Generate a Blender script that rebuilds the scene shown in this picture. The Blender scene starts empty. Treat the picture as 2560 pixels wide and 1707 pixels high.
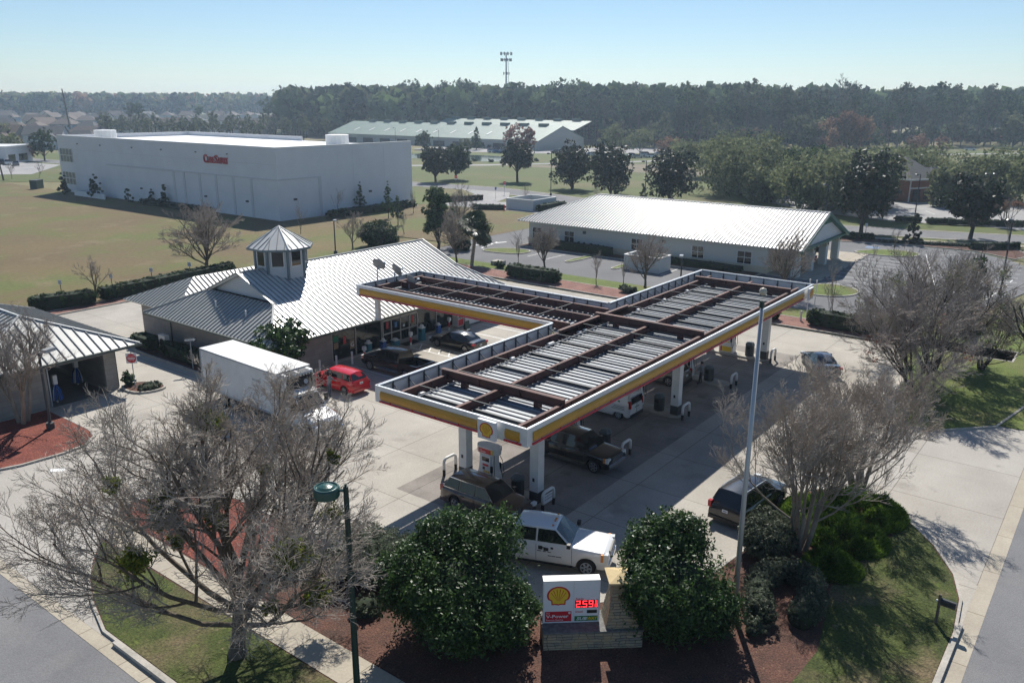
import bpy, bmesh, math, random
import numpy as np
from mathutils import Vector, Matrix
R = math.radians
random.seed(7); rng = np.random.default_rng(7)
scn = bpy.context.scene
COL = scn.collection

# ------------------------------------------------------------------ camera, sky, sun, exposure
# World frame: X runs along the long side of the canopy, Y along its short side, metres, ground z = 0.
CAMX, CAMY, CAMZ = -27.907, -20.424, 20.42
PITCH, ROLL, AZ, FPX = R(16.2344), R(0.24396), R(90 - 52.628), 2060.0   # AZ: heading above +X
cam = bpy.data.cameras.new('camera'); camo = bpy.data.objects.new('camera', cam); COL.objects.link(camo)
cam.sensor_width = 36; cam.lens = FPX / 2560 * 36; cam.clip_start = .5; cam.clip_end = 6000
camo.matrix_world = (Matrix.Translation((CAMX, CAMY, CAMZ)) @ Matrix.Rotation(AZ - R(90), 4, 'Z')
                     @ Matrix.Rotation(R(90) - PITCH, 4, 'X') @ Matrix.Rotation(ROLL, 4, 'Z'))
scn.camera = camo
SUN_EL, SUN_AZ = R(46), AZ - R(3)          # heading above +X
sdir = Vector((math.cos(SUN_AZ) * math.cos(SUN_EL), math.sin(SUN_AZ) * math.cos(SUN_EL), math.sin(SUN_EL)))
w = bpy.data.worlds.new('World'); scn.world = w; w.use_nodes = True
nt = w.node_tree; bg = nt.nodes['Background']; sky = nt.nodes.new('ShaderNodeTexSky')
sky.sky_type = 'NISHITA'; sky.sun_disc = False; sky.sun_elevation = SUN_EL; sky.sun_rotation = R(90) - SUN_AZ
sky.air_density = 1.0; sky.dust_density = 0.0; sky.ozone_density = 5.5; sky.altitude = 0
nt.links.new(sky.outputs[0], bg.inputs[0]); bg.inputs[1].default_value = 0.075
sl = bpy.data.lights.new('sun', 'SUN'); sl.energy = 4.8; sl.angle = R(.53); sl.color = (1, .955, .88)
so = bpy.data.objects.new('sun', sl); COL.objects.link(so); so.rotation_euler = sdir.to_track_quat('Z', 'Y').to_euler()
vs = scn.view_settings; vs.view_transform = 'Standard'; vs.look = 'None'; vs.exposure = 0.4; vs.gamma = 1.0
scn.cycles.max_bounces = 6; scn.cycles.transparent_max_bounces = 8

# ------------------------------------------------------------------ helpers
def at(px, py, z=0.0):
    """point of the place seen at survey pixel (2560 px wide photo) on the level z"""
    c, s = math.cos(-ROLL), math.sin(-ROLL)
    X, Y = px - 1280, py - 853.5
    X, Y = X * c - Y * s, X * s + Y * c
    cp, sp = math.cos(PITCH), math.sin(PITCH)
    fw = FPX * cp - Y * sp; dz = -FPX * sp - Y * cp; t = (z - CAMZ) / dz
    fx, fy = math.cos(AZ), math.sin(AZ)
    return Vector((CAMX + (X * fy + fw * fx) * t, CAMY + (-X * fx + fw * fy) * t, z))

def tag(o, label=None, cat=None, group=None, kind=None):
    if label: o['label'] = label
    if cat: o['category'] = cat
    if group: o['group'] = group
    if kind: o['kind'] = kind
    return o

def thing(name, label, cat, loc=(0, 0, 0), rz=0, group=None):
    o = bpy.data.objects.new(name, None); COL.objects.link(o)
    o.location = loc; o.rotation_euler = (0, 0, rz); o.empty_display_size = .3
    return tag(o, label, cat, group)

def copy_tree(o, parent=None):
    c = o.copy(); COL.objects.link(c)
    if parent: c.parent = parent
    for ch in list(o.children): copy_tree(ch, c)
    return c

class MB:
    """collects faces; build() links them as one mesh object"""
    def __init__(s): s.v = []; s.f = []; s.m = []
    def add(s, vs, fs, m=0):
        n = len(s.v); s.v += [tuple(p) for p in vs]
        s.f += [tuple(i + n for i in f) for f in fs]; s.m += [m] * len(fs); return s
    def box(s, x0, y0, z0, x1, y1, z1, m=0):
        return s.add([(x0,y0,z0),(x1,y0,z0),(x1,y1,z0),(x0,y1,z0),(x0,y0,z1),(x1,y0,z1),(x1,y1,z1),(x0,y1,z1)],
                     [(0,3,2,1),(4,5,6,7),(0,1,5,4),(1,2,6,5),(2,3,7,6),(3,0,4,7)], m)
    def bar(s, a, b, w, h, m=0, up=(0, 0, 1)):
        """square bar between two points, w across, h along up"""
        a, b, up = Vector(a), Vector(b), Vector(up); d = (b - a).normalized()
        r = d.cross(up)
        if r.length < 1e-4: r = d.cross(Vector((1, 0, 0)))
        r.normalize(); q = r.cross(d); r *= w / 2; q *= h / 2
        return s.add([a-r-q,a+r-q,a+r+q,a-r+q,b-r-q,b+r-q,b+r+q,b-r+q],
                     [(0,1,2,3),(7,6,5,4),(0,4,5,1),(1,5,6,2),(2,6,7,3),(3,7,4,0)], m)
    def tube(s, pts, rad, n=6, m=0, cap=True):
        pts = [Vector(p) for p in pts]; k = len(pts)
        if not hasattr(rad, '__len__'): rad = [rad] * k
        base = len(s.v); ref = None
        for i, p in enumerate(pts):
            d = (pts[min(i+1, k-1)] - pts[max(i-1, 0)]).normalized()
            if ref is None: ref = d.orthogonal().normalized()
            ref = (ref - d * ref.dot(d)); ref = ref.normalized() if ref.length > 1e-5 else d.orthogonal().normalized()
            b = d.cross(ref)
            for j in range(n):
                t = 2 * math.pi * j / n; q = p + (ref * math.cos(t) + b * math.sin(t)) * rad[i]; s.v.append(tuple(q))
        for i in range(k - 1):
            for j in range(n):
                a = base + i * n + j; c = base + i * n + (j + 1) % n
                s.f.append((a, c, c + n, a + n)); s.m.append(m)
        if cap:
            s.f.append(tuple(base + j for j in range(n))[::-1]); s.m.append(m)
            s.f.append(tuple(base + (k-1)*n + j for j in range(n))); s.m.append(m)
        return s
    def lathe(s, prof, n=16, c=(0, 0, 0), m=0):
        base = len(s.v); k = len(prof)
        for r, z in prof:
            for j in range(n):
                t = 2 * math.pi * j / n; s.v.append((c[0] + r*math.cos(t), c[1] + r*math.sin(t), c[2] + z))
        for i in range(k - 1):
            for j in range(n):
                a = base + i*n + j; b = base + i*n + (j+1) % n
                s.f.append((a, b, b + n, a + n)); s.m.append(m)
        s.f.append(tuple(base + j for j in range(n))[::-1]); s.m.append(m)
        s.f.append(tuple(base + (k-1)*n + j for j in range(n))); s.m.append(m)
        return s
    def prism(s, poly, z0, z1, m=0, mt=None):
        """vertical prism over a flat polygon; mt = material of the top"""
        a = sum(poly[i][0]*poly[(i+1)%len(poly)][1] - poly[(i+1)%len(poly)][0]*poly[i][1] for i in range(len(poly)))
        if a < 0: poly = poly[::-1]
        n = len(poly)
        s.add([(p[0], p[1], z0) for p in poly] + [(p[0], p[1], z1) for p in poly],
              [(i, (i+1) % n, n + (i+1) % n, n + i) for i in range(n)], m)
        b = len(s.v) - 2*n; s.f.append(tuple(b + n + i for i in range(n))); s.m.append(m if mt is None else mt)
        s.f.append(tuple(b + i for i in range(n))[::-1]); s.m.append(m)
        return s
    def slab(s, poly, t, m=0):
        """slab on a 3D polygon, thickness t downwards along its normal"""
        p = [Vector(q) for q in poly]; n = len(p); nr = Vector((0, 0, 0))
        for i in range(n): nr += p[i].cross(p[(i+1) % n])
        nr.normalize()
        return s.add(p + [q - nr*t for q in p], [tuple(range(n)), tuple(range(2*n-1, n-1, -1))] +
                     [(i, n+i, n+(i+1) % n, (i+1) % n) for i in range(n)], m)
    def xf(s, mat, frm=0):
        for i in range(frm, len(s.v)): s.v[i] = tuple(mat @ Vector(s.v[i]))
        return s
    def build_(s, name, mats, parent=None): return build_each(s, name, mats, parent)
    def build(s, name, mats, parent=None, smooth=False, loc=None, rz=None):
        me = bpy.data.meshes.new(name); me.from_pydata(s.v, [], s.f)
        for mm in (mats if isinstance(mats, (list, tuple)) else [mats]): me.materials.append(mm)
        me.polygons.foreach_set('material_index', s.m)
        if smooth: me.polygons.foreach_set('use_smooth', [True] * len(s.f))
        me.update(); return link(name, me, parent, loc, rz)

def build_each(mb, name, mats, parent=None, pad=.012):
    """one part per separate piece: pieces whose boxes touch stay together"""
    n = len(mb.v); par = list(range(n))
    def find(i):
        while par[i] != i: par[i] = par[par[i]]; i = par[i]
        return i
    for f in mb.f:
        for i in f[1:]: par[find(i)] = find(f[0])
    gr = {}
    for i in range(n): gr.setdefault(find(i), []).append(i)
    P = np.array(mb.v); bx = [[set(ix), P[ix].min(0) - pad, P[ix].max(0) + pad] for ix in gr.values()]; go = True
    while go:
        go = False; out = []
        for b in bx:
            for o in out:
                if (b[1] <= o[2]).all() and (o[1] <= b[2]).all(): o[0] |= b[0]; o[1] = np.minimum(o[1], b[1]); o[2] = np.maximum(o[2], b[2]); go = True; break
            else: out.append(b)
        bx = out
    res = []
    for ix, _, _ in bx:
        q = MB(); mp = {}
        for f, m in zip(mb.f, mb.m):
            if f[0] in ix:
                for i in f:
                    if i not in mp: mp[i] = len(q.v); q.v.append(mb.v[i])
                q.f.append(tuple(mp[i] for i in f)); q.m.append(m)
        res.append(q.build(name, mats, parent))
    return res

def link(name, me, parent=None, loc=None, rz=None):
    o = bpy.data.objects.new(name, me); COL.objects.link(o)
    if parent: o.parent = parent
    if loc is not None: o.location = loc
    if rz is not None: o.rotation_euler = (0, 0, rz)
    return o

def quads_mesh(name, V, mats, midx=None, smooth=False):
    """V: (n,4,3) array of quads"""
    n = len(V); me = bpy.data.meshes.new(name)
    me.vertices.add(n*4); me.vertices.foreach_set('co', V.reshape(-1).astype(np.float32))
    me.loops.add(n*4); me.loops.foreach_set('vertex_index', np.arange(n*4, dtype=np.int32))
    me.polygons.add(n); me.polygons.foreach_set('loop_start', np.arange(0, n*4, 4, dtype=np.int32))
    me.polygons.foreach_set('loop_total', np.full(n, 4, dtype=np.int32))
    for mm in (mats if isinstance(mats, (list, tuple)) else [mats]): me.materials.append(mm)
    if midx is not None: me.polygons.foreach_set('material_index', midx.astype(np.int32))
    me.update(calc_edges=True); return me

def text_mb(mb, txt, org, xdir, ydir, h, m=0, off=.0, align='LEFT', width=None, bold=0.0, depth=.004, shear=0):
    """lettering laid on a board: org = baseline start, xdir/ydir in the board's plane, h = cap height"""
    cu = bpy.data.curves.new('lettering', 'FONT'); cu.body = txt; cu.size = h / .69; cu.align_x = align
    cu.extrude = depth / 2; cu.offset = bold * h; cu.resolution_u = 2; cu.shear = shear
    o = bpy.data.objects.new('lettering', cu); COL.objects.link(o)
    me = bpy.data.meshes.new_from_object(o); bpy.data.objects.remove(o); bpy.data.curves.remove(cu)
    x, y = Vector(xdir).normalized(), Vector(ydir).normalized(); z = x.cross(y); k = 1.0
    if len(me.vertices) == 0: return
    if width:
        xs = [v.co.x for v in me.vertices]; k = width / (max(xs) - min(xs))
    vs = [Vector(org) + x*(v.co.x*k) + y*v.co.y + z*(v.co.z + off) for v in me.vertices]
    mb.add(vs, [tuple(p.vertices) for p in me.polygons], m); bpy.data.meshes.remove(me)

# ------------------------------------------------------------------ materials
def mat(name, col, rough=.7, metal=0., col2=None, scale=3., detail=4., bump=0., bscale=None, spec=.5, coord='obj',
        lo=.35, hi=.65, emit=0., coat=0., trans=0., stretch=None, extra=None):
    m = bpy.data.materials.new(name); m.use_nodes = True; n = m.node_tree.nodes; l = m.node_tree.links
    p = n['Principled BSDF']; p.inputs['Roughness'].default_value = rough; p.inputs['Metallic'].default_value = metal
    p.inputs['Specular IOR Level'].default_value = spec; p.inputs['Base Color'].default_value = (*col, 1)
    if coat: p.inputs['Coat Weight'].default_value = coat; p.inputs['Coat Roughness'].default_value = .04
    if emit: p.inputs['Emission Color'].default_value = (*col, 1); p.inputs['Emission Strength'].default_value = emit
    vec = None
    if coord == 'obj': t = n.new('ShaderNodeTexCoord'); vec = t.outputs['Object']
    else: t = n.new('ShaderNodeNewGeometry'); vec = t.outputs['Position']
    if stretch:
        mp = n.new('ShaderNodeMapping'); mp.inputs['Scale'].default_value = stretch; l.new(vec, mp.inputs[0]); vec = mp.outputs[0]
    cout = None
    if col2:
        cout = noise_mix(n, l, vec, (*col, 1), (*col2, 1), scale, detail, lo, hi); l.new(cout, p.inputs['Base Color'])
    if bump:
        nz = n.new('ShaderNodeTexNoise'); nz.inputs['Scale'].default_value = bscale or scale*4; nz.inputs['Detail'].default_value = 3
        l.new(vec, nz.inputs['Vector']); b = n.new('ShaderNodeBump'); b.inputs['Strength'].default_value = bump; b.inputs['Distance'].default_value = .05
        l.new(nz.outputs[0], b.inputs['Height']); l.new(b.outputs[0], p.inputs['Normal'])
    if trans:
        tr = n.new('ShaderNodeBsdfTranslucent'); mx = n.new('ShaderNodeMixShader'); mx.inputs[0].default_value = trans
        tr.inputs[0].default_value = (*[min(1, c*1.6) for c in col], 1)
        if cout: l.new(cout, tr.inputs[0])
        l.new(p.outputs[0], mx.inputs[1]); l.new(tr.outputs[0], mx.inputs[2]); l.new(mx.outputs[0], n['Material Output'].inputs[0])
    if extra: extra(n, l, p, vec, cout)
    return m

def noise_mix(n, l, vec, a, b, scale, detail=4, lo=.35, hi=.65, rough=.6):
    nz = n.new('ShaderNodeTexNoise'); nz.inputs['Scale'].default_value = scale; nz.inputs['Detail'].default_value = detail
    nz.inputs['Roughness'].default_value = rough; l.new(vec, nz.inputs['Vector'])
    mr = n.new('ShaderNodeMapRange'); mr.inputs[1].default_value = lo; mr.inputs[2].default_value = hi; l.new(nz.outputs[0], mr.inputs[0])
    mx = n.new('ShaderNodeMix'); mx.data_type = 'RGBA'; l.new(mr.outputs[0], mx.inputs[0])
    for k, c in ((6, a), (7, b)):
        if isinstance(c, tuple): mx.inputs[k].default_value = c
        else: l.new(c, mx.inputs[k])
    return mx.outputs[2]

def multiply(n, l, a, b):
    mx = n.new('ShaderNodeMix'); mx.data_type = 'RGBA'; mx.blend_type = 'MULTIPLY'; mx.inputs[0].default_value = 1
    l.new(a, mx.inputs[6]); l.new(b, mx.inputs[7]); return mx.outputs[2]

def layered(name, base, dirt, s1, fine, s2, patches=(), rough=.9, bump=.3, bscale=8, joint=None, jcol=(.25, .24, .22, 1)):
    """ground: large blotches, fine grain, extra patches [(colour, scale, lo, hi)], optional slab joints (w, h, offset x, y)"""
    def ex(n, l, p, vec, cout):
        c = noise_mix(n, l, vec, (*base, 1), (*dirt, 1), s1, 6)
        for pc, ps, lo, hi in patches: c = noise_mix(n, l, vec, c, (*pc, 1), ps, 5, lo, hi)
        g = noise_mix(n, l, vec, (1-fine, 1-fine, 1-fine, 1), (1+fine, 1+fine, 1+fine, 1), s2, 3, .3, .7)
        c = multiply(n, l, c, g)
        if joint:
            bt = n.new('ShaderNodeTexBrick'); bt.offset = 0; bt.squash = 1; bt.inputs['Scale'].default_value = 1
            bt.inputs['Mortar Size'].default_value = .022; bt.inputs['Mortar Smooth'].default_value = .3
            bt.inputs['Brick Width'].default_value = joint[0]; bt.inputs['Row Height'].default_value = joint[1]
            bt.inputs['Color1'].default_value = (1, 1, 1, 1); bt.inputs['Color2'].default_value = (.93, .92, .9, 1); bt.inputs['Mortar'].default_value = jcol
            mp = n.new('ShaderNodeMapping'); mp.inputs['Location'].default_value = (joint[2], joint[3], 0); l.new(vec, mp.inputs[0])
            l.new(mp.outputs[0], bt.inputs['Vector']); c = multiply(n, l, c, bt.outputs[0])
        l.new(c, p.inputs['Base Color'])
    return mat(name, base, rough, bump=bump, bscale=bscale, coord='pos', spec=.25, extra=ex)

def blocks(name, c1, c2, mortar, bw, bh, ms=.012, rough=.9, bump=.4, vary=None, spec=.3, msmooth=.1, wild=0.):
    """masonry on upright walls: courses follow x+y and z"""
    def ex(n, l, p, vec, cout):
        sx = n.new('ShaderNodeSeparateXYZ'); l.new(vec, sx.inputs[0]); ad = n.new('ShaderNodeMath'); l.new(sx.outputs[0], ad.inputs[0]); l.new(sx.outputs[1], ad.inputs[1])
        cb = n.new('ShaderNodeCombineXYZ'); l.new(ad.outputs[0], cb.inputs[0]); l.new(sx.outputs[2], cb.inputs[1])
        bt = n.new('ShaderNodeTexBrick'); bt.inputs['Scale'].default_value = 1; bt.inputs['Brick Width'].default_value = bw; bt.inputs['Row Height'].default_value = bh
        bt.inputs['Mortar Size'].default_value = ms; bt.inputs['Mortar Smooth'].default_value = msmooth
        bt.inputs['Color1'].default_value = (*c1, 1); bt.inputs['Color2'].default_value = (*c2, 1); bt.inputs['Mortar'].default_value = (*mortar, 1)
        src = cb.outputs[0]
        if wild:
            bt.offset = .37; bt.squash = 1.7; bt.squash_frequency = 3; bt.offset_frequency = 3
            nz = n.new('ShaderNodeTexNoise'); nz.inputs['Scale'].default_value = 2.6; nz.inputs['Detail'].default_value = 2; l.new(cb.outputs[0], nz.inputs['Vector'])
            va = n.new('ShaderNodeVectorMath'); va.operation = 'MULTIPLY_ADD'; va.inputs[1].default_value = (wild, wild*.35, 0); l.new(nz.outputs['Color'], va.inputs[0]); l.new(src, va.inputs[2]); src = va.outputs[0]
        l.new(src, bt.inputs['Vector'])
        c = bt.outputs[0]
        if vary: c = noise_mix(n, l, vec, c, (*vary, 1), 1.3, 5, .45, .8)
        l.new(c, p.inputs['Base Color'])
        b = n.new('ShaderNodeBump'); b.inputs['Strength'].default_value = bump; b.inputs['Distance'].default_value = .02; b.invert = True
        l.new(bt.outputs['Fac'], b.inputs['Height']); l.new(b.outputs[0], p.inputs['Normal'])
    return mat(name, c1, rough, spec=spec, extra=ex)

K = {}
K['white'] = mat('white_paint', (.78, .78, .76), .45, col2=(.7, .7, .68), scale=1.5)
K['white_dirty'] = mat('weathered_white', (.72, .71, .68), .5, col2=(.55, .53, .49), scale=1.2, lo=.5, hi=.8)
K['yellow'] = mat('yellow_panel', (.60, .31, .022), .35, col2=(.50, .25, .018), scale=.5, detail=5, lo=.35, hi=.75)
K['red'] = mat('red_plastic', (.62, .02, .03), .35)
K['black'] = mat('black_plastic', (.015, .015, .016), .5)
K['rubber'] = mat('tyre_rubber', (.02, .02, .02), .85)
K['chrome'] = mat('chrome', (.75, .75, .75), .15, 1)
K['alloy'] = mat('alloy_rim', (.5, .5, .52), .3, .9)
K['steel'] = mat('galvanised_steel', (.40, .45, .50), .45, .5, col2=(.32, .36, .41), scale=3)
K['rust'] = mat('red_oxide_steel', (.13, .05, .038), .75, col2=(.075, .035, .03), scale=1.1, detail=6, bump=.15)
K['darksteel'] = mat('dark_steel', (.045, .05, .055), .6)
K['glass_dark'] = mat('dark_glass', (.012, .016, .018), .06, spec=.7)
K['glass_store'] = mat('store_glass', (.02, .03, .032), .08, col2=(.008, .012, .013), scale=.6, spec=.6)
K['concrete'] = layered('concrete', (.455, .425, .375), (.37, .345, .305), .22, .1, 9, [((.31, .285, .25), .09, .52, .72), ((.55, .5, .43), .5, .6, .8), ((.2, .185, .165), 1.6, .66, .8), ((.26, .24, .21), .22, .62, .76)], joint=(4.7, 4.65, -.2, .65), jcol=(.42, .4, .38, 1))
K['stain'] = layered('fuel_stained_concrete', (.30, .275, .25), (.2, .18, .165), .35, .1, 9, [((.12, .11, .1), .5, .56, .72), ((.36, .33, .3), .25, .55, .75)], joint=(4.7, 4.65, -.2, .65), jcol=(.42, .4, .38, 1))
K['drive'] = layered('driveway_concrete', (.43, .405, .365), (.365, .34, .305), .2, .08, 9, [((.33, .31, .275), .12, .55, .75), ((.24, .22, .2), 1.2, .66, .82), ((.28, .26, .235), .3, .62, .76)], joint=(6.2, 5.4, 1, 1.2), jcol=(.4, .38, .36, 1))
K['kerb'] = layered('kerb_concrete', (.46, .43, .38), (.34, .32, .28), .8, .12, 7, [((.22, .2, .18), .6, .62, .8)])
K['walk'] = layered('sidewalk_concrete', (.45, .405, .325), (.37, .33, .27), .5, .08, 9, joint=(4, 1.52, .4, .3), jcol=(.45, .42, .38, 1))
K['asphalt'] = layered('street_asphalt', (.19, .19, .195), (.155, .155, .16), .25, .22, 25, [((.23, .225, .22), .12, .52, .72), ((.11, .11, .11), .7, .64, .8)])
K['lot'] = layered('lot_asphalt', (.135, .135, .14), (.165, .165, .168), .15, .15, 18, [((.2, .2, .2), .07, .55, .75)])
K['farlot'] = layered('pale_lot', (.36, .35, .34), (.28, .275, .27), .1, .1, 6)
K['mulch'] = layered('red_mulch', (.215, .062, .042), (.15, .045, .033), .9, .45, 14, [((.12, .04, .03), 3, .6, .8), ((.30, .15, .11), 7, .6, .78), ((.09, .04, .03), .8, .6, .8)], bump=1, bscale=14)
K['mulch3'] = layered('pinkish_mulch', (.27, .145, .115), (.2, .1, .08), .7, .4, 12, [((.14, .075, .06), 1.5, .55, .75)], bump=1, bscale=14)
K['mulch2'] = layered('brown_mulch', (.135, .065, .045), (.085, .045, .034), .9, .5, 14, [((.24, .15, .10), 8, .6, .75), ((.05, .035, .028), .35, .5, .7)], bump=1, bscale=14)
K['grass'] = layered('winter_lawn', (.07, .088, .02), (.042, .056, .015), .5, .45, 9, [((.15, .115, .065), .22, .5, .66), ((.12, .15, .03), 1.1, .58, .75), ((.17, .14, .08), 2.2, .63, .75)], bump=1, bscale=16)
K['lawn'] = layered('green_lawn', (.125, .165, .032), (.09, .12, .026), .35, .3, 8, [((.16, .13, .06), .12, .52, .7), ((.125, .16, .03), .9, .6, .78)], bump=.8, bscale=12)
K['farlawn'] = layered('olive_lawn', (.10, .125, .034), (.085, .098, .03), .06, .2, 4, [((.15, .13, .06), .03, .5, .66), ((.07, .09, .026), .25, .56, .74)], bump=.4, bscale=8)
K['field'] = layered('dry_field', (.155, .12, .052), (.125, .088, .045), .045, .16, 2.2, [((.11, .125, .034), .07, .48, .62), ((.19, .15, .08), .18, .55, .72), ((.10, .135, .03), .2, .62, .74), ((.085, .068, .036), .9, .6, .8)], bump=.5, bscale=6)
K['terrain'] = layered('far_ground', (.15, .15, .06), (.2, .16, .09), .02, .15, .5, [((.1, .12, .05), .01, .5, .65)], bump=0)
K['water'] = mat('pond_water', (.03, .055, .05), .08, spec=.6)
K['paint'] = mat('road_paint', (.72, .72, .7), .6, col2=(.5, .5, .48), scale=2.5, lo=.5, hi=.85, coord='pos')
K['bluepaint'] = mat('blue_road_paint', (.06, .16, .36), .6, col2=(.1, .15, .22), scale=2, coord='pos')
K['cmu'] = blocks('split_face_block', (.36, .325, .29), (.31, .28, .25), (.25, .23, .21), .8, .4, vary=(.27, .245, .22))
K['brick'] = blocks('red_brick', (.30, .11, .06), (.24, .085, .05), (.3, .24, .2), .25, .085, .008)
K['stone'] = blocks('stacked_ledgestone', (.42, .35, .24), (.24, .225, .19), (.08, .075, .06), .31, .125, .014, bump=1., vary=(.46, .33, .18), msmooth=.4, wild=.35)
K['stonetop'] = mat('stone_paving_top', (.2, .2, .19), .9, col2=(.12, .12, .115), scale=6, bump=.5)
K['cap'] = mat('sand_concrete_cap', (.58, .45, .24), .85, col2=(.5, .38, .2), scale=4)
K['roofmetal'] = mat('pale_standing_seam', (.62, .61, .57), .32, .0, col2=(.55, .54, .5), scale=.6, spec=.8)
K['roofgreen'] = mat('green_grey_standing_seam', (.42, .42, .39), .4, col2=(.35, .36, .34), scale=.8, spec=.6)
K['seam'] = mat('seam_rib', (.20, .21, .21), .6)
K['trim'] = mat('grey_blue_trim', (.13, .17, .19), .5)
K['siding'] = mat('white_siding', (.62, .62, .62), .6)
K['gutter'] = mat('dark_gutter', (.07, .085, .075), .5)
K['deckpan'] = mat('deck_pan', (.50, .51, .53), .5, .0, col2=(.42, .43, .44), scale=1.5)
K['ribshade'] = mat('deck_rib_shade', (.15, .165, .18), .5, .3)  # rib tone darkened to carry the shadow beside each rib
K['greenpole'] = mat('dark_green_paint', (.008, .035, .03), .45)
K['wood'] = mat('grey_wood', (.14, .11, .08), .85, col2=(.09, .07, .05), scale=6)
K['signred'] = mat('sign_red', (.60, .015, .03), .4)
K['signwhite'] = mat('sign_white', (.8, .8, .8), .4)
K['signgreen'] = mat('sign_green', (.01, .17, .05), .4)
K['signyellow'] = mat('sign_yellow', (.85, .56, .03), .4)
K['led'] = mat('led_red', (1, .03, .04), .4, emit=2.2)
K['bark'] = mat('grey_brown_bark', (.17, .135, .10), .95, col2=(.10, .08, .06), scale=7, bump=.5, stretch=(1, 1, .3))
K['barkpale'] = mat('pale_bark', (.30, .255, .20), .95, col2=(.2, .165, .13), scale=5, bump=.3, stretch=(1, 1, .3))
K['twig'] = mat('bare_twigs', (.38, .33, .285), .9, col2=(.28, .24, .205), scale=2)
K['twigpale'] = mat('pale_bare_twigs', (.43, .375, .315), .9, col2=(.32, .275, .23), scale=2)
K['barkdark'] = mat('dark_bark', (.07, .055, .04), .95, col2=(.045, .035, .03), scale=6, bump=.4)
def leafm(name, c, c2=None, rough=.6, trans=.35, spec=.25):
    return mat(name, c, rough, col2=c2 or tuple(x*.6 for x in c), scale=1.2, trans=trans, spec=spec)
K['leaf_lig'] = [leafm('privet_leaf', (.042, .095, .022), rough=.42, spec=.3, trans=.28), leafm('privet_leaf_pale', (.085, .16, .035), rough=.45, spec=.3, trans=.32), leafm('privet_leaf_deep', (.022, .052, .015), rough=.42, spec=.3, trans=.2)]
K['leaf_mag'] = [leafm('magnolia_leaf', (.035, .055, .025), rough=.5, trans=.25, spec=.25), leafm('magnolia_leaf_brown', (.09, .08, .04), rough=.5, trans=.15), leafm('magnolia_leaf_deep', (.02, .034, .017), rough=.5, trans=.2, spec=.25)]
K['leaf_oak'] = [leafm('oak_leaf', (.21, .24, .12), rough=.75, trans=.45, spec=.1), leafm('oak_leaf_pale', (.31, .33, .18), rough=.75, trans=.45, spec=.1), leafm('oak_leaf_deep', (.12, .14, .07), rough=.75, trans=.4, spec=.1)]
K['leaf_pine'] = [leafm('pine_needles', (.065, .115, .05), rough=.85, trans=.3, spec=.05), leafm('pine_needles_pale', (.17, .24, .095), rough=.85, trans=.3, spec=.05), leafm('pine_needles_deep', (.028, .05, .026), rough=.85, trans=.2, spec=.05)]
K['leaf_yellow'] = [leafm('yellowgreen_leaf', (.20, .25, .035), trans=.5, spec=.1), leafm('yellowgreen_pale', (.30, .32, .06), trans=.5, spec=.1), leafm('yellowgreen_deep', (.10, .14, .025), trans=.45, spec=.1)]
K['leaf_fern'] = [leafm('fern_frond', (.13, .24, .032), rough=.8, trans=.45, spec=.05), leafm('fern_pale', (.20, .29, .05), rough=.8, trans=.45, spec=.05), leafm('fern_deep', (.07, .14, .025), rough=.8, trans=.4, spec=.05)]
K['leaf_grey'] = [leafm('greygreen_leaf', (.11, .14, .085), rough=.45), leafm('greygreen_pale', (.18, .2, .13), rough=.45), leafm('greygreen_deep', (.065, .085, .05))]
K['leaf_hedge'] = [leafm('hedge_leaf', (.04, .075, .024)), leafm('hedge_pale', (.065, .105, .03)), leafm('hedge_deep', (.025, .05, .017))]
K['leaf_red'] = [leafm('russet_buds', (.30, .11, .08), rough=.8, spec=.08), leafm('russet_pale', (.36, .17, .12), rough=.8, spec=.08), leafm('russet_deep', (.18, .085, .07), rough=.8, spec=.08)]
K['leaf_rust'] = [leafm('copper_buds', (.36, .22, .15), rough=.8, spec=.08), leafm('copper_pale', (.45, .30, .21), rough=.8, spec=.08), leafm('copper_deep', (.23, .15, .11), rough=.8, spec=.08)]
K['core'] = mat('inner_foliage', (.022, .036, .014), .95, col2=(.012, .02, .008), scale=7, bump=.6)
K['palm'] = [leafm('palm_frond', (.04, .065, .025), rough=.3), leafm('palm_frond_pale', (.1, .125, .045), rough=.3), leafm('palm_deep', (.02, .035, .015))]
def smooth_poly(p, it=2):
    for _ in range(it):
        q = []
        for i in range(len(p)):
            a, b = p[i], p[(i+1) % len(p)]
            q += [(a[0]*.75+b[0]*.25, a[1]*.75+b[1]*.25), (a[0]*.25+b[0]*.75, a[1]*.25+b[1]*.75)]
        p = q
    return p
# ------------------------------------------------------------------ plants
def unit(a): return a / np.maximum(np.linalg.norm(a, axis=-1, keepdims=True), 1e-9)

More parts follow.
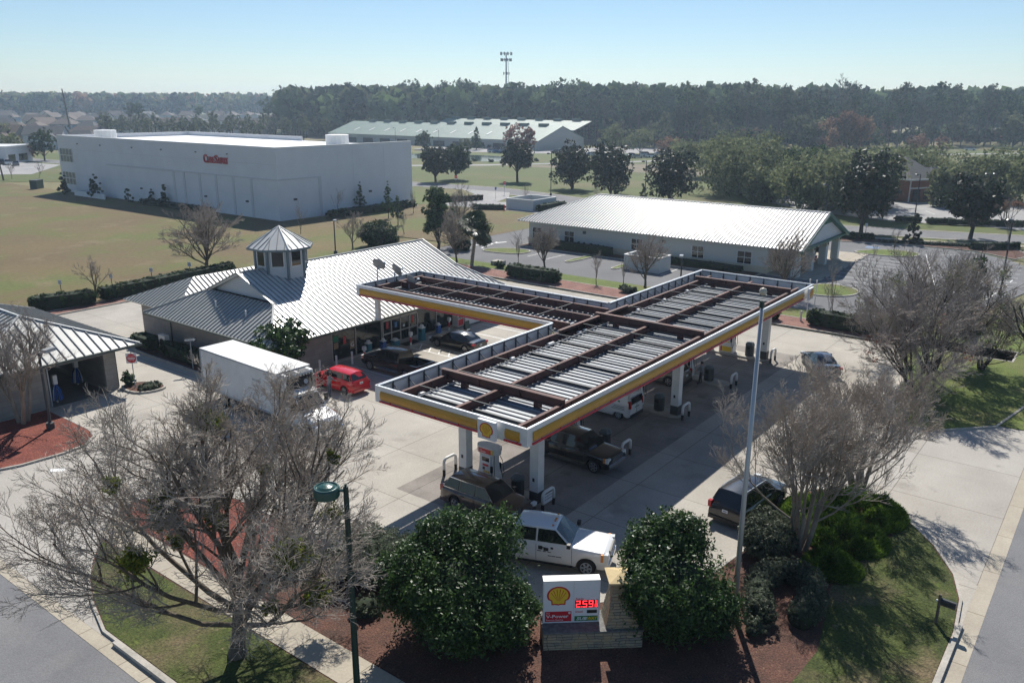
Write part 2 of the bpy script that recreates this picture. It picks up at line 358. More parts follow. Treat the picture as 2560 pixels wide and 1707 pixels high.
def leaf_quads(blobs, n, size, seed, clump=26, csize=.28, shell=.72, up=.35, aspect=.55, droop=0.):
    """leaf faces in clumps through and around ellipsoids (x,y,z,rx,ry,rz)"""
    g = np.random.default_rng(seed); B = np.array(blobs, float)
    wgt = B[:, 3]*B[:, 4] + B[:, 4]*B[:, 5] + B[:, 3]*B[:, 5]; wgt /= wgt.sum()
    nc = max(1, n // clump); bi = g.choice(len(B), nc, p=wgt)
    d = unit(g.normal(size=(nc, 3))); r = np.where(g.random(nc) < .75, shell + (1.05-shell)*g.random(nc), g.random(nc)**.5*shell)
    cc = B[bi, :3] + d * r[:, None] * B[bi, 3:6]
    ci = np.repeat(np.arange(nc), clump); m = len(ci)
    cs = csize * B[bi, 3:6].mean(1) * (.6 + .8*g.random(nc))
    off = unit(g.normal(size=(m, 3))) * (g.random(m)**.45)[:, None] * cs[ci][:, None]
    c = cc[ci] + off
    nrm = unit(d[ci]*.6 + g.normal(size=(m, 3))*.75 + np.array([0, 0, up]))
    a = unit(np.cross(nrm, g.normal(size=(m, 3)))); b = np.cross(nrm, a)
    s = size * (.6 + .8*g.random(m))[:, None]
    a = a*s; b = b*s*aspect
    if droop: a[:, 2] -= droop*size
    V = np.stack([c-a, c-b*.9+a*.1, c+a, c+b*.9+a*.1], 1)
    # leaf colour varies leaf by leaf and sprig by sprig
    q = g.random(nc)[ci]*.6 + g.random(m)*.4
    mi = np.where(q > .68, 1, np.where(q < .3, 2, 0))
    return V, mi

def crown(name, blobs, n, size, mats, seed, parent=None, **k):
    V, mi = leaf_quads(blobs, n, size, seed, **k)
    return link(name, quads_mesh(name, V, mats, mi), parent)

def seg_quads(P0, P1, r0, r1, sides=3):
    d = unit(P1 - P0); ref = np.where(np.abs(d[:, 2:3]) < .9, np.array([[0, 0, 1.]]), np.array([[1., 0, 0]]))
    x = unit(np.cross(d, ref)); y = np.cross(d, x); out = []
    for j in range(sides):
        t0, t1 = 2*math.pi*j/sides, 2*math.pi*(j+1)/sides
        e0 = x*math.cos(t0) + y*math.sin(t0); e1 = x*math.cos(t1) + y*math.sin(t1)
        out.append(np.stack([P0+e0*r0[:, None], P0+e1*r0[:, None], P1+e1*r1[:, None], P1+e0*r1[:, None]], 1))
    return np.concatenate(out)

def grow_tree(seed, H, rad, r0, stems=1, fork=.28, mains=7, kids=(7, 7, 6), lens=(.42, .42, .45), el=(12, 80), twig=.006, lean=(0, 0), wig=.16, upk=.10, clear=0.0):
    """returns trunk MB (trunk and limbs), twig segments and limb end points; crown fills a dome of height H and radius rad"""
    g = random.Random(seed); tb = MB(); S = []; tips = []
    def rv(): return Vector((g.gauss(0, 1), g.gauss(0, 1), g.gauss(0, 1)))
    def limb(p, d, L, ra, rb, k, up):
        pts = [p.copy()]; d = d.normalized(); st = L / k
        for i in range(k):
            d = (d + rv()*wig*.5 + Vector((0, 0, up))).normalized(); pts.append(pts[-1] + d*st)
        return pts, [ra + (rb-ra)*i/k for i in range(k+1)], d
    def branch(p, d, L, r, lev):
        k = (6, 5, 3, 2, 2)[min(lev, 4)]
        pts, rr, _ = limb(p, d, L, r, max(r*.35, twig*.8), k, upk if lev < 3 else upk*.6)
        if lev < 2 and r > .018: tb.tube(pts, rr, 6 if lev == 0 else 4, cap=False)
        else:
            for i in range(k): S.append((*pts[i], *pts[i+1], rr[i], rr[i+1]))
        if lev < 2: tips.append((pts[-1], pts[k//2]))
        if lev >= len(kids): return
        nk = max(1, int(kids[lev] * (.75 + .5*g.random())))
        for i in range(nk):
            f = .25 + .75*(i + g.random())/nk; x = min(f*k, k-1e-4); a = int(x); q = pts[a].lerp(pts[a+1], x-a)
            pd = (pts[a+1] - pts[a]).normalized(); side = pd.cross(rv()).normalized(); ang = R(g.uniform(22, 55))
            nd = pd*math.cos(ang) + side*math.sin(ang)
            if nd.z < -.25: nd.z *= .3
            branch(q, nd, L*lens[lev]*(1.15 - .5*f)*g.uniform(.75, 1.3), max(rr[a]*.62, twig), lev+1)
    for s in range(stems):
        a0 = 2*math.pi*(s + .3*g.random())/max(stems, 1); sp = 0 if stems == 1 else 1
        base = Vector((math.cos(a0)*r0*1.6*sp, math.sin(a0)*r0*1.6*sp, -.1))
        d0 = Vector((math.cos(a0)*.28*sp + lean[0], math.sin(a0)*.28*sp + lean[1], 1))
        fh = H*fork*(g.uniform(.85, 1.15)); pts, rr, d = limb(base, d0, fh, r0, r0*.72, 4, 0)
        if stems == 1: rr[0] *= 1.5; rr[1] *= 1.05
        tb.tube(pts, rr, 8, cap=False); top = pts[-1]
        mm = max(2, mains // stems)
        for i in range(mm):
            az = (a0 + g.uniform(-1.1, 1.1)) if stems > 1 else 2.4*i + g.uniform(-.3, .3)
            e = R(el[0] + (el[1]-el[0])*((i+.5)/mm if stems == 1 else g.random()))
            ex = rad*math.cos(e)*g.uniform(.85, 1.1); ez = (H-fh)*math.sin(e)*g.uniform(.9, 1.08) + .12*H*math.cos(e)
            v = Vector((math.cos(az)*ex, math.sin(az)*ex, ez)); j = g.choice((2, 3, 4)) if i else 4
            branch(pts[j], v.normalized() - Vector((0, 0, .12)), v.length*.86, rr[j]*.5*(.8+.5*math.sin(e)), 0)
    return tb, np.array(S), tips

def bare_tree(label, loc, H, rad, r0, seed, bark='bark', twigm='twig', group=None, name='bare_tree', leaves=None, cat='tree', **k):
    t = thing(name, label, cat, loc, group=group)
    tb, S, tips = grow_tree(seed, H, rad, r0, **k)
    tb.build('trunk', K[bark], t, smooth=True)
    Q = seg_quads(S[:, :3], S[:, 3:6], S[:, 6], S[:, 7])
    link('branches', quads_mesh('branches', Q, K[twigm]), t)
    if leaves:
        mats, n, size, nb, rb = leaves; g = random.Random(seed+5)
        bl = []
        for i in range(nb):
            a, b = g.choice(tips); p = a.lerp(b, g.random()*.6); bl.append((*p, rb, rb, rb*.8))
        crown('leaves', bl, n, size, mats, seed, t, shell=.3, csize=.7)
    return t, tips

def leafy_tree(label, loc, H, rad, mats, seed, n=5000, size=.2, trunk_h=.3, r0=.18, name='leafy_tree', group=None, lobes=9, shape='round', trunkm='barkdark', cat='tree', aspect=.55, limbs=5, clump=26, csize=.28):
    t = thing(name, label, cat, loc, group=group); g = random.Random(seed); bl = []; z0 = H*trunk_h
    hc = (H - z0)/2
    for i in range(lobes):
        a = 2.4*i + g.uniform(-.4, .4)
        if shape == 'cone':
            f = (i+.5)/lobes; rr = rad*(1-f)**.8*.55 + .12*rad; q = rad*(1-f)*.55
            bl.append((math.cos(a)*q, math.sin(a)*q, z0 + (H-z0)*f*.96, rr, rr, (H-z0)/lobes*1.5))
        else:
            f = (i+.5)/lobes; zz = z0 + (H-z0)*(.18 + .66*f) if shape == 'round' else z0 + H*(.12 + .66*f); ring = math.sqrt(max(.05, 1 - (2*(.15+.72*f)-1)**2))
            q = rad*.58*ring*g.uniform(.75, 1.1); rr = rad*g.uniform(.38, .55)
            bl.append((math.cos(a)*q, math.sin(a)*q, zz, rr, rr, rr*g.uniform(.7, .95)*min(1, hc/rad*1.1)))
    if shape != 'cone': bl.append((0, 0, z0 + hc, rad*.6, rad*.6, hc*.75))
    tb = MB(); tb.tube([(0, 0, -.1), (.03*H*g.uniform(-1, 1), .03*H*g.uniform(-1, 1), z0*.7 + .1), (0, 0, z0 + hc*.6)], [r0*1.25, r0, r0*.5], 7, cap=False)
    for b in bl[:limbs]: tb.tube([(0, 0, z0*.75), (b[0]*.5, b[1]*.5, (z0*.8 + b[2])/2), b[:3]], [r0*.55, r0*.35, r0*.12], 5, cap=False)
    tb.build('trunk', K[trunkm], t, smooth=True)
    crown('crown', bl, n, size, mats, seed, t, aspect=aspect, clump=clump, csize=csize)
    return t

def shrub(label, loc, rx, ry, h, mats, seed, n=3000, size=.09, name='shrub', group=None, rz=0, box=False, csize=.22, cat='shrub', lobes=7):
    """clipped or loose shrub: leaf clumps over a rounded body with stems inside"""
    t = thing(name, label, cat, loc, rz, group); g = random.Random(seed); bl = []
    if box:
        nx = max(2, int(rx/ry*1.3))
        for i in range(nx):
            x = -rx + ry*.8 + (2*rx - 1.6*ry)*i/(nx-1); bl.append((x, g.uniform(-.05, .05)*ry, h*.52, ry*1.05, ry, h*.5))
    else:
        bl.append((0, 0, h*.48, rx*.8, ry*.8, h*.48))
        for i in range(lobes):
            a = 2.4*i; q = g.uniform(.4, .62); zz = h*(.22 + .55*((i*.618) % 1)); bl.append((math.cos(a)*rx*q, math.sin(a)*ry*q, zz, rx*.42, ry*.42, h*.3))
    V, mi = leaf_quads(bl, int(n*1.8), size, seed, csize=csize*(.75 if box else 1), shell=.9, up=.5)
    V[:, :, 2] = np.clip(V[:, :, 2], .0, h*1.1) if not box else np.clip(V[:, :, 2], .0, h*1.04)
    link('foliage', quads_mesh('foliage', V, mats, mi), t); co = MB()
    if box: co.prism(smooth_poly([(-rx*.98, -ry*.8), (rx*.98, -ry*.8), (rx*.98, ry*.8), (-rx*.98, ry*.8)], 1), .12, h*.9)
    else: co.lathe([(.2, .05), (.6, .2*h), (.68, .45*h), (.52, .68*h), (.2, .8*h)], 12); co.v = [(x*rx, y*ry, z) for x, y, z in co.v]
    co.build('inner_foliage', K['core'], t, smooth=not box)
    tb = MB()
    for i in range(9 if not box else max(6, int(rx*5))):
        if box: x = -rx*.9 + 1.8*rx*(i+.5)/max(6, int(rx*5)); p = (x, 0, 0); q = (x + g.uniform(-.15, .15), g.uniform(-.3, .3)*ry, h*.7)
        else: a = 2.4*i; p = (.12*math.cos(a), .12*math.sin(a), -.05); q = (rx*.5*math.cos(a), ry*.5*math.sin(a), h*.7)
        tb.tube([p, q], [.03, .012], 4, cap=False)
    tb.build('stems', K['barkdark'], t)
    return t

# ------------------------------------------------------------------ setting: ground, streets, beds, kerbs
def flat(name, poly, m, z, kind='structure', label=None, cat=None):
    b = MB(); b.add([(p[0], p[1], z) for p in poly], [tuple(range(len(poly)))]); o = b.build(name, m)
    if b and o.data.polygons[0].normal.z < 0: o.data.flip_normals()
    return tag(o, kind=kind)
def arc(cx, cy, r, a0, a1, n=10): return [(cx + r*math.cos(R(a0 + (a1-a0)*i/n)), cy + r*math.sin(R(a0 + (a1-a0)*i/n))) for i in range(n+1)]
def inset(poly, d):
    a = sum(poly[i][0]*poly[(i+1)%len(poly)][1] - poly[(i+1)%len(poly)][0]*poly[i][1] for i in range(len(poly)))
    if a < 0: poly = poly[::-1]
    out = []; n = len(poly)
    for i in range(n):
        p0, p1, p2 = Vector(poly[i-1]), Vector(poly[i]), Vector(poly[(i+1) % n])
        e1 = (p1-p0); e2 = (p2-p1)
        if e1.length < 1e-6 or e2.length < 1e-6: continue
        e1.normalize(); e2.normalize(); n1 = Vector((-e1.y, e1.x)); n2 = Vector((-e2.y, e2.x)); b = n1+n2
        if b.length < .2: b = n1
        b = b.normalized(); out.append(tuple(p1 + b * d / max(.45, b.dot(n1))))
    return out
def bed(name, poly, m, h=.13, kw=.15, kname='kerb', kerbm='kerb'):
    """raised bed or island: kerb ring (a real step) and the soil or lawn inside it"""
    a = sum(poly[i][0]*poly[(i+1)%len(poly)][1] - poly[(i+1)%len(poly)][0]*poly[i][1] for i in range(len(poly)))
    if a < 0: poly = poly[::-1]
    inn = inset(poly, kw)
    if len(inn) == len(poly):
        b = MB(); n = len(poly)
        b.add([(*p, -.02) for p in poly] + [(*p, h) for p in poly] + [(*p, h) for p in inn] + [(*p, h-.05) for p in inn],
              [(i, (i+1) % n, n+(i+1) % n, n+i) for i in range(n)] + [(n+i, n+(i+1) % n, 2*n+(i+1) % n, 2*n+i) for i in range(n)] +
              [(2*n+i, 2*n+(i+1) % n, 3*n+(i+1) % n, 3*n+i) for i in range(n)])
        tag(b.build(kname, K[kerbm]), kind='structure')
    else: inn = poly
    flat(name, inn, K[m], h-.02)

# far ground as one sheet out to the horizon
flat('ground', [(-3000, -3000), (4500, -3000), (4500, 4500), (-3000, 4500)], K['terrain'], -.06)
flat('station_pavement', [(-15.4, -17.4), (47.6, -17.4), (47.6, 63), (-15.4, 63)], K['concrete'], 0)
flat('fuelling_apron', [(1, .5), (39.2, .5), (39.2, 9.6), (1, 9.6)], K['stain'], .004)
flat('driveway', [(-15.4, 8), (-5.4, 16.5), (-5.4, 29), (-15.4, 36)], K['drive'], .004)
flat('driveway', [(10, -17.4), (34, -17.4), (30, -9.5), (15.8, -9.5)], K['drive'], .004)
# streets with gutter pans
flat('street', [(-40, -400), (-15.9, -400), (-15.9, 400), (-40, 400)], K['asphalt'], -.012)
flat('street', [(-40.1, -45), (420, -45), (420, -18.0), (-40.1, -18.0)], K['asphalt'], -.008)
for p in ([(-15.95, 5), (-15.4, 5), (-15.4, 120), (-15.95, 120)], [(2, -18.05), (130, -18.05), (130, -17.4), (2, -17.4)],
          [(-15.95, -12), (-15.4, -12), (-15.4, 5), (-15.95, 5)], [(-11, -18.05), (2, -18.05), (2, -17.4), (-11, -17.4)]): flat('gutter', p, K['walk'], -.001)
corner = arc(-9.3, -11.3, 6.0, 180, 270, 8)
islandA = [(-15.3, 9.7), (-14.6, 12.1), (-13.8, 14), (-13, 15.3), (-11.7, 17.1), (-10.0, 18.9), (-8.6, 19.5), (-7.2, 18.9), (-5.6, 17), (-5.1, 15.4),
           (-5.1, 3.5), (-4.2, -1.0), (-2.2, -4.2), (0.2, -6.2), (3.5, -7.7), (7, -8.1), (11.0, -8.1), (13, -7.9), (15.0, -8.6), (16.1, -10.4), (15.9, -11.9), (14.4, -13.6),
           (12.5, -15.2), (10.2, -16.5), (8.2, -17.1), (5.5, -17.35)] + corner[::-1]
bed('corner_bed_mulch', islandA, 'mulch2', .10, .12)
za = .095
flat('red_mulch_bed', [(-10.0, 9), (-10.0, 18.4), (-8.6, 19.2), (-7.4, 18.6), (-5.8, 16.8), (-5.3, 15.2), (-5.3, 10)], K['mulch'], za)
flat('corner_lawn', [(-15.15, -10), (-15.15, 9.7), (-14.4, 12.1), (-13.6, 14), (-12.8, 15.2), (-11.75, 16.7), (-11.65, 8), (-11.65, -3), (-11.2, -8), (-9.2, -11.3), (-5, -12.9), (1, -13.3), (6.0, -12.3), (9.0, -12.6), (13.2, -13.6), (14.0, -13.8), (12.3, -15.1), (10.1, -16.35), (8.1, -16.95), (5.5, -17.2)] + inset(corner, 0)[::-1][:0] + [(-9.3, -17.2), (-13.5, -15.6)], K['grass'], za)
flat('sidewalk', [(-11.6, 17.1), (-10.1, 18.7), (-10.1, -4), (-9.2, -8), (-7, -10.2), (-8, -11.4), (-10.7, -8.8), (-11.6, -4.5)], K['walk'], za+.004)
tag(MB().box(-15.46, -10, -.03, -15.3, 8.6, .16).build('kerb', K['kerb']), kind='structure')
tag(MB().box(-9, -17.46, -.03, 6.2, -17.3, .16).build('kerb', K['kerb']), kind='structure')
# bed and lawn by the car wash
cwbed = [(-15.3, 34), (-14.6, 31.5), (-13, 29.6), (-10.3, 28.7), (-8, 28.5), (-6.6, 28.7), (-5.5, 29.7), (-5.2, 31), (-5.2, 36.9), (-15.3, 37)]
bed('red_mulch_bed', cwbed, 'mulch', .12, .15)
flat('lawn', [(-15.1, 34), (-14.4, 31.6), (-12.9, 29.9), (-12.2, 29.6), (-12.2, 36.8), (-15.1, 36.8)], K['grass'], .115)
flat('lawn', [(-15.3, 37.1), (-10.2, 37.1), (-10.2, 120), (-15.3, 120)], K['grass'], .05)
bed('green_bed', smooth_poly([(.0, 34.9), (2.3, 34.3), (2.6, 36.2), (1.6, 37.6), (.0, 37.6)], 2), 'mulch2', .14, .16)
bed('red_mulch_bed', smooth_poly([(5.3, 20.0), (6.8, 20.4), (7.0, 22.5), (7.0, 27.6), (5.5, 28), (5.3, 23)], 2), 'mulch', .13, .16)
bed('planting_bed', smooth_poly([(5.4, 29.6), (8.4, 29.8), (8.4, 47), (6.2, 47), (5.6, 45), (5.6, 38)], 1), 'mulch2', .13, .16)
# back boundary: lawn strip, mulch and the dry field beyond
bed('hedge_bed', [(-9.5, 62.8), (47.5, 62.9), (47.5, 64.9), (-9.5, 64.9)], 'mulch3', .12, .15)
flat('dry_field', [(-15, 64.9), (50, 64.9), (62, 64.9), (62, 75), (105, 88), (100, 96), (62.5, 99), (62.5, 214), (-15, 205)], K['field'], .03)
flat('lawn', [(47.6, 60), (62, 60), (62, 75), (50, 72)], K['field'], .034)
# right boundary: mulch strip and lawn beside the second lot
bed('mulch_strip', [(48.1, -14), (51.6, -14), (51.8, 4), (52.2, 60), (48.6, 60), (47.9, 20)], 'mulch3', .12, .15)
flat('green_lawn', [(51.75, -16.8), (66, -16.8), (64, -8), (60, -3.6), (56.3, -.5), (55.5, 6), (55, 60), (52.2, 60)], K['lawn'], .05)
flat('green_lawn', [(32, -16.9), (51.7, -16.9), (51.7, -14), (48, -14), (47.6, -9), (40, -10), (31.5, -13)], K['lawn'], .05)
flat('green_lawn', [(60, -16.9), (128, -16.9), (128, -8), (104, -7), (88, -14), (70, -13)], K['farlawn'], .045)
bed('right_verge_lawn', smooth_poly([(26.8, -10.9), (33, -16.6), (60, -16.9), (59, -10), (47.6, -4.8), (40, -7.6), (30.5, -8.6)], 1), 'lawn', .12, .15)
# second lot
flat('second_lot', [(55.2, 60), (55.2, 10), (56, 2), (59.5, -4), (66, -9), (80, -11.5), (94, -11), (101, -7), (105, -2), (105, 8), (103, 16), (100, 30), (100, 62), (72, 62), (63, 59.9)], K['lot'], .02)
# ------------------------------------------------------------------ fuel canopy
def scallop(mb, c, xd, yd, r, my, mr, off=.006):
    """fan shell emblem: red field, yellow fan with red rib lines, on a board plane"""
    c, x, y = Vector(c), Vector(xd).normalized(), Vector(yd).normalized(); z = x.cross(y)
    def P(a, b, o): return c + x*a*r + y*b*r + z*o
    def outline(s):
        p = []
        for i in range(29):
            t = R(-28 + 236*i/28); p.append((math.cos(t)*1.0*s, .12 + math.sin(t)*.86*s))
        p += [(-.62*s, -.42*s), (-.60*s, -.80*s), (-.2*s, -.80*s), (0, -.86*s), (.2*s, -.80*s), (.60*s, -.80*s), (.62*s, -.42*s)]
        return p
    for s, m, o in ((1.0, mr, off), (.84, my, off*2)):
        q = outline(s); n = len(q); mb.add([P(a, b, o) for a, b in q] + [P(0, 0, o)], [(i, (i+1) % n, n) for i in range(n)], m)
    for i in range(6):
        t = R(90 + (i-2.5)*25); a, b = math.cos(t), math.sin(t); e = Vector((-b, a)) * .018
        p0, p1 = (a*.10, -.45 + b*.1), (a*.72, .12 + b*.60)
        mb.add([P(p0[0]-e.x*.5, p0[1]-e.y*.5, off*3), P(p1[0]-e.x*1.8, p1[1]-e.y*1.8, off*3), P(p1[0]+e.x*1.8, p1[1]+e.y*1.8, off*3), P(p0[0]+e.x*.5, p0[1]+e.y*.5, off*3)], [(0, 1, 2, 3)], mr)

ISL = [4.3, 12.4, 20.4, 28.4, 36.4]
ZT, ZB = 6.22, 5.32
can = thing('fuel_canopy', 'large T-shaped open-topped fuel canopy with yellow and white fascia over the pump islands', 'canopy', (0, 0, 0))
outl = [(0, 0), (39.43, 0), (39.43, 9.87), (23.5, 9.87), (23.5, 29.04), (16.12, 29.04), (16.12, 9.87), (0, 9.87)]
def seam(mb, a, b, z0, z1, o0, o1, m):
    """panel along an edge between heights, standing o0..o1 out from the edge line"""
    a, b = Vector((*a, 0)), Vector((*b, 0)); d = (b-a).normalized(); n = Vector((d.y, -d.x, 0)); u = Vector((0, 0, 1))
    p = [a + n*o0, b + n*o0, b + n*o1, a + n*o1]
    mb.add([q + u*z0 for q in p] + [q + u*z1 for q in p], [(0,3,2,1),(4,5,6,7),(0,1,5,4),(1,2,6,5),(2,3,7,6),(3,0,4,7)], m)
for i in range(8):
    a, b = Vector(outl[i]), Vector(outl[(i+1) % 8]); d = (b-a).normalized(); L = (b-a).length; n = Vector((d.y, -d.x))
    conv0 = i not in (3, 6); conv1 = i not in (2, 5)
    fb = MB(); tr_ = .0515 if i % 2 else 0; seam(fb, a + d*(tr_ if conv0 else 0), b - d*(tr_ if conv1 else 0), ZB, ZT, -.05, 0, 0); fb.build('fascia', K['white'], can)
    cb = MB(); ia = a + d*(.052 if conv0 else 0); ib = b - d*(.052 if conv1 else 0)
    seam(cb, ia, ib, ZT-.05, ZT-.02, -.15, -.052, 0); seam(cb, ia + d*.1, ib - d*.1, ZT-.17, ZT-.052, -.15, -.13, 0)
    cb.build('fascia_cap', K['steel'], can)
    yb = MB(); m0, m1 = .42, .42
    segs = [(m0, L - m1)]
    if i == 7: segs = [(m0, L - 2.95), (L - 1.25, L - m1)]
    if i == 0: segs = [(m0, 37.0), (38.55, L - .3)]
    for s0, s1 in segs:
        # convex panel: bulging out in the middle, tucked back at the bottom
        prof = [(.004, 5.97), (.05, 5.93), (.085, 5.82), (.085, 5.70), (.06, 5.58), (.03, 5.50), (.004, 5.47)]
        A, B = a + d*s0, a + d*s1; k = len(prof)
        vs_ = [(A.x + n.x*o, A.y + n.y*o, z) for o, z in prof] + [(B.x + n.x*o, B.y + n.y*o, z) for o, z in prof]
        yb.add(vs_, [(j, j+1, k+j+1, k+j) for j in range(k-1)] + [tuple(range(k))[::-1], tuple(range(k, 2*k))])
    build_each(yb, 'yellow_panel', K['yellow'], can)
    rb = MB()
    for s0, s1 in segs:
        A, B = a + d*(s0-.05), a + d*(s1+.1); rb.tube([(A.x + n.x*.05, A.y + n.y*.05, 5.40), (B.x + n.x*.05, B.y + n.y*.05, 5.40)], .055, 8)
        if i < 2 or i == 7:
            q = s0 + .7
            while q < s1: C = a + d*q; rb.box(C.x-.03, C.y-.03, 5.44, C.x+.03, C.y+.03, 5.50); q += 1.55
    build_each(rb, 'red_strip', K['red'], can)
    pb = MB(); q = .55
    while q < L - .3:
        if (conv0 or q > .4):
            P = a + d*q - n*.14; pb.bar((P.x, P.y, ZB+.02), (P.x, P.y, ZT-.05), .07, .07)
            E = a + d*q - n*.85; pb.bar((P.x, P.y, 5.95), (E.x, E.y, 5.56), .04, .04)
        q += 1.2
    build_each(pb, 'fascia_bracket', K['darksteel'], can)
# roof deck: pans and upstanding ribs, widened and darkened to include their shadow; ribs run along Y over the pumps and along X over the link
dk = MB()
x = .75
dk.box(.7, .75, 5.32, 38.7, 9.15, 5.36, 0)
while x < 38.6: dk.box(x, .77, 5.36, x+.17, 9.13, 5.43, 1); x += .47
dk.box(16.9, 9.15, 5.322, 22.8, 28.3, 5.358, 0); y = 9.3
while y < 28.2: dk.box(16.92, y, 5.358, 22.78, y+.17, 5.43, 1); y += .47
dk.build('roof_deck', [K['deckpan'], K['ribshade']], can)
gb = MB()
for p in ((.052, .052, 39.3, .70), (.052, 9.2, 16.9, 9.81), (22.8, 9.2, 39.3, 9.81)): gb.box(p[0], p[1], 5.33, p[2], p[3], 5.355)
gb.box(.052, .705, 5.331, .69, 9.19, 5.354); gb.box(38.71, .705, 5.331, 39.37, 9.19, 5.354)
gb.box(16.18, 9.82, 5.331, 16.89, 28.95, 5.354); gb.box(22.81, 9.82, 5.331, 23.44, 28.95, 5.354); gb.box(16.9, 28.31, 5.331, 22.8, 28.95, 5.354)
build_each(gb, 'roof_gutter', mat('mossy_gutter', (.12, .105, .05), .9, col2=(.07, .075, .04), scale=2), can)
def ibeam(a, b, z0, z1, w, name='roof_beam'):
    m = MB(); a, b = Vector(a), Vector(b); h = z1 - z0; zz = Vector((0, 0, 1))
    m.bar(a + zz*(z1-.02), b + zz*(z1-.02), w, .04); m.bar(a + zz*(z0+.02), b + zz*(z0+.02), w, .04); m.bar(a + zz*((z0+z1)/2), b + zz*((z0+z1)/2), .05, h-.08)
    d = (b-a); k = int(d.length/2.2)
    for i in range(1, k):
        q = a + d*i/k; sd = d.normalized().cross(zz)*(w/2-.012); m.bar(q - sd + zz*((z0+z1)/2), q + sd + zz*((z0+z1)/2), .02, h-.085)
    return m.build(name, K['rust'], can)
for v in (1.0, 4.9, 8.65): ibeam((.6 if v < 8 else .75, v, 0), (38.6, v, 0), 5.46, 5.94, .2)
for u in (ISL[0], ISL[2], ISL[4]): ibeam((u, .85, 0), (u, 9.05, 0), 5.72, 6.22, .3, 'cross_beam')
for u in (17.5, 20.1, 22.55): ibeam((u, 9.3, 0), (u, 27.85, 0), 5.44, 5.98, .2)
ibeam((16.95, 28.0, 0), (22.85, 28.0, 0), 5.54, 6.02, .22); ibeam((15.2, 8.65, 0), (24.2, 8.65, 0), 5.55, 6.08, .24, 'link_beam')
pl = MB()
for k in range(12):
    u = 1.9 + 3.2*k if k else 1.9
    if min(abs(u - q) for q in (ISL[0], ISL[2], ISL[4])) < .6: continue
    pl.bar((u, 1.15, 5.97), (u, 8.5, 5.97), .05, .05); pl.bar((u, 1.12, 5.50), (u, 4.78, 5.50), .14, .12); pl.bar((u, 5.02, 5.50), (u, 8.52, 5.50), .14, .12)  # lower dark bars: deck joint and the rod's shadow built as one strip
for v in (12.3, 15.4, 18.5, 21.6, 24.7): pl.bar((17.6, v, 6.0), (22.5, v, 6.0), .05, .05)
for v in (2.3, 7.3): pl.bar((37.2, v, 5.62), (38.7, v, 5.62), .08, .12)
build_each(pl, 'purlin_and_shade_strip', K['darksteel'], can)
cd = MB()
cd2 = MB()
for u in (1.9, 5.7, 9.8, 13.7, 17.9, 21.6, 25.2, 29.4, 33.4): cd2.box(u-.14, 8.24, 5.50, u+.14, 8.46, 5.62)
cd.tube([(1.2, 8.1, 5.58), (37.5, 8.1, 5.58)], .022, 5); cd.tube([(2.2, 1.45, 5.57), (36, 1.45, 5.57)], .018, 5)
for u in (14.0, 17.2): cd2.box(u-.14, 8.24, 5.50, u+.14, 8.46, 5.62)
build_each(cd, 'conduit', K['white_dirty'], can); build_each(cd2, 'junction_box', K['white_dirty'], can)
for i, u in enumerate((ISL[0], ISL[2], ISL[4])):
    for v in (2.5, 7.4):
        c = MB().box(u-.27, v-.27, .78, u+.27, v+.27, 5.33).build('column', K['white'], can)
        MB().box(u-.275, v-.275, .14, u+.275, v+.275, .78).build('column_base', K['darksteel'], c)
        MB().box(u-.28, v-.05, 1.35, u-.271, v+.09, 1.55).build('column_notice', K['black'], c)
        MB().box(u-.16, v-.16, 5.4, u+.16, v+.16, 5.70).build('column_head', K['rust'], c)
for u in (17.2, 22.3): MB().box(u-.17, 27.6, 3.35, u+.17, 27.94, 5.34).box(u-.3, 27.45, 3.3, u+.3, 28.1, 3.36).build('column', K['white'], can)
for org, xd, size in (((-.10, 2.1, 5.77), (0, -1, 0), .98), ((37.75, -.13, 5.77), (1, 0, 0), .98)):
    e = MB(); xd = Vector(xd); zd = Vector((0, 0, 1)); nn = xd.cross(zd)
    o = Vector(org); h = .47
    vs_ = [o + xd*sx*.52 + zd*sz*h + nn*k for k in (.10, .26 if True else 0) for sx, sz in ((-1,-1),(1,-1),(1,1),(-1,1))]
    e.add(vs_, [(3,2,1,0),(4,5,6,7),(0,1,5,4),(1,2,6,5),(2,3,7,6),(3,0,4,7)], 0)
    scallop(e, o + nn*.262 - zd*.02, xd, zd, .40, 1, 2)
    e.build('shell_emblem_sign', [K['signwhite'], K['signyellow'], K['signred']], can)
# satellite dishes on the far end of the link
def dish(loc, rz, label, ped=1.0, tilt=35, name='satellite_dish'):
    t = thing(name, label, 'satellite dish', loc, rz); p = MB(); p.tube([(0, 0, 0), (0, 0, ped)], .05, 8); p.tube([(0, 0, ped), (.12, 0, ped+.15)], .07, 6); p.build('mast', K['steel'], t)
    d = MB(); d.lathe([(.001, .0), (.25, .03), (.45, .09), (.58, .16), (.60, .165), (.57, .135), (.3, .02), (.001, -.02)], 18)
    M_ = Matrix.Translation((.14, 0, ped+.25)) @ Matrix.Rotation(R(90-tilt), 4, 'Y'); d.xf(M_); d.build('reflector', mat('dish_grey_' + str(int(loc[0]*10)), (.3, .29, .28), .6), t, smooth=True)
    a = MB(); a.tube([(.1, 0, ped-.1), (.95, 0, ped+.35)], .022, 5); a.box(.88, -.12, ped+.3, 1.06, .12, ped+.42); a.build('feed_arm', K['steel'], t)
AZS = math.atan2(sdir.y, sdir.x)
dish((17.9, 28.4, 5.56), AZS - .4, 'tall-masted satellite dish on the canopy end, seen from behind', 1.75)
dish((19.7, 28.3, 5.6), AZS - .75, 'satellite dish on a short mast, leaning in profile on the canopy end beam', 1.0, 25)
dish((20.1, 27.0, 5.42), AZS - .75, 'pale satellite dish mounted low between the rusty canopy beams', .35, 25)

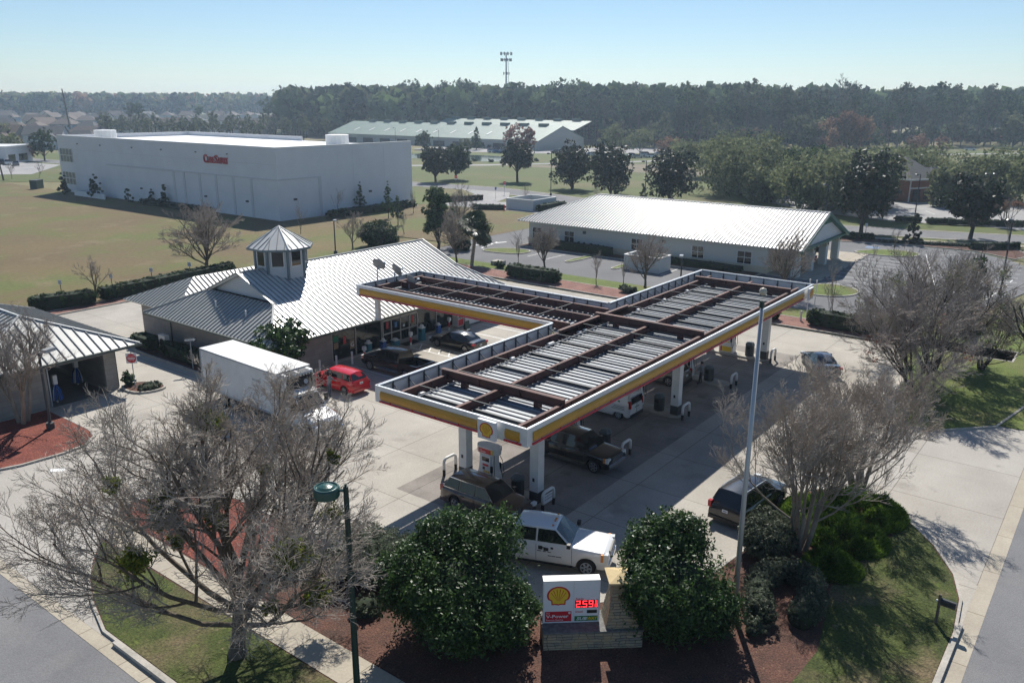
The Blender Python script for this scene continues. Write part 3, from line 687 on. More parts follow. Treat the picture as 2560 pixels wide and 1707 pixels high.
# ------------------------------------------------------------------ pump islands
ORD = ['first', 'second', 'third', 'fourth', 'fifth']
def pump(u, k):
    """dispenser with waisted cabinet, overhead valance and hoses; faces +X and -X"""
    t = thing('fuel_dispenser', f'white fuel dispenser with red header on the {ORD[k]} pump island from the price sign', 'fuel pump', (u, 5.7, .15), 0, 'fuel dispensers on the pump islands')
    b = MB()
    for s in (-1, 1):
        pass
    lv = [(0, .62, .34), (.55, .62, .34), (.95, .50, .30), (1.35, .47, .27), (1.9, .47, .25)]
    vs_ = []; fs = []
    for z, y_, x_ in lv: vs_ += [(-x_, -y_, z), (x_, -y_, z), (x_, y_, z), (-x_, y_, z)]
    for i in range(len(lv)-1):
        for j in range(4): fs.append((i*4+j, i*4+(j+1) % 4, i*4+4+(j+1) % 4, i*4+4+j))
    fs.append((16, 17, 18, 19)); b.add(vs_, fs); b.build('cabinet', K['white'], t)
    h = MB(); pr = [(.75*math.cos(R(a))*(1 if abs(math.cos(R(a))) < 2 else 1), .46*math.sin(R(a))) for a in range(0, 360, 15)]
    pr = [(max(-.40, min(.40, y_)), x_) for x_, y_ in pr]; h.prism(pr, 1.95, 2.33, 0); h.build('header', K['white'], t)
    for s in (-1, 1):
        q = MB(); q.box(.405*s if s > 0 else -.42, -.42, 2.0, .42 if s > 0 else -.405, .42, 2.26, 0)
        text_mb(q, 'Shell', (.422*s, -.33*s, 2.16), (0, s, 0), (0, 0, 1), .05, 1); text_mb(q, 'V-Power', (.422*s, -.33*s, 2.05), (0, s, 0), (0, 0, 1), .08, 1, bold=.02)
        q.build('header_panel', [K['signred'], K['signwhite']], t)
        y0 = MB(); y0.box(.40*s if s > 0 else -.412, -.55, 2.0, .412 if s > 0 else -.40, -.43, 2.28); y0.build('yellow_trim', K['signyellow'], t)
        f = MB(); a, c = sorted((.26*s, .335*s)); f.box(a, -.33, .78, c, .33, 1.82, 0)
        x_ = .337*s
        for bx in ((-.25, 1.5, .25, 1.75, 1), (-.2, 1.22, .2, 1.34, 2), (.05, 1.0, .2, 1.16, 3), (-.25, .84, -.15, .96, 4), (-.1, .84, 0, .96, 4), (.05, .84, .15, .96, 4)):
            x0, x1 = sorted((x_ - .004*s, x_ + .004*s)); f.box(x0, bx[0], bx[1], x1, bx[2], bx[3], bx[4])
        f.build('control_face', [K['signwhite'], K['glass_dark'], K['signred'], K['black'], K['signyellow']], t)
        p = MB(); a, c = sorted((.30*s, .36*s)); p.box(a, -.45, .08, c, .35, .5, 0); a, c = sorted((.31*s, .362*s)); p.box(a, .352, .08, c, .48, .5, 1); p.build('skirt_panel', [K['signyellow'], K['signred']], t)
        for ys in (-.50,):
            hs = MB(); hs.tube([(.2*s, ys, 1.9), (.36*s, ys-.12, 1.5), (.42*s, ys-.2, .75), (.42*s, ys-.1, .42), (.40*s, ys-.02, .8), (.38*s, ys+.06, 1.05)], .02, 6); hs.build('hose', K['black'], t, smooth=True)
            nz = MB(); nz.box(*sorted((.33*s, .41*s))[:1], ys-.02, .95, sorted((.33*s, .41*s))[1], ys+.12, 1.3); nz.build('nozzle', K['black'], t)
    return t
def bin_(u, v, k, name='trash_bin', hood=True):
    t = thing(name, f'dark grey litter bin on the {ORD[k]} pump island from the price sign', 'litter bin', (u, v, .15), 0, 'litter bins on the pump islands')
    MB().prism([(math.cos(R(a))*.36, math.sin(R(a))*.36) for a in (22, 68, 112, 158, 202, 248, 292, 338)], 0, .92).build('bin_body', K['darksteel'], t)
    MB().lathe([(.40, .92), (.38, 1.02), (.25, 1.16), (.05, 1.2)], 8).build('hood', mat('bin_hood', (.10, .12, .13), .5), t)
    MB().box(-.375, -.15, .62, -.33, .15, .84).build('slot', K['black'], t)
def hoop(u, v, k, far=False, sign=False):
    lb = f'white U-shaped pipe guard with black feet at the {"store" if far else "street"} end of the {ORD[k]} pump island'
    t = thing('pipe_guard', lb, 'bollard', (u, v, 0), 0, 'pipe guards at the pump island ends')
    w_ = .5; r_ = .24; pts = [(-w_, 0, .38)] + [(-w_ + r_ - r_*math.cos(R(a)), 0, .78 + r_*math.sin(R(a))) for a in range(0, 91, 18)] + [(w_ - r_ + r_*math.sin(R(a)), 0, .78 + r_*math.cos(R(a))) for a in range(0, 91, 18)] + [(w_, 0, .38)]
    MB().tube(pts, .085, 10).build('pipe', K['white'], t, smooth=True)
    for s in (-1, 1): MB().tube([(s*w_, 0, 0), (s*w_, 0, .38)], .088, 10).build('foot', K['black'], t)
    if sign:
        q = MB(); q.box(-.36, -.01, .32, .36, .01, .82, 0); text_mb(q, 'ATTENTION', (0, -.012, .66), (1, 0, 0), (0, 0, 1), .08, 1, align='CENTER'); text_mb(q, 'NO SMOKING', (0, -.012, .50), (1, 0, 0), (0, 0, 1), .07, 1, align='CENTER'); q.build('notice', [K['signwhite'], K['black']], t)
for k, u in enumerate(ISL):
    p = [(u-.62, 2.6), (u-.3, 2.1), (u+.3, 2.1), (u+.62, 2.6), (u+.62, 7.6), (u+.3, 8.1), (u-.3, 8.1), (u-.62, 7.6)]
    tag(MB().prism(p, -.02, .15).build('pump_island', K['kerb']), kind='structure')
    pump(u, k)
    bin_(u, 3.75, k) if k != 1 else bin_(u + .3, 3.4, k)
    hoop(u, 1.75, k, sign=(k == 0)); 
    if k in (0, 1, 2): hoop(u, 8.6, k, far=True)
# ------------------------------------------------------------------ buildings
def roof_plane(mb, poly, sp=.45, m=0, ms=1, rw=.05, rh=.07, t=.12):
    p = [Vector(q) for q in poly]; nr = Vector((0, 0, 0))
    for i in range(len(p)): nr += p[i].cross(p[(i+1) % len(p)])
    nr.normalize()
    if nr.z < 0: p = p[::-1]; nr = -nr
    mb.slab(p, t, m)
    e = Vector((0, 0, 1)).cross(nr)
    if e.length < 1e-4: return mb
    e.normalize(); s = nr.cross(e); P = [(q.dot(e), q.dot(s)) for q in p]; off = p[0].dot(nr)
    lo, hi = min(a for a, _ in P), max(a for a, _ in P); a = math.ceil(lo/sp)*sp
    while a < hi - .05:
        ys = []
        for i in range(len(P)):
            (x0, y0), (x1, y1) = P[i], P[(i+1) % len(P)]
            if (x0 - a)*(x1 - a) < 0: ys.append(y0 + (y1-y0)*(a-x0)/(x1-x0))
        if len(ys) >= 2:
            y0, y1 = min(ys), max(ys)
            if y1 - y0 > .15:
                q0 = e*a + s*(y0+.02) + nr*(off + rh/2); q1 = e*a + s*(y1-.02) + nr*(off + rh/2); mb.bar(q0, q1, rw, rh, ms, up=nr)
        a += sp
    return mb
def ridge_cap(mb, a, b, m=0, w_=.16): mb.bar(Vector(a)+Vector((0, 0, .05)), Vector(b)+Vector((0, 0, .05)), w_, .07, m)

# --- convenience store
st = thing('convenience_store', 'block-walled filling station shop with pale metal roof and glass front', 'shop', (0, 0, 0))
X0, X1, Y0, Y1, ZE, ZR = 7.0, 34.7, 28.3, 45.6, 3.15, 7.0
G0, G1, GY0, GY1, ZG, RY = 10.7, 32.2, 32.6, 41.4, 5.08, 37.0
wl = MB(); T = .3
wl.box(8.5, 29.9, 0, 8.8, 44.4, 3.2); wl.box(33.0, 29.9, 0, 33.3, 44.4, 3.2); wl.box(8.5, 44.4, 0, 33.3, 44.7, 3.2)
wl.box(8.5, 29.6, 0, 13.75, 29.9, 3.2); wl.box(28.5, 29.6, 0, 33.3, 29.9, 3.2); wl.build('wall', K['cmu'], st)
wb = MB(); wb.box(13.75, 29.62, 2.66, 28.5, 29.9, 3.2, 0); wb.box(13.75, 29.45, .0, 28.5, 29.9, .16, 1); wb.build('front_beam', [mat('taupe_trim', (.34, .31, .27), .7), K['kerb']], st)
rf = MB()
roof_plane(rf, [(X0, Y0, ZE), (X1, Y0, ZE), (G1, GY0, ZG), (G0, GY0, ZG)]); roof_plane(rf, [(G0, GY0, ZG), (G1, GY0, ZG), (G1, RY, ZR), (G0, RY, ZR)])
roof_plane(rf, [(X1, Y1, ZE), (X0, Y1, ZE), (G0, GY1, ZG), (G1, GY1, ZG)]); roof_plane(rf, [(G1, GY1, ZG), (G0, GY1, ZG), (G0, RY, ZR), (G1, RY, ZR)])
rf.build('roof', [K['roofmetal'], K['seam']], st)
hf = MB(); roof_plane(hf, [(X0, Y1, ZE), (X0, Y0, ZE), (G0, GY0, ZG), (G0, GY1, ZG)]); roof_plane(hf, [(X1, Y0, ZE), (X1, Y1, ZE), (G1, GY1, ZG), (G1, GY0, ZG)])
build_each(hf, 'hip_roof', [K['roofgreen'], K['seam']], st)
cp = MB()
for a, b in (((G0, RY, ZR), (G1, RY, ZR)), ((X0, Y0, ZE), (G0, GY0, ZG)), ((X1, Y0, ZE), (G1, GY0, ZG)), ((X0, Y1, ZE), (G0, GY1, ZG)), ((G0-.1, GY0, ZG), (G0-.1, RY, ZR+.02)), ((G0-.1, GY1, ZG), (G0-.1, RY, ZR+.02)), ((G1+.1, GY0, ZG), (G1+.1, RY, ZR+.02))): ridge_cap(cp, a, b)
cp.build('ridge_cap', K['roofgreen'], st)
for gx, s in ((G0 + .5, -1), (G1 - .5, 1)):
    g = MB(); pts = [(gx, GY0 + .25, ZG - .05), (gx, GY1 - .25, ZG - .05), (gx, RY, ZR - .12)]; g.add(pts + [(gx - s*.1, y, z) for _, y, z in pts], [(0, 1, 2), (5, 4, 3), (0, 3, 4, 1), (1, 4, 5, 2), (2, 5, 3, 0)])
    for k in range(9):
        z = ZG + .08 + k*.19; f = (z - ZG)/(ZR - ZG); a, b = GY0 + (RY-GY0)*f + .4, GY1 - (GY1-RY)*f - .4
        if b - a > .3: g.bar((gx + s*.012, a, z), (gx + s*.012, b, z), .03, .03)
    g.build('gable_siding', K['siding'], st)
gt = MB()
gt.box(X0-.13, Y0-.13, ZE-.17, X1+.13, Y0, ZE-.01); gt.box(X0-.13, Y0, ZE-.17, X0, Y1, ZE-.01); gt.box(X1, Y0, ZE-.17, X1+.13, Y1, ZE-.01)
for y in (44.1, 30.4): gt.tube([(X0-.06, y, ZE-.1), (8.44, y, ZE-.45), (8.44, y, .1)], .05, 6)
build_each(gt, 'gutter', K['gutter'], st)
MB().box(X0, Y0, ZE-.19, X1, 29.6, ZE-.15).box(X0, 29.6, ZE-.19, 8.5, Y1, ZE-.15).build('soffit', K['white_dirty'], st)
# glass shop front: dark panes with real depth, mullions and doors
gl = MB()
for a, b in ((13.85, 16.3), (16.35, 19.25), (23.75, 26.1), (26.15, 28.4)): gl.box(a, 29.68, .16, b, 29.72, 2.66)
build_each(gl, 'shop_window', K['glass_store'], st)
fr = MB()
for x in (13.75, 16.28, 19.22, 23.65, 26.08, 28.4): fr.box(x, 29.62, .16, x+.1, 29.76, 2.66)
for x in (19.32, 20.32, 21.42, 22.52, 23.55): fr.box(x-.05, 29.5, .1, x+.05, 29.68, 2.5)
fr.box(19.3, 29.5, 2.3, 23.6, 29.7, 2.62); fr.box(19.3, 29.52, 1.12, 23.6, 29.66, 1.24); fr.box(19.3, 29.52, .1, 23.6, 29.66, .3)
build_each(fr, 'window_frame', mat('anodised_frame', (.42, .39, .35), .5), st)
for i in range(4):
    x = 19.38 + i*1.06; d = MB(); d.box(x, 29.57, .3, x+.92, 29.60, 1.12).box(x, 29.57, 1.24, x+.92, 29.60, 2.3); build_each(d, 'door_pane', K['glass_store'], st)
ps = MB(); ps.box(19.75, 29.555, 1.62, 20.02, 29.568, 2.22, 0).box(20.75, 29.555, 1.55, 21.05, 29.568, 2.0, 1).box(21.75, 29.555, 1.4, 22.0, 29.568, 1.62, 2).box(22.85, 29.555, 1.55, 23.12, 29.568, 2.2, 0)
ps.box(15.0, 29.66, 1.35, 15.3, 29.675, 2.0, 0).box(13.95, 29.66, 1.7, 14.5, 29.675, 2.2, 3).box(14.0, 29.66, 1.1, 14.45, 29.675, 1.65, 4)
ps.box(15.7, 29.66, .75, 16.2, 29.675, 1.5, 4); text_mb(ps, 'G', (15.95, 29.655, .95), (1, 0, 0), (0, 0, 1), .38, 2, align='CENTER', bold=.02)
build_each(ps, 'window_poster', [mat('poster_red', (.55, .06, .06), .6), mat('poster_blue', (.1, .22, .45), .6), K['signwhite'], mat('poster_green', (.02, .2, .1), .6), mat('poster_tan', (.3, .2, .11), .6)], st)
inn = MB()
for k in range(7): x = 14.2 + k*.75; inn.box(x, 31.5 + .2*(k % 2), 0, x+.5, 32.2, 1.0 + .25*(k % 3), k % 3)
inn.box(24, 32, 0, 28, 32.6, 2.0, 1); inn.box(8.8, 29.95, .0, 33, 44.3, .05, 3); build_each(inn, 'shop_shelf', [mat('shelf_goods', (.2, .12, .08), .8), mat('cooler_teal', (.03, .16, .18), .6), mat('goods_light', (.35, .33, .3), .8), mat('shop_floor', (.2, .19, .18), .6)], st)
# eight-sided roof lantern
cu = MB(); cx, cy = 15.0, 37.0; NG = 8; def_r = 2.12
def ring(r, z): return [(cx + r*math.cos(R(22.5 + 45*i)), cy + r*math.sin(R(22.5 + 45*i)), z) for i in range(NG)]
a, b = ring(def_r, 5.6), ring(def_r, 8.75)
cu.add(a + b, [(i, (i+1) % 8, 8+(i+1) % 8, 8+i) for i in range(8)]); lan = cu.build('roof_lantern', mat('lantern_panel', (.5, .52, .53), .6), st)
pt = MB(); wn = MB(); wf = MB()
for i in range(8):
    p, q = Vector(a[i]), Vector(a[(i+1) % 8]); mdl = (p+q)/2; n = Vector((mdl.x-cx, mdl.y-cy, 0)).normalized(); d = (q-p).normalized()
    pp = p + Vector((p.x-cx, p.y-cy, 0)).normalized()*.02; pt.tube([(pp.x, pp.y, 5.7), (pp.x, pp.y, 8.75)], .13, 6)
    c = mdl + n*.015
    def rect(hw, z0, z1, o): return [c - d*hw + n*o + Vector((0, 0, z0-5.6)), c + d*hw + n*o + Vector((0, 0, z0-5.6)), c + d*hw + n*o + Vector((0, 0, z1-5.6)), c - d*hw + n*o + Vector((0, 0, z1-5.6))]
    wn.add(rect(.47, 7.22, 8.48, .02), [(0, 1, 2, 3)])
    for s0, s1 in (((-.5, 7.2), (.5, 7.2)), ((.5, 7.2), (.5, 8.5)), ((.5, 8.5), (-.5, 8.5)), ((-.5, 8.5), (-.5, 7.2))):
        A = c + d*s0[0] + n*.03 + Vector((0, 0, s0[1]-5.6)); B = c + d*s1[0] + n*.03 + Vector((0, 0, s1[1]-5.6)); wf.bar(A, B, .06, .06, up=n)
build_each(pt, 'corner_post', K['trim'], lan); build_each(wn, 'lantern_window', K['glass_dark'], lan); build_each(wf, 'lantern_window_frame', K['white'], lan)
lr = MB(); e = ring(2.75, 8.72); ap = (cx, cy, 10.35)
for i in range(8): roof_plane(lr, [e[i], e[(i+1) % 8], ap], .62, rw=.045, rh=.05, t=.06); lr.bar(Vector(e[i]) + Vector((0, 0, .03)), Vector(ap), .1, .06)
lr.build('lantern_roof', [K['roofmetal'], K['seam']], lan)
fa = MB()
for i in range(8): fa.bar(Vector(e[i]) - Vector((0, 0, .09)), Vector(e[(i+1) % 8]) - Vector((0, 0, .09)), .1, .18)
fa.build('lantern_fascia', K['trim'], lan)
# rear wing of the store
rw_ = MB(); W0, W1, V0, V1 = 8.4, 26, 44.8, 51.6
roof_plane(rw_, [(W0, V1, ZE), (W0, 43.0, ZE), (12.4, 46.4, 5.2)]); roof_plane(rw_, [(W0, 43.0, ZE+.02), (W1, 43.0, ZE+.02), (22, 46.4, 5.2), (12.4, 46.4, 5.2)]); roof_plane(rw_, [(W1, V1, ZE), (W0, V1, ZE), (12.4, 46.4, 5.2), (22, 46.4, 5.2)]); roof_plane(rw_, [(W1, 43.0, ZE), (W1, V1, ZE), (22, 46.4, 5.2)])
rw_.build('rear_wing_roof', [K['roofgreen'], K['seam']], st); MB().box(9.5, 44.72, 0, 25, 50.6, 3.2).build('rear_wing_wall', K['cmu'], st)
vp = MB()
for x, y, z in ((9.2, 38.2, 4.45), (9.0, 33.9, 4.35), (31.5, 30.2, 4.05)): vp.tube([(x, y, z-.3), (x, y, z+.35)], .07, 8)
build_each(vp, 'vent_pipe', K['white_dirty'], st)

# --- car wash
cw = thing('car_wash', 'grey block drive-through car wash bay with hipped metal roof', 'car wash', (0, 0, 0))
C0, C1, D0, D1 = -9.3, .1, 37.4, 52.0
cb = MB(); cb.box(C0, D0+.3, 0, C0+.3, D1, 3.5); cb.box(C1-.3, D0+.3, 0, C1, D1, 3.5); cb.box(C0, D0, 0, -4.75, D0+.3, 3.5); cb.box(-.75, D0, 0, C1, D0+.3, 3.5); cb.box(-4.75, D0, 2.75, -.75, D0+.3, 3.5)
cb.box(C0, D1, 2.9, C1, D1+.3, 3.5); cb.box(C0, D1, 0, -4.9, D1+.3, 2.9); cb.box(-.7, D1, 0, C1, D1+.3, 2.9); cb.box(-4.95, D0+.3, 0, -4.7, D1, 3.3); cb.build('wall', K['cmu'], cw)
cr = MB(); E0, E1, F0, F1, zc, zr = C0-.9, C1+1.4, D0-1.1, D1+1.2, 3.35, 5.75; mx_ = (E0+E1)/2; ya, yb = F0+5.0, F1-5.0
roof_plane(cr, [(E0, F0, zc), (E1, F0, zc), (mx_, ya, zr)], .62); roof_plane(cr, [(E1, F0, zc), (E1, F1, zc), (mx_, yb, zr), (mx_, ya, zr)], .62)
roof_plane(cr, [(E0, F1, zc), (E0, F0, zc), (mx_, ya, zr), (mx_, yb, zr)], .62); roof_plane(cr, [(E1, F1, zc), (E0, F1, zc), (mx_, yb, zr)], .62)
for a, b in (((E0, F0, zc), (mx_, ya, zr)), ((E1, F0, zc), (mx_, ya, zr)), ((mx_, ya, zr), (mx_, yb, zr)), ((E1, F1, zc), (mx_, yb, zr))): ridge_cap(cr, a, b, 2)
cr.build('roof', [K['roofgreen'], K['seam'], K['roofmetal']], cw)
cg = MB(); cg.box(E0-.12, F0-.12, zc-.18, E1+.12, F0, zc-.01); cg.box(E1, F0, zc-.18, E1+.12, F1, zc-.01); cg.box(E0-.12, F0, zc-.18, E0, F1, zc-.01); cg.tube([(E1, F0+.1, zc-.1), (C1+.05, D0+.1, zc-.5), (C1+.05, D0+.1, .1)], .05, 6); cg.build('gutter', K['gutter'], cw)
MB().box(-4.7, D0-.02, .0, -4.62, D0+.33, 2.75).build('door_jamb', K['steel'], cw)
tag(MB().box(-4.7, D0-.3, .004, -.75, D1+.4, .012).build('wash_bay_floor', mat('wet_concrete', (.10, .098, .095), .35, col2=(.16, .155, .15), scale=.5, coord='pos')), kind='structure')
def wash_brush(x, y, label, blue=True):
    t = thing('wash_brush', label, 'wash brush', (x, y, 0)); MB().box(-.14, -.14, 1.35, .14, .14, 2.0).tube([(0, 0, .0), (0, 0, 1.4)], .06, 8).build('motor_box', K['white'], t)
    g = random.Random(int(x*10)); b = MB()
    for i in range(46):
        a = g.uniform(0, 6.28); r = g.uniform(.2, .38); zt = 1.32; b.tube([(.05*math.cos(a), .05*math.sin(a), zt), (r*.7*math.cos(a), r*.7*math.sin(a), .95), (r*math.cos(a), r*math.sin(a), .2)], [.03, .05, .045], 4, 1 if i % 4 == 0 else 0)
    b.build('brush_strips', [mat('brush_blue' + str(int(x*10)), (.02, .08, .3), .8), mat('brush_pale' + str(int(x*10)), (.5, .48, .42), .8)], t)
wash_brush(-4.05, 37.95, 'blue and white wash brush beside the left jamb of the wash bay'); wash_brush(-1.35, 40.6, 'blue and white wash brush standing deeper in the wash bay')
t = thing('wash_gantry', 'dark gantry with red and blue curtains inside the car wash bay', 'wash machine', (-2.7, 46, 0))
MB().box(-1.8, -.2, 0, -1.5, .2, 2.6).box(1.4, -.2, 0, 1.7, .2, 2.6).box(-1.8, -.2, 2.4, 1.7, .2, 2.7).build('frame', K['steel'], t)
cbn = MB()
for i in range(16): x = -1.4 + i*.18; cbn.box(x, -.05, .9, x+.15, .05, 2.4, i*3//16)
build_each(cbn, 'curtain', [mat('curtain_red', (.3, .03, .03), .9), mat('curtain_dark', (.05, .05, .02), .9), mat('curtain_blue', (.02, .05, .25), .9)], t)

# --- self-storage building
cs = thing('storage_building', 'huge blank white self-storage building with red lettering high on the wall', 'building', (0, 0, 0))
S0, S1, U0, U1, SH = 62.5, 95.8, 100.0, 179.6, 12.6
wp = mat('storage_wall_paint', (.74, .74, .75), .8, col2=(.69, .69, .7), scale=.3)
wp2 = mat('storage_wall_recess', (.60, .60, .61), .8)
cb = MB(); cb.box(S0, U0, 0, S1, U0+.4, SH, 0); cb.box(S0, U0+.4, 0, S0+.4, U1, SH, 0); cb.box(S1-.4, U0+.4, 0, S1, 134, SH-.9, 0); cb.box(S1-.4, 134, 0, S1, U1, SH, 0); cb.box(S0+.4, U1-.4, 0, S1-.4, U1, SH, 0); cb.build('wall', wp, cs)
MB().box(S0+.4, U0+.4, SH-1.1, S1-.4, U1-.4, SH-.95).build('roof', mat('white_membrane', (.8, .8, .78), .6), cs)
MB().box(S0-.03, U0-.03, SH, S1+.02, U0+.42, SH+.05).box(S0-.03, U0+.42, SH, S0+.42, U1, SH+.05).build('parapet_cap', K['white'], cs)
for x, y in ((68, 168), (86, 111)): MB().lathe([(2.3, 0), (2.3, 2.1), (2.35, 2.2), (1.9, 2.25)], 16, (x, y, SH-.95)).build('roof_drum', K['white'], cs)
pn = MB()
def wx(y0, y1, z0, z1, m, d=.05): pn.box(S0-d, y0, z0, S0-.001, y1, z1, m)
ZP = 7.0
for y in (107.2, 112.6, 118, 123.3, 128.6, 132.2): wx(y, y+.6, 0, ZP, 1, .12)
wx(100, 132.8, ZP, ZP+.22, 1, .12); wx(132.8, 158, ZP-.1, ZP+.3, 1, .12)
pn.box(S0, U0-.12, ZP, 71.5, U0-.001, ZP+.22, 1); pn.box(71.5, U0-.12, 0, 72.1, U0-.001, ZP+.22, 1)
for z in (4.0, 9.6): pn.box(S0-.015, U0+.5, z, S0-.001, U1, z+.05, 1)
for x in (80, 88): pn.box(x, U0-.015, 0, x+.05, U0-.001, SH, 1)
build_each(pn, 'wall_pilaster', [wp, wp2], cs)
sw = MB(); sf = MB()
for z0, z1 in ((1.8, 4.6), (6.8, 9.8)):
    sw.box(S0-.02, 173.0, z0, S0+.01, 178.9, z1)
    for y in (173, 174.5, 176, 177.5, 178.8): sf.box(S0-.06, y, z0, S0-.02, y+.12, z1)
    for z in (z0, (z0+z1)/2, z1): sf.box(S0-.06, 173, z-.06, S0-.02, 178.9, z+.06)
build_each(sw, 'corner_window', mat('storage_glass', (.12, .17, .18), .2), cs); build_each(sf, 'window_frame', K['white'], cs)
lt = MB(); [text_mb(lt, s_, (S0-.02, y_, 9.2), (0, -1, 0), (0, 0, 1), h_, 0, off=.1, width=w_, bold=.03, depth=.2) for s_, y_, h_, w_ in (('C', 121.6, 1.45, 1.15), ('UBE', 120.3, 1.1, 2.1), ('S', 118.0, 1.45, 1.0), ('MART', 116.85, 1.1, 2.9))]; lt.build('wall_lettering', mat('storage_red', (.42, .02, .035), .5), cs)
wlm = MB()
for y in (170, 160, 147, 136, 124, 114): wlm.box(S0-.25, y-.1, 10.9, S0-.001, y+.1, 11.1)
for y in (162, 145, 122, 109): wlm.box(S0-.3, y-.25, 2.7, S0-.001, y+.25, 3.0)
for x in (66, 84): wlm.box(x-.3, U0-.3, 3.4, x+.3, U0-.001, 3.7)
build_each(wlm, 'wall_light', K['darksteel'], cs)
t = thing('low_wall', 'low white wall running along the foot of the storage building', 'wall'); MB().box(59.6, 155.5, 0, 59.9, 168.5, 1.1).box(59.9, 168.2, 0, 62.4, 168.5, 1.1).build('wall', K['white'], t)

# --- white roofed clinic in the second lot
cl = thing('clinic', 'long low pale building with a bright white metal roof and green gable trim', 'building', (0, 0, 0))
pale = mat('pale_cream_stucco', (.55, .57, .54), .8); base = mat('cream_wainscot', (.55, .5, .36), .8)
B0, B1, H0, H1 = 71.0, 87.0, 15.5, 52.0
cb = MB(); cb.box(B0, H0, .9, B1, H1, 3.5, 0); cb.box(B0-.06, H0-.06, 0, B1+.06, H1+.06, .9, 1); cb.build('wall', [pale, base], cl)
for x in (71.35, 76.2, 81.5, 86.65):
    c = MB(); c.box(x-.45, 11.6, 0, x+.45, 12.5, 2.55, 0).box(x-.5, 11.55, 2.55, x+.5, 12.55, 3.5, 1); c.build('porch_pillar', [pale, base], cl)
    MB().box(x-.12, 11.45, 2.75, x+.12, 11.55, 3.0).build('pillar_lamp', K['darksteel'], cl)
zr_, ze_ = 7.15, 3.55; r0_, r1_, rm, yg, yh, yend = 69.7, 88.3, 79.0, 10.9, 44.8, 53.2
cr = MB(); roof_plane(cr, [(r0_, yend, ze_), (r0_, yg, ze_), (rm, yg, zr_), (rm, yh, zr_)], .46, rw=.09, rh=.11); roof_plane(cr, [(r1_, yg, ze_), (r1_, yend, ze_), (rm, yh, zr_), (rm, yg, zr_)], .42); roof_plane(cr, [(r1_, yend, ze_), (r0_, yend, ze_), (rm, yh, zr_)], .42)
ridge_cap(cr, (rm, yg, zr_), (rm, yh, zr_), 0, .3); ridge_cap(cr, (r0_, yend, ze_), (rm, yh, zr_), 0, .2)
wr = mat('white_standing_seam', (.60, .59, .57), .4, spec=.5); cr.build('roof', [wr, mat('white_seam_shadow', (.20, .21, .21), .5)], cl)
g = MB(); g.add([(r0_+.4, 11.5, ze_-.1), (r1_-.4, 11.5, ze_-.1), (rm, 11.5, zr_-.3), (r0_+.4, 11.7, ze_-.1), (r1_-.4, 11.7, ze_-.1), (rm, 11.7, zr_-.3)], [(0, 1, 2), (5, 4, 3), (0, 3, 4, 1), (1, 4, 5, 2), (2, 5, 3, 0)]); g.build('gable', K['siding'], cl)
gg = mat('deep_green_trim', (.02, .12, .09), .5); g = MB(); d_ = Vector((rm-r0_, 0, zr_-ze_)).normalized()
for a, b in (((r0_, 11.2, ze_-.2), (rm, 11.2, zr_-.22)), ((r1_, 11.2, ze_-.2), (rm, 11.2, zr_-.22))): g.bar(a, b, .7, .35)
g.bar((r0_+.3, 11.3, ze_-.12), (r1_-.3, 11.3, ze_-.12), .4, .28); g.bar((rm-.2, 11.35, zr_-.9), (rm+.2, 11.35, zr_-.9), .3, 1.0); g.build('gable_trim', gg, cl)
tg = MB(); tg.add([(rm-3.2, 11.42, 5.62), (rm+3.2, 11.42, 5.62), (rm, 11.42, 6.85)], [(0, 1, 2)]); tg.build('gable_panel', gg, cl)
MB().box(B0-.3, 12.6, 3.4, B1+.3, H0, 3.5).build('porch_ceiling', pale, cl)
cwn = MB(); cwf = MB()
for y0, y1 in ((49.7, 51.3), (44, 45.6), (33, 34.6), (24, 25.6), (17.6, 19.4)):
    cwn.box(B0-.02, y0, 1.0, B0+.01, y1, 2.5)
    for y in (y0-.06, (y0+y1)/2-.03, y1): cwf.box(B0-.06, y, .95, B0-.02, y+.06, 2.55)
    for z in (.95, 1.75, 2.5): cwf.box(B0-.06, y0, z, B0-.02, y1, z+.06)
for x0, x1 in ((72.5, 75.4), (77.5, 80.8), (82.6, 86)):
    cwn.box(x0, H0-.03, .1, x1, H0-.001, 2.8); cwf.box(x0-.05, H0-.08, .05, x0+.05, H0-.03, 2.85); cwf.box(x1-.05, H0-.08, .05, x1+.05, H0-.03, 2.85); cwf.box(x0, H0-.08, 2.75, x1, H0-.03, 2.85); cwf.box((x0+x1)/2-.04, H0-.08, .1, (x0+x1)/2+.04, H0-.03, 2.75)
build_each(cwn, 'window', K['glass_dark'], cl); build_each(cwf, 'window_frame', K['white'], cl)
vb = MB()
for y in (42, 29.5): vb.box(B0-.14, y, 2.4, B0-.001, y+.45, 2.8)
build_each(vb, 'wall_vent', K['darksteel'], cl)
flat('walkway', [(70.6, 9.4), (93, 9.2), (93, 15.4), (88.4, 15.4), (70.6, 15.4)], K['walk'], .1)
tag(MB().box(70.5, 9.3, 0, 70.6, 15.4, .11).box(70.6, 9.25, 0, 93, 9.38, .11).build('kerb', K['kerb']), kind='structure')

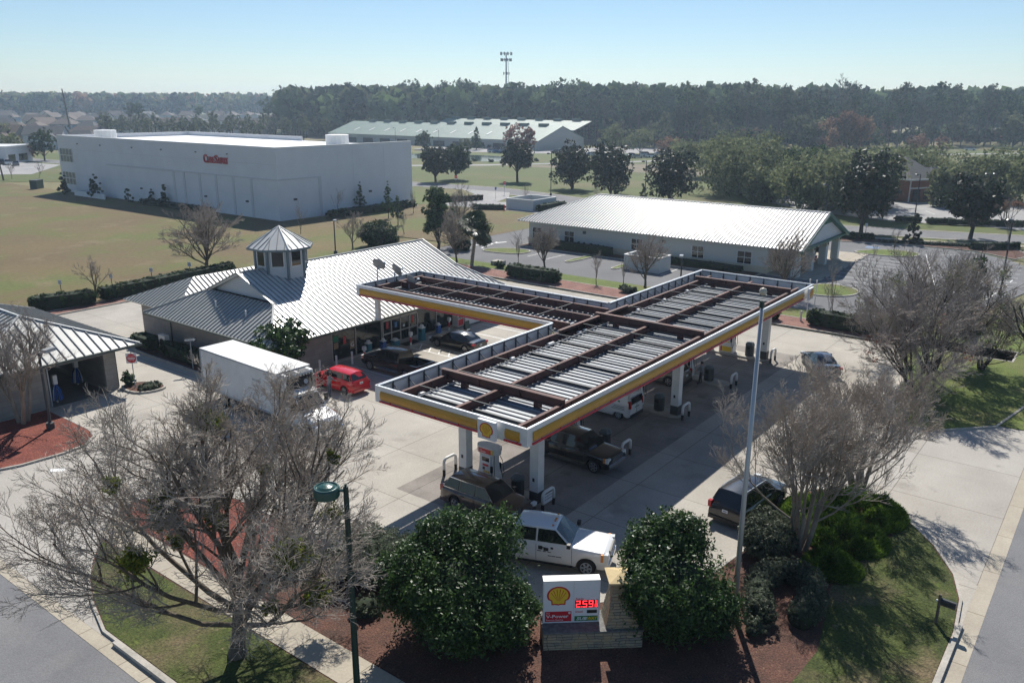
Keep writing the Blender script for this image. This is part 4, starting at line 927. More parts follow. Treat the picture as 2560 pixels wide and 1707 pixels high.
# --- rubbish enclosures
def enclosure(label, x0, y0, x1, y1, h, m):
    t = thing('enclosure', label, 'enclosure'); b = MB(); T = .2
    b.box(x0, y0, 0, x1, y0+T, h); b.box(x0, y1-T, 0, x1, y1, h); b.box(x0, y0+T, 0, x0+T, y1-T, h); b.box(x1-T, y0+T, 0, x1, y1-T, h); b.build('wall', m, t)
    c = MB(); c.box(x0-.03, y0-.03, h, x1+.03, y0+T+.02, h+.05); c.box(x0-.03, y1-T-.02, h, x1+.03, y1+.03, h+.05); c.box(x0-.03, y0+T+.02, h, x0+T+.02, y1-T-.02, h+.05); c.box(x1-T-.02, y0+T+.02, h, x1+.03, y1-T-.02, h+.05); c.build('wall_cap', K['white'], t)
enclosure('white walled open-topped bin enclosure on the dry lawn behind the clinic', 101.5, 73.5, 109.5, 80.0, 2.1, K['siding'])
enclosure('small pale walled bin enclosure behind the bare tree by the clinic lot', 62.7, 26.0, 65.8, 31.0, 1.9, pale)
# ------------------------------------------------------------------ vehicles
def paint(name, c, metal=.0, rough=.25): return mat(name, c, rough, metal, coat=.8, spec=.5)
PB = paint('black_car_paint', (.012, .012, .013)); PW = paint('white_car_paint', (.75, .75, .74)); PR = paint('red_car_paint', (.58, .012, .02))
PBR = paint('brown_car_paint', (.085, .055, .042), .2); PG = paint('grey_car_paint', (.09, .095, .11), .3); PT = paint('taupe_car_paint', (.23, .205, .17), .4); PDG = paint('dark_grey_paint', (.03, .035, .04), .2)
PBL = paint('blue_car_paint', (.05, .16, .34), .2); PS = paint('silver_car_paint', (.42, .43, .44), .5)
LAMP = mat('lamp_glass', (.7, .72, .72), .1, spec=.8); AMB = mat('amber_lens', (.75, .25, .02), .25); TAIL = mat('tail_lens', (.42, .01, .012), .2)
def side(mb, poly, y0, y1, m=0):
    n = len(poly); mb.add([(x, y0, z) for x, z in poly] + [(x, y1, z) for x, z in poly], [tuple(range(n)), tuple(range(2*n-1, n-1, -1))] + [(i, n+i, n+(i+1) % n, (i+1) % n) for i in range(n)], m); return mb
def lin(x, P):
    if x <= P[0][0]: return P[0][1]
    for (a, b), (c, d) in zip(P, P[1:]):
        if x <= c: return b + (d-b)*(x-a)/(c-a) if c > a else d
    return P[-1][1]
def wheels(t, axles, W, r, wd, rim, spokes=5):
    for ax in axles:
        for s in (-1, 1):
            wv = thing_part = bpy.data.objects.new('wheel', None); bpy.data.objects.remove(wv)
            b = MB(); y = s*(W/2 - wd*.5 - .01); pr = [(r*.62, -wd/2), (r*.93, -wd/2), (r, -wd*.32), (r, wd*.32), (r*.93, wd/2), (r*.62, wd/2)]
            b.lathe(pr, 20); b.xf(Matrix.Rotation(R(90), 4, 'X')); wo = b.build('wheel', K['rubber'], t, smooth=False, loc=(ax, y, r))
            q = MB(); q.lathe([(r*.63, -.02), (r*.63, .0), (r*.12, .02), (r*.1, .03)], 14, m=1)
            for k in range(spokes):
                a = 2*math.pi*k/spokes; c, s_ = math.cos(a), math.sin(a); q.bar((c*r*.1, s_*r*.1, .03), (c*r*.6, s_*r*.6, .022), r*.2, .03, 0)
            q.lathe([(r*.66, .0), (r*.66, .03), (r*.58, .03), (r*.58, .0)], 18, m=0)
            q.xf(Matrix.Translation((0, s*wd*.46, 0)) @ Matrix.Rotation(R(-90*s), 4, 'X')); q.build('rim', [rim, K['black']], wo)
def body_loft(t, L, W, top, axles, r, zlow, pm, x0=None, x1=None, name='body', nose=.12, tail=.08, arch=1.17, sharp=False):
    x0 = -L/2 if x0 is None else x0; x1 = L/2 if x1 is None else x1
    xs = set(np.linspace(x0, x1, 19).tolist()); ra = r*arch
    for a in axles:
        for k in range(-5, 6): xs.add(a + ra*math.sin(R(18*k)))
    for x, _ in top: xs.add(x)
    xs = sorted(x for x in xs if x0 - 1e-6 <= x <= x1 + 1e-6); ys = []
    for x in xs:
        if not ys or x - ys[-1] > .015: ys.append(x)
    xs = ys; ys = []; b = MB(); n = 0
    for x in xs:
        zt = lin(x, top); zb = zlow
        for a in axles:
            if abs(x-a) < ra: zb = max(zb, r*.96 + math.sqrt(max(ra*ra - (x-a)**2, 0)))
        e = max(0, (x - (L/2 - .45))/.45); f = max(0, ((-L/2 + .35) - x)/.35)
        hw = W/2 * (1 - nose*e*e - tail*f*f); zb = min(zb, zt - .22)
        up = .05*e + .03*f; zb2 = zb + (.1*e*e + .08*f*f if zb == zlow else 0)
        cr = .03 if not sharp else .015
        h = [(hw-.05, zb2), (hw-.005, zb2+.06), (hw, max(zb2+.08, zb2 + (zt-zb2)*.45)), (hw-.03, zt-.12 if zt-.12 > zb2+.12 else zt-.06), (hw-.09, zt-.03), (hw-.2, zt), (hw*.45, zt+cr)]
        ring = [(x, y, z) for y, z in h] + [(x, -y, z) for y, z in h[::-1]]; ys.append(len(ring)); b.v += ring; n += 1
    k = len(ring)
    for i in range(n-1):
        for j in range(k):
            b.f.append((i*k+j, i*k+(j+1) % k, (i+1)*k+(j+1) % k, (i+1)*k+j)); b.m.append(0)
    b.f.append(tuple(range(k))[::-1]); b.m.append(0); b.f.append(tuple((n-1)*k + j for j in range(k))); b.m.append(0)
    o = b.build(name, pm, t, smooth=True); sm = o.data
    for p in sm.polygons:
        if len(p.vertices) > 4: p.use_smooth = False
    sm.set_sharp_from_angle(angle=R(38)); return o
def cabin(t, W, xa, xb, xc, xd, zf, zr, zrear, pm, divs, inset_=.09, tum=.2, roofc=.04, glass=None, rearglass=True, trimm=None, ws=True):
    """greenhouse: xa cowl, xb roof front, xc roof rear, xd tail base; divs = window pillars along x"""
    glass = glass or K['glass_dark']; wb = W/2 - inset_; wt = W/2 - inset_ - tum; ztop = zr
    st_ = [(xa, zf, wb, wb), (xb, ztop-.03, wb, wt), ((xb*2+xc)/3, ztop, wb, wt), ((xb+xc*2)/3, ztop, wb, wt), (xc, ztop-.04, wb-.02, wt-.02), (xd, zrear, wb-.04, wb-.04)]
    b = MB()
    for x, z, w0, w1 in st_:
        zb = lin(x, [(xd, zrear), (xa, zf)] if xd < xa else [(xa, zf), (xd, zrear)])
        b.v += [(x, w0, min(zb-.05, z)), (x, w1, z-.045), (x, w1-.1, z), (x, 0, z+roofc*(1 if z > zf+.2 else 0)), (x, -w1+.1, z), (x, -w1, z-.045), (x, -w0, min(zb-.05, z))]
    for i in range(5):
        for j in range(6): b.f.append((i*7+j, (i+1)*7+j, (i+1)*7+j+1, i*7+j+1)); b.m.append(0)
    b.f.append(tuple(range(7))); b.m.append(0); b.f.append(tuple(35+j for j in range(7))[::-1]); b.m.append(0)
    o = b.build('cabin', pm, t, smooth=True); o.data.set_sharp_from_angle(angle=R(28))
    g = MB(); dz = ztop - .11
    def Y(z, x):
        zb = lin(x, sorted([(xd, zrear), (xa, zf)])); f = (z - zb)/(ztop - .045 - zb); return wb + (wt-wb)*max(0, min(1, f)) + .012
    def fx(z): f = (z - zf)/(ztop - zf); return xa + (xb-xa)*f - .10
    def rx(z): f = (z - zrear)/(ztop - zrear); return xd + (xc-xd)*f + .10
    zb0 = lambda x: lin(x, sorted([(xd, zrear), (xa, zf)])) + .05
    edges = [None] + divs + [None]
    for i in range(len(edges)-1):
        lo, hi = edges[i], edges[i+1]
        zl = zb0(0 if lo is None else lo); xl0 = rx(zl) if lo is None else lo+.04; xl1 = rx(dz) if lo is None else lo+.04; xh0 = fx(zl) if hi is None else hi-.04; xh1 = fx(dz) if hi is None else hi-.04
        if xh1 - xl1 < .05: xh1 = xl1 + .05
        for s in (-1, 1):
            q = [(xl0, s*Y(zl, xl0), zl), (xh0, s*Y(zl, xh0), zl), (xh1, s*Y(dz, xh1), dz), (xl1, s*Y(dz, xl1), dz)]
            g.add(q, [(0, 1, 2, 3) if s < 0 else (3, 2, 1, 0)])
    build_each(g, 'side_window', glass, t)
    if ws:
        g = MB(); n = Vector((ztop-zf, 0, xa-xb)).normalized()*.014
        def Wp(f, s): x = xa + (xb-xa)*f; z = zf + (ztop-.03-zf)*f; y = (wb + (wt-wb)*f - .07)*s; return Vector((x, y, z)) + n
        def Wc(f): x = xa + (xb-xa)*f; z = zf + (ztop-.03-zf)*f + roofc*f; return Vector((x, 0, z)) + n*1.6
        g.add([Wp(.06, 1), Wc(.06), Wp(.06, -1), Wp(.93, -1), Wc(.93), Wp(.93, 1)], [(1, 0, 5, 4), (2, 1, 4, 3)]); g.build('windscreen', glass, t)
    if rearglass:
        g = MB(); n = Vector((-(ztop-zrear), 0, xc-xd)); n = Vector((-(ztop-zrear), 0, abs(xc-xd)+.001)).normalized()*.014
        def Rp(f, s): x = xd + (xc-xd)*f; z = zrear + (ztop-.04-zrear)*f; y = (wb-.04 + (wt-wb+.02)*f - .06)*s; return Vector((x, y, z)) + n
        g.add([Rp(.12, 1), Rp(.12, -1), Rp(.88, -1), Rp(.88, 1)], [(0, 1, 2, 3)]); g.build('rear_window', glass, t)
    if trimm:
        m = MB()
        for s in (-1, 1):
            z = zb0(0)-.02; P = [(fx(z)+.04, z), (rx(z)-.02, z), (rx(dz)-.02, dz+.03), (fx(dz)+.04, dz+.03)]
            for (a, za), (c, zc_) in zip(P, P[1:] + P[:1]): m.bar((a, s*(Y(za, a)+.004), za), (c, s*(Y(zc_, c)+.004), zc_), .03, .03)
        build_each(m, 'window_trim', trimm, t)
def lamps(t, L, W, zh, ztl, hl=(.34, .16), tl=(.14, .34), tx=0, hm=None, amber=False):
    for s in (-1, 1):
        b = MB(); b.box(L/2-.22, s*(W/2-.10) - hl[0]/2*(1 if True else 0) - s*.07, zh-hl[1]/2, L/2-.02, s*(W/2-.10) + hl[0]/2 - s*.07, zh+hl[1]/2); b.build('headlight', hm or LAMP, t)
        if amber: MB().box(L/2-.34, s*(W/2-.05)-.05, zh-hl[1]/2, L/2-.225, s*(W/2-.05)+.05, zh+hl[1]/2).build('indicator', AMB, t)
        MB().box(-L/2-.012+tx, s*(W/2-.14)-tl[0]/2, ztl-tl[1]/2, -L/2+.2+tx, s*(W/2-.10)+tl[0]/2, ztl+tl[1]/2).build('tail_light', TAIL, t)
def extras(t, L, W, zb, plate=True, mirror=None, pm=None, grille=None, gm=None, handles=(), bumper=None, bz=.5, rack=None):
    if plate:
        q = MB(); q.box(-L/2-.02, -.15, zb, -L/2-.004, .15, zb+.15, 0); q.box(-L/2-.024, -.1, zb+.05, -L/2-.02, .1, zb+.1, 1); q.build('number_plate', [K['signwhite'], mat('plate_ink', (.1, .15, .3), .6)], t)
    if mirror:
        for s in (-1, 1): MB().box(mirror[0]-.1, s*(W/2+.11)-.1, mirror[1]-.09, mirror[0]+.06, s*(W/2+.11)+.1, mirror[1]+.1).bar((mirror[0], s*(W/2-.1), mirror[1]-.05), (mirror[0], s*(W/2+.03), mirror[1]-.03), .05, .05).build('wing_mirror', pm, t)
    if grille: b = MB(); b.box(L/2-.05, -grille[0]/2, grille[1], L/2+.012, grille[0]/2, grille[2], 0); [b.box(L/2+.012, -grille[0]/2, grille[1] + (grille[2]-grille[1])*(k+.5)/4 - .012, L/2+.024, grille[0]/2, grille[1] + (grille[2]-grille[1])*(k+.5)/4 + .012, 1) for k in range(4)]; b.build('grille', [K['black'], gm or K['chrome']], t)
    for x, z in handles:
        for s in (-1, 1): MB().box(x-.1, s*(W/2-.005)-.02, z-.02, x+.1, s*(W/2-.005)+.02, z+.02).build('door_handle', pm or K['chrome'], t)
    if bumper:
        MB().box(L/2-.12, -W/2*.86, bz-.1, L/2+.05, W/2*.86, bz+.1).build('front_bumper', bumper, t); MB().box(-L/2-.06, -W/2*.9, bz-.1, -L/2+.1, W/2*.9, bz+.1).build('rear_bumper', bumper, t)
    if rack:
        for s in (-1, 1): MB().tube([(rack[0], s*rack[3], rack[2]), (rack[0]+.1, s*rack[3], rack[2]+.06), (rack[1]-.1, s*rack[3], rack[2]+.06), (rack[1], s*rack[3], rack[2])], .022, 6).build('roof_rail', K['steel'], t)
def doorlines(t, W, xs, z0, z1):
    b = MB()
    for x in xs:
        for s in (-1, 1): b.box(x-.008, s*W/2-.002 if s > 0 else -W/2-.004, z0, x+.008, W/2+.004 if s > 0 else -W/2+.002, z1)
    build_each(b, 'door_seam', K['black'], t)
def interior(t, xs, W, z):
    b = MB()
    for x in xs:
        for s in (-1, 1): b.box(x-.1, s*W*.22-.22, z-.35, x+.06, s*W*.22+.22, z+.25)
    return b

def suv(label, loc, rz, pm, L=4.95, W=1.93, H=1.74, trim=None, rails=False, name='parked_car', cat='car', grille=None):
    t = thing(name, label, cat, loc, rz); r = .37; ax = (-L/2+1.05, L/2-1.0)
    body_loft(t, L, W, [(-L/2, .92), (-L/2+.1, 1.08), (L/2-1.55, 1.12), (L/2-.9, 1.06), (L/2-.25, .95), (L/2, .78)], ax, r, .24, pm)
    cabin(t, W, L/2-1.35, L/2-2.15, -L/2+.55, -L/2+.12, 1.1, H, 1.1, pm, [-L/2+1.25, -.15], trimm=trim)
    wheels(t, ax, W, r, .24, K['alloy'], 5); lamps(t, L, W, .85, 1.0); extras(t, L, W, .78, mirror=(L/2-1.55, 1.14), pm=pm, grille=(.95, .5, .86), handles=((-.9, .93), (.45, .93)), bumper=K['black'], bz=.36, rack=(-L/2+.7, L/2-2.2, H-.02, W/2-.34) if rails else None)
    doorlines(t, W, (-1.3, -.15, 1.0), .4, 1.05); return t
def sedan(label, loc, rz, pm, L=4.8, W=1.82, H=1.44, name='parked_car'):
    t = thing(name, label, 'car', loc, rz); r = .33; ax = (-L/2+1.0, L/2-.95)
    body_loft(t, L, W, [(-L/2, .86), (-L/2+.12, .98), (-L/2+.75, .99), (L/2-1.5, .96), (L/2-.9, .90), (L/2-.25, .80), (L/2, .62)], ax, r, .2, pm)
    cabin(t, W, L/2-1.3, L/2-2.25, -L/2+1.45, -L/2+.55, .94, H, .97, pm, [-.75, .25], tum=.24)
    wheels(t, ax, W, r, .22, K['alloy'], 5); lamps(t, L, W, .68, .82, tl=(.34, .16)); extras(t, L, W, .62, mirror=(L/2-1.6, .98), pm=pm, grille=(.8, .42, .62), handles=((-.75, .8), (.25, .8)), bumper=pm, bz=.38); doorlines(t, W, (-.95, .25, 1.2), .35, .92); return t
def pickup(label, loc, rz, pm, L=5.9, W=2.02, H=1.93, crew=True, bed='open', chromeg=True, name='pickup_truck', big=False):
    t = thing(name, label, 'pickup truck', loc, rz); r = .41; ax = (-L/2+1.2, L/2-.98); xcab = L/2-1.55-2.55 if crew else L/2-1.5-2.3; hk = .35 if big else 0; xcab -= hk
    z = 1.22 if not big else 1.32
    body_loft(t, L, W, [(xcab, z), (L/2-1.5-hk, z), (L/2-1.2-hk, z-.02), (L/2-.2, z-.1), (L/2, z-.25)], (ax[1],), r, .38, pm, x0=xcab, nose=.07, sharp=True)
    cabin(t, W, L/2-1.32-hk, L/2-2.15-hk, xcab+.12, xcab+.02, z-.02, H, z, pm, [xcab+1.15], tum=.2)
    b = MB(); zf = .75
    if bed == 'open':
        ra = r*1.17; zr = z+.02
        for s in (-1, 1):
            pl_ = [(-L/2, .5)] + [(ax[0] + ra*math.sin(R(a)), r*.96 + ra*math.cos(R(a))) for a in (-100, -75, -50, -25, 0, 25, 50, 75, 100)] + [(xcab-.03, .42), (xcab-.03, zr), (-L/2, zr)]
            pl_ = [(x, max(zz, .42)) for x, zz in pl_]; side(b, pl_, s*W/2, s*(W/2-.1))
        b.box(-L/2, -W/2+.1, .55, -L/2+.08, W/2-.1, zr); b.box(xcab-.1, -W/2+.1, .55, xcab-.03, W/2-.1, zr); b.build('bed', pm, t)
        MB().box(-L/2+.08, -W/2+.1, zf-.08, xcab-.1, W/2-.1, zf).box(ax[0]-.42, -W/2+.1, zf, ax[0]+.42, -W/2+.28, zf+.25).box(ax[0]-.42, W/2-.28, zf, ax[0]+.42, W/2-.1, zf+.25).build_('bed_liner', K['black'], t)
    else:
        MB().box(-L/2, -W/2-.1, .95, xcab-.15, W/2+.1, 1.05).box(xcab-.25, -W/2-.1, 1.05, xcab-.15, W/2+.1, 1.75).build('flatbed', K['darksteel'], t)
        cg = MB(); g = random.Random(3)
        for k in range(14): x, y = g.uniform(-L/2+.2, xcab-.6), g.uniform(-.8, .6); cg.box(x, y, 1.055, x+.4, y+.35, 1.1+g.uniform(.1, .35), k % 3)
        cg.build('load', [K['wood'], K['signgreen'], K['rust']], t)
    wheels(t, ax, W, r, .27, K['alloy'] if not big else K['steel'], 6)
    lamps(t, L, W, z-.27, 1.0, hl=(.32, .26), amber=True) if bed == 'open' else lamps(t, L, W, z-.32, .9, hl=(.26, .36), amber=True)
    extras(t, L, W, .62, mirror=(L/2-1.75, z+.12), pm=K['black'] if big else pm, grille=(1.1, z-.5, z-.14), gm=K['chrome'], handles=((xcab+.5, z-.2), (xcab+1.5, z-.2)), bumper=K['chrome'] if not big else PW, bz=.58)
    MB().box(xcab, W/2-.06, .36, L/2-1.6, W/2+.08, .42).box(xcab, -W/2-.08, .36, L/2-1.6, -W/2+.06, .42).build_('side_step', K['chrome'] if not big else K['black'], t)
    doorlines(t, W, (xcab+1.15, L/2-1.65), .5, z-.05)
    if big:
        m = MB()
        for y in (-.55, -.12, 0, .12, .55): m.box(L/2-2.32-hk, y-.04, H+.005, L/2-2.24-hk, y+.04, H+.05)
        build_each(m, 'roof_marker_light', AMB, t)
        q = MB()
        y0, y1 = -W/2-.008, -W/2-.001
        for x0, z0, x1, z1 in ((-3.2, 1.02, -3.0, 1.2), (-2.95, .98, -2.72, 1.14), (-2.62, 1.1, -2.5, 1.2), (-3.25, .93, -3.05, .965), (-2.98, .92, -2.84, .955), (-2.76, .92, -2.6, .95), (-2.75, .74, -2.6, .775), (-2.58, .74, -2.4, .775), (-2.38, .74, -2.12, .775)): q.box(L/2+x0, y0, z0, L/2+x1, y1, z1)
        build_each(q, 'door_marking', K['black'], t)
    return t

V = lambda x, y: (x, y, 0)
suv('brown SUV with chrome window line pulled up at the first pump island', V(2.05, 4.0), R(-90), PBR, trim=K['chrome'])
suv('glossy black SUV with roof rails leaving the forecourt by the flagpole', V(10.55, -6.65), R(-6.3), PB, L=5.05, W=2.0, H=1.77, rails=True)
suv('taupe SUV seen from behind at the fourth pump island', V(26.4, 6.9), R(90), PT, L=4.6, W=1.86, H=1.66)
sedan('dark grey saloon driving across the sunlit end of the forecourt', V(36.75, -1.95), math.atan2(.57, .82), PG)
sedan('shiny black saloon parked nose-in at the shop doors', V(23.5, 24.7), R(90), PB, L=5.1, W=1.9, H=1.5)
pickup('black crew cab pickup with chrome grille at the second pump island', V(10.25, 4.1), R(-90), PB, L=6.0)
pickup('black pickup with an open bed parked nose-in at the shop window', V(15.45, 24.0), R(90), PB, L=6.1)
pickup('white work truck with black door lettering between the big round bushes', V(.12, -.85), math.atan2(-.93, .36), PW, L=6.5, W=2.05, H=2.02, bed='flat', big=True)
# small red wagon with its driver's door open
t = thing('parked_car', 'bright red retro wagon with its front door open beside the box truck', 'car', V(10.2, 24.6), R(90)); L, W, H = 4.5, 1.78, 1.62; r = .33; ax = (-L/2+.9, L/2-.9)
body_loft(t, L, W, [(-L/2, .95), (-L/2+.06, 1.05), (L/2-1.3, 1.05), (L/2-.7, .98), (L/2-.2, .9), (L/2, .7)], ax, r, .22, PR, nose=.16)
cabin(t, W, L/2-1.15, L/2-1.75, -L/2+.5, -L/2+.1, 1.04, H, 1.08, PR, [-L/2+1.15, .1], tum=.18, roofc=.06)
wheels(t, ax, W, r, .22, K['alloy'], 5); lamps(t, L, W, .78, .8, tl=(.2, .2)); extras(t, L, W, .82, mirror=(L/2-1.4, 1.08), pm=PR, grille=(.8, .45, .7), handles=((-.8, .9), (-.1, .9)), bumper=PR, bz=.4); doorlines(t, W, (-.95, .1, 1.05), .36, 1.0)
d = MB(); side(d, [(0, .35), (1.1, .35), (1.1, 1.02), (.95, 1.5), (.35, 1.5), (0, 1.05)], -.05, .05, 0); side(d, [(.2, 1.06), (1.0, 1.06), (.9, 1.45), (.4, 1.45)], -.056, .056, 1)
d.xf(Matrix.Translation((1.02, W/2-.02, 0)) @ Matrix.Rotation(R(180-62), 4, 'Z')); d.build('open_door', [PR, K['glass_dark']], t)
# white delivery van
t = thing('delivery_van', 'white compact van with red and green marks on its side at the third pump island', 'van', V(18.3, 6.75), R(90)); L, W, H = 4.8, 1.84, 1.84; r = .33; ax = (-L/2+.85, L/2-.95)
body_loft(t, L, W, [(-L/2, 1.05), (L/2-1.3, 1.05), (L/2-.7, 1.0), (L/2-.15, .88), (L/2, .7)], ax, r, .22, PW)
cabin(t, W, L/2-1.0, L/2-1.75, -L/2+.12, -L/2+.03, 1.02, H, 1.04, PW, [.35], inset_=.03, tum=.12, rearglass=False)
# blank van sides: panel over the rear side window, then rear doors
for s in (-1, 1):
    p = MB(); p.add([(-L/2+.1, s*(W/2+.004), .5), (.33, s*(W/2+.004), .5), (.33, s*(W/2+.004), 1.12), (.33, s*(W/2-.115), 1.78), (-L/2+.22, s*(W/2-.115), 1.78), (-L/2+.1, s*(W/2+.004), 1.12)], [(0, 1, 2, 5), (5, 2, 3, 4)]); p.build('side_panel', PW, t)
    q = MB(); xx = Vector((-s, 0, 0)); up = Vector((0, s*-.179, .984)) if s > 0 else Vector((0, .179, .984))
    xs0 = .2 if s > 0 else -2.0
    for x, z, m in ((-1.4, 1.46, 0), (-1.2, 1.46, 0), (-1.55, 1.3, 1), (-1.25, 1.28, 1)):
        yy = W/2 + .014 - (z-1.12)/.66*.119; q.bar((x-.07, s*yy, z), (x+.07, s*yy, z), .012, .1, m)
    for k in range(3): q.box(-2.0, s*(W/2+.007)-.001, .95-.1*k, -1.2+.1*k, s*(W/2+.007)+.001, .98-.1*k, 2)
    q.build('side_lettering', [K['signred'], K['signgreen'], K['black']], t)
wheels(t, ax, W, r, .21, K['steel'], 7); lamps(t, L, W, .8, 1.15, tl=(.14, .5)); extras(t, L, W, .68, mirror=(L/2-1.3, 1.12), pm=K['black'], grille=(.8, .4, .62), bumper=K['black'], bz=.36)
g = MB(); g.box(-L/2-.02, -.68, 1.16, -L/2+.02, .68, 1.62, 0); g.box(-L/2-.026, -.012, .5, -L/2-.01, .012, 1.7, 1); g.box(-L/2-.026, -.3, .86, -L/2-.01, .25, .91, 1); g.build('rear_door_glass', [K['glass_dark'], K['black']], t)
# refrigerated box truck
t = thing('box_truck', 'white refrigerated box truck parked along the side of the shop', 'truck', V(3.45, 20.7), R(-92)); 
bx = MB(); bx.box(-9.35, -1.3, 1.05, -.55, 1.3, 3.85, 0); bx.build('cargo_box', mat('box_white', (.7, .7, .69), .5, col2=(.6, .6, .58), scale=.7), t)
ed = MB()
for s in (-1, 1):
    ed.box(-9.4, s*1.3-.03, 3.78, -.5, s*1.3+.03, 3.88); ed.box(-9.4, s*1.3-.03, 1.0, -.5, s*1.3+.03, 1.12); ed.box(-.58, s*1.3-.04, 1.12, -.5, s*1.3+.04, 3.78); ed.box(-9.4, s*1.3-.04, 1.12, -9.3, s*1.3+.04, 3.78)
build_each(ed, 'box_edge', K['steel'], t); MB().box(-9.38, -1.33, 3.885, -.5, 1.33, 3.90).build('box_roof', mat('box_roof_white', (.78, .78, .76), .5, col2=(.6, .59, .56), scale=.8), t)
rfr = MB(); rfr.box(-.5, -1.05, 2.75, .15, 1.05, 3.8, 0); side(rfr, [(.15, 2.8), (.4, 3.0), (.3, 3.45), (.15, 3.55)], -1.0, 1.0, 1)
for k in range(9): rfr.box(.15, -.95+k*.22, 3.57, .34, -.82+k*.22, 3.62, 1)
rfr.box(-.4, -.8, 3.8, .1, -.1, 3.83, 1); rfr.box(-.4, .1, 3.8, .1, .8, 3.83, 1)
rf_ = rfr.build('refrigeration_unit', [K['white'], K['black']], t)
MB().lathe([(.16, 0), (.16, .01), (.13, .012)], 18, (0, 0, 0)).xf(Matrix.Translation((.375, .3, 3.2)) @ Matrix.Rotation(R(75), 4, 'Y')).build('maker_badge', K['steel'], rf_)
L, W = 6.0, 2.1; body_loft(t, 6.0, 2.15, [(-.2, 1.75), (.9, 1.75), (1.4, 1.6), (2.7, 1.35), (3.0, 1.0)], (2.0,), .5, .55, PW, x0=-.15, x1=3.0, nose=.2, arch=1.25, sharp=True)
cabin(t, 2.15, 1.35, .75, -.1, -.18, 1.7, 2.55, 1.7, PW, [], inset_=.06, tum=.14)
sdv = MB(); side(sdv, [(.1, 2.62), (.75, 2.6), (1.0, 2.72), (.3, 2.85)], -.7, .7); sdv.build('roof_deflector', PW, t)
wheels(t, (-7.2, -6.0, 2.0), 2.3, .5, .3, K['steel'], 8)
MB().box(-9.2, -.45, .7, 1.0, .45, 1.0).box(-9.35, -1.25, .55, -9.2, 1.25, .8).build_('chassis', K['darksteel'], t)
for s in (-1, 1):
    MB().box(2.55, s*.85-.18, .85, 2.96, s*.85+.18, 1.08).build('headlight', LAMP, t)
    MB().box(.95, s*1.32-.12, 1.8, 1.05, s*1.32+.12, 2.3).bar((1.0, s*1.0, 1.85), (1.0, s*1.25, 1.9), .04, .04).build('wing_mirror', K['black'], t)
gr = MB(); gr.box(2.9, -.6, .8, 3.02, .6, 1.2, 0)
for k in range(5): gr.box(3.02, -.6, .83+k*.075, 3.03, .6, .86+k*.075, 1)
gr.build('grille', [K['black'], K['chrome']], t); MB().box(2.85, -1.0, .45, 3.15, 1.0, .72).build('front_bumper', K['chrome'], t)
mk = MB(); mk.box(-8.0, 1.302, 2.2, -7.0, 1.31, 2.5) if False else mk.box(-3.2, -1.31, 2.9, -2.2, -1.302, 3.05); mk.build('side_decal', K['steel'], t)

# distant cars share a simple single-mesh model
def far_mesh(pm, kind='sedan'):
    b = MB(); H = {'sedan': 1.42, 'suv': 1.72, 'van': 1.95}[kind]; z1 = .9 if kind == 'sedan' else 1.05; L, W = 4.7, 1.84
    b.prism([(-2.35, -.8), (-2.2, -.92), (2.1, -.92), (2.35, -.75), (2.35, .75), (2.1, .92), (-2.2, .92), (-2.35, .8)], .28, z1-.08, 0)
    xa, xb, xc, xd = (1.1, .3, -1.1, -1.8) if kind == 'sedan' else (1.2, .5, -1.9, -2.25)
    b.add([(-2.3, -.86, z1-.08), (2.25, -.8, z1-.12), (2.25, .8, z1-.12), (-2.3, .86, z1-.08), (xd, -.8, z1), (xa, -.8, z1), (xa, .8, z1), (xd, .8, z1)], [(0, 1, 5, 4), (1, 2, 6, 5), (2, 3, 7, 6), (3, 0, 4, 7)], 0)
    v = [(xa, -.8, z1), (xa, .8, z1), (xb, .62, H), (xb, -.62, H), (xc, .62, H), (xc, -.62, H), (xd, .8, z1), (xd, -.8, z1)]
    b.add(v, [(0, 1, 2, 3), (6, 7, 5, 4), (0, 3, 5, 7), (1, 6, 4, 2)], 1); b.add([(xb, .64, H+.012), (xc, .64, H+.012), (xc, -.64, H+.012), (xb, -.64, H+.012)], [(0, 1, 2, 3)], 0)
    for a in (-1.4, 1.4):
        for s in (-1, 1): b.tube([(a, s*.7, .33), (a, s*.93, .33)], .33, 12, 2)
    me = b.build('far_car', [pm, K['glass_dark'], K['rubber']]); m = me.data; bpy.data.objects.remove(me); return m
FM = {(c, k): far_mesh(p, k) for c, p in (('white', PW), ('black', PDG), ('silver', PS), ('blue', PBL), ('red', PR), ('grey', PG)) for k in ('sedan', 'suv')}
def far_car(c, k, x, y, rz, label, group=None):
    o = link('parked_car', FM[(c, k)], None, (x, y, .05), R(rz)); return tag(o, label, 'car', group)
cl_ = ['white', 'black', 'silver', 'black', 'grey', 'white', 'blue', 'silver', 'black', 'white']
for i in range(10):
    f = i/9; p = at(1176 + 150*f, 370 + 6*f); far_car(cl_[i], 'suv' if i % 3 == 0 else 'sedan', p.x, p.y, 20, f'{cl_[i]} car in the row along the long side of the green-roofed warehouse', 'cars parked along the green-roofed warehouse')
for i, (px, py, c, k) in enumerate([(1232, 382, 'white', 'suv'), (1244, 383, 'blue', 'sedan'), (1258, 384, 'blue', 'sedan'), (1391, 383, 'black', 'sedan'), (1402, 382, 'white', 'sedan'), (1478, 390, 'black', 'sedan'), (1490, 391, 'silver', 'suv')]):
    p = at(px, py); far_car(c, k, p.x, p.y, -35, f'{c} {"estate" if k == "suv" else "saloon"} parked off the warehouse gable corner', 'cars parked off the warehouse gable')
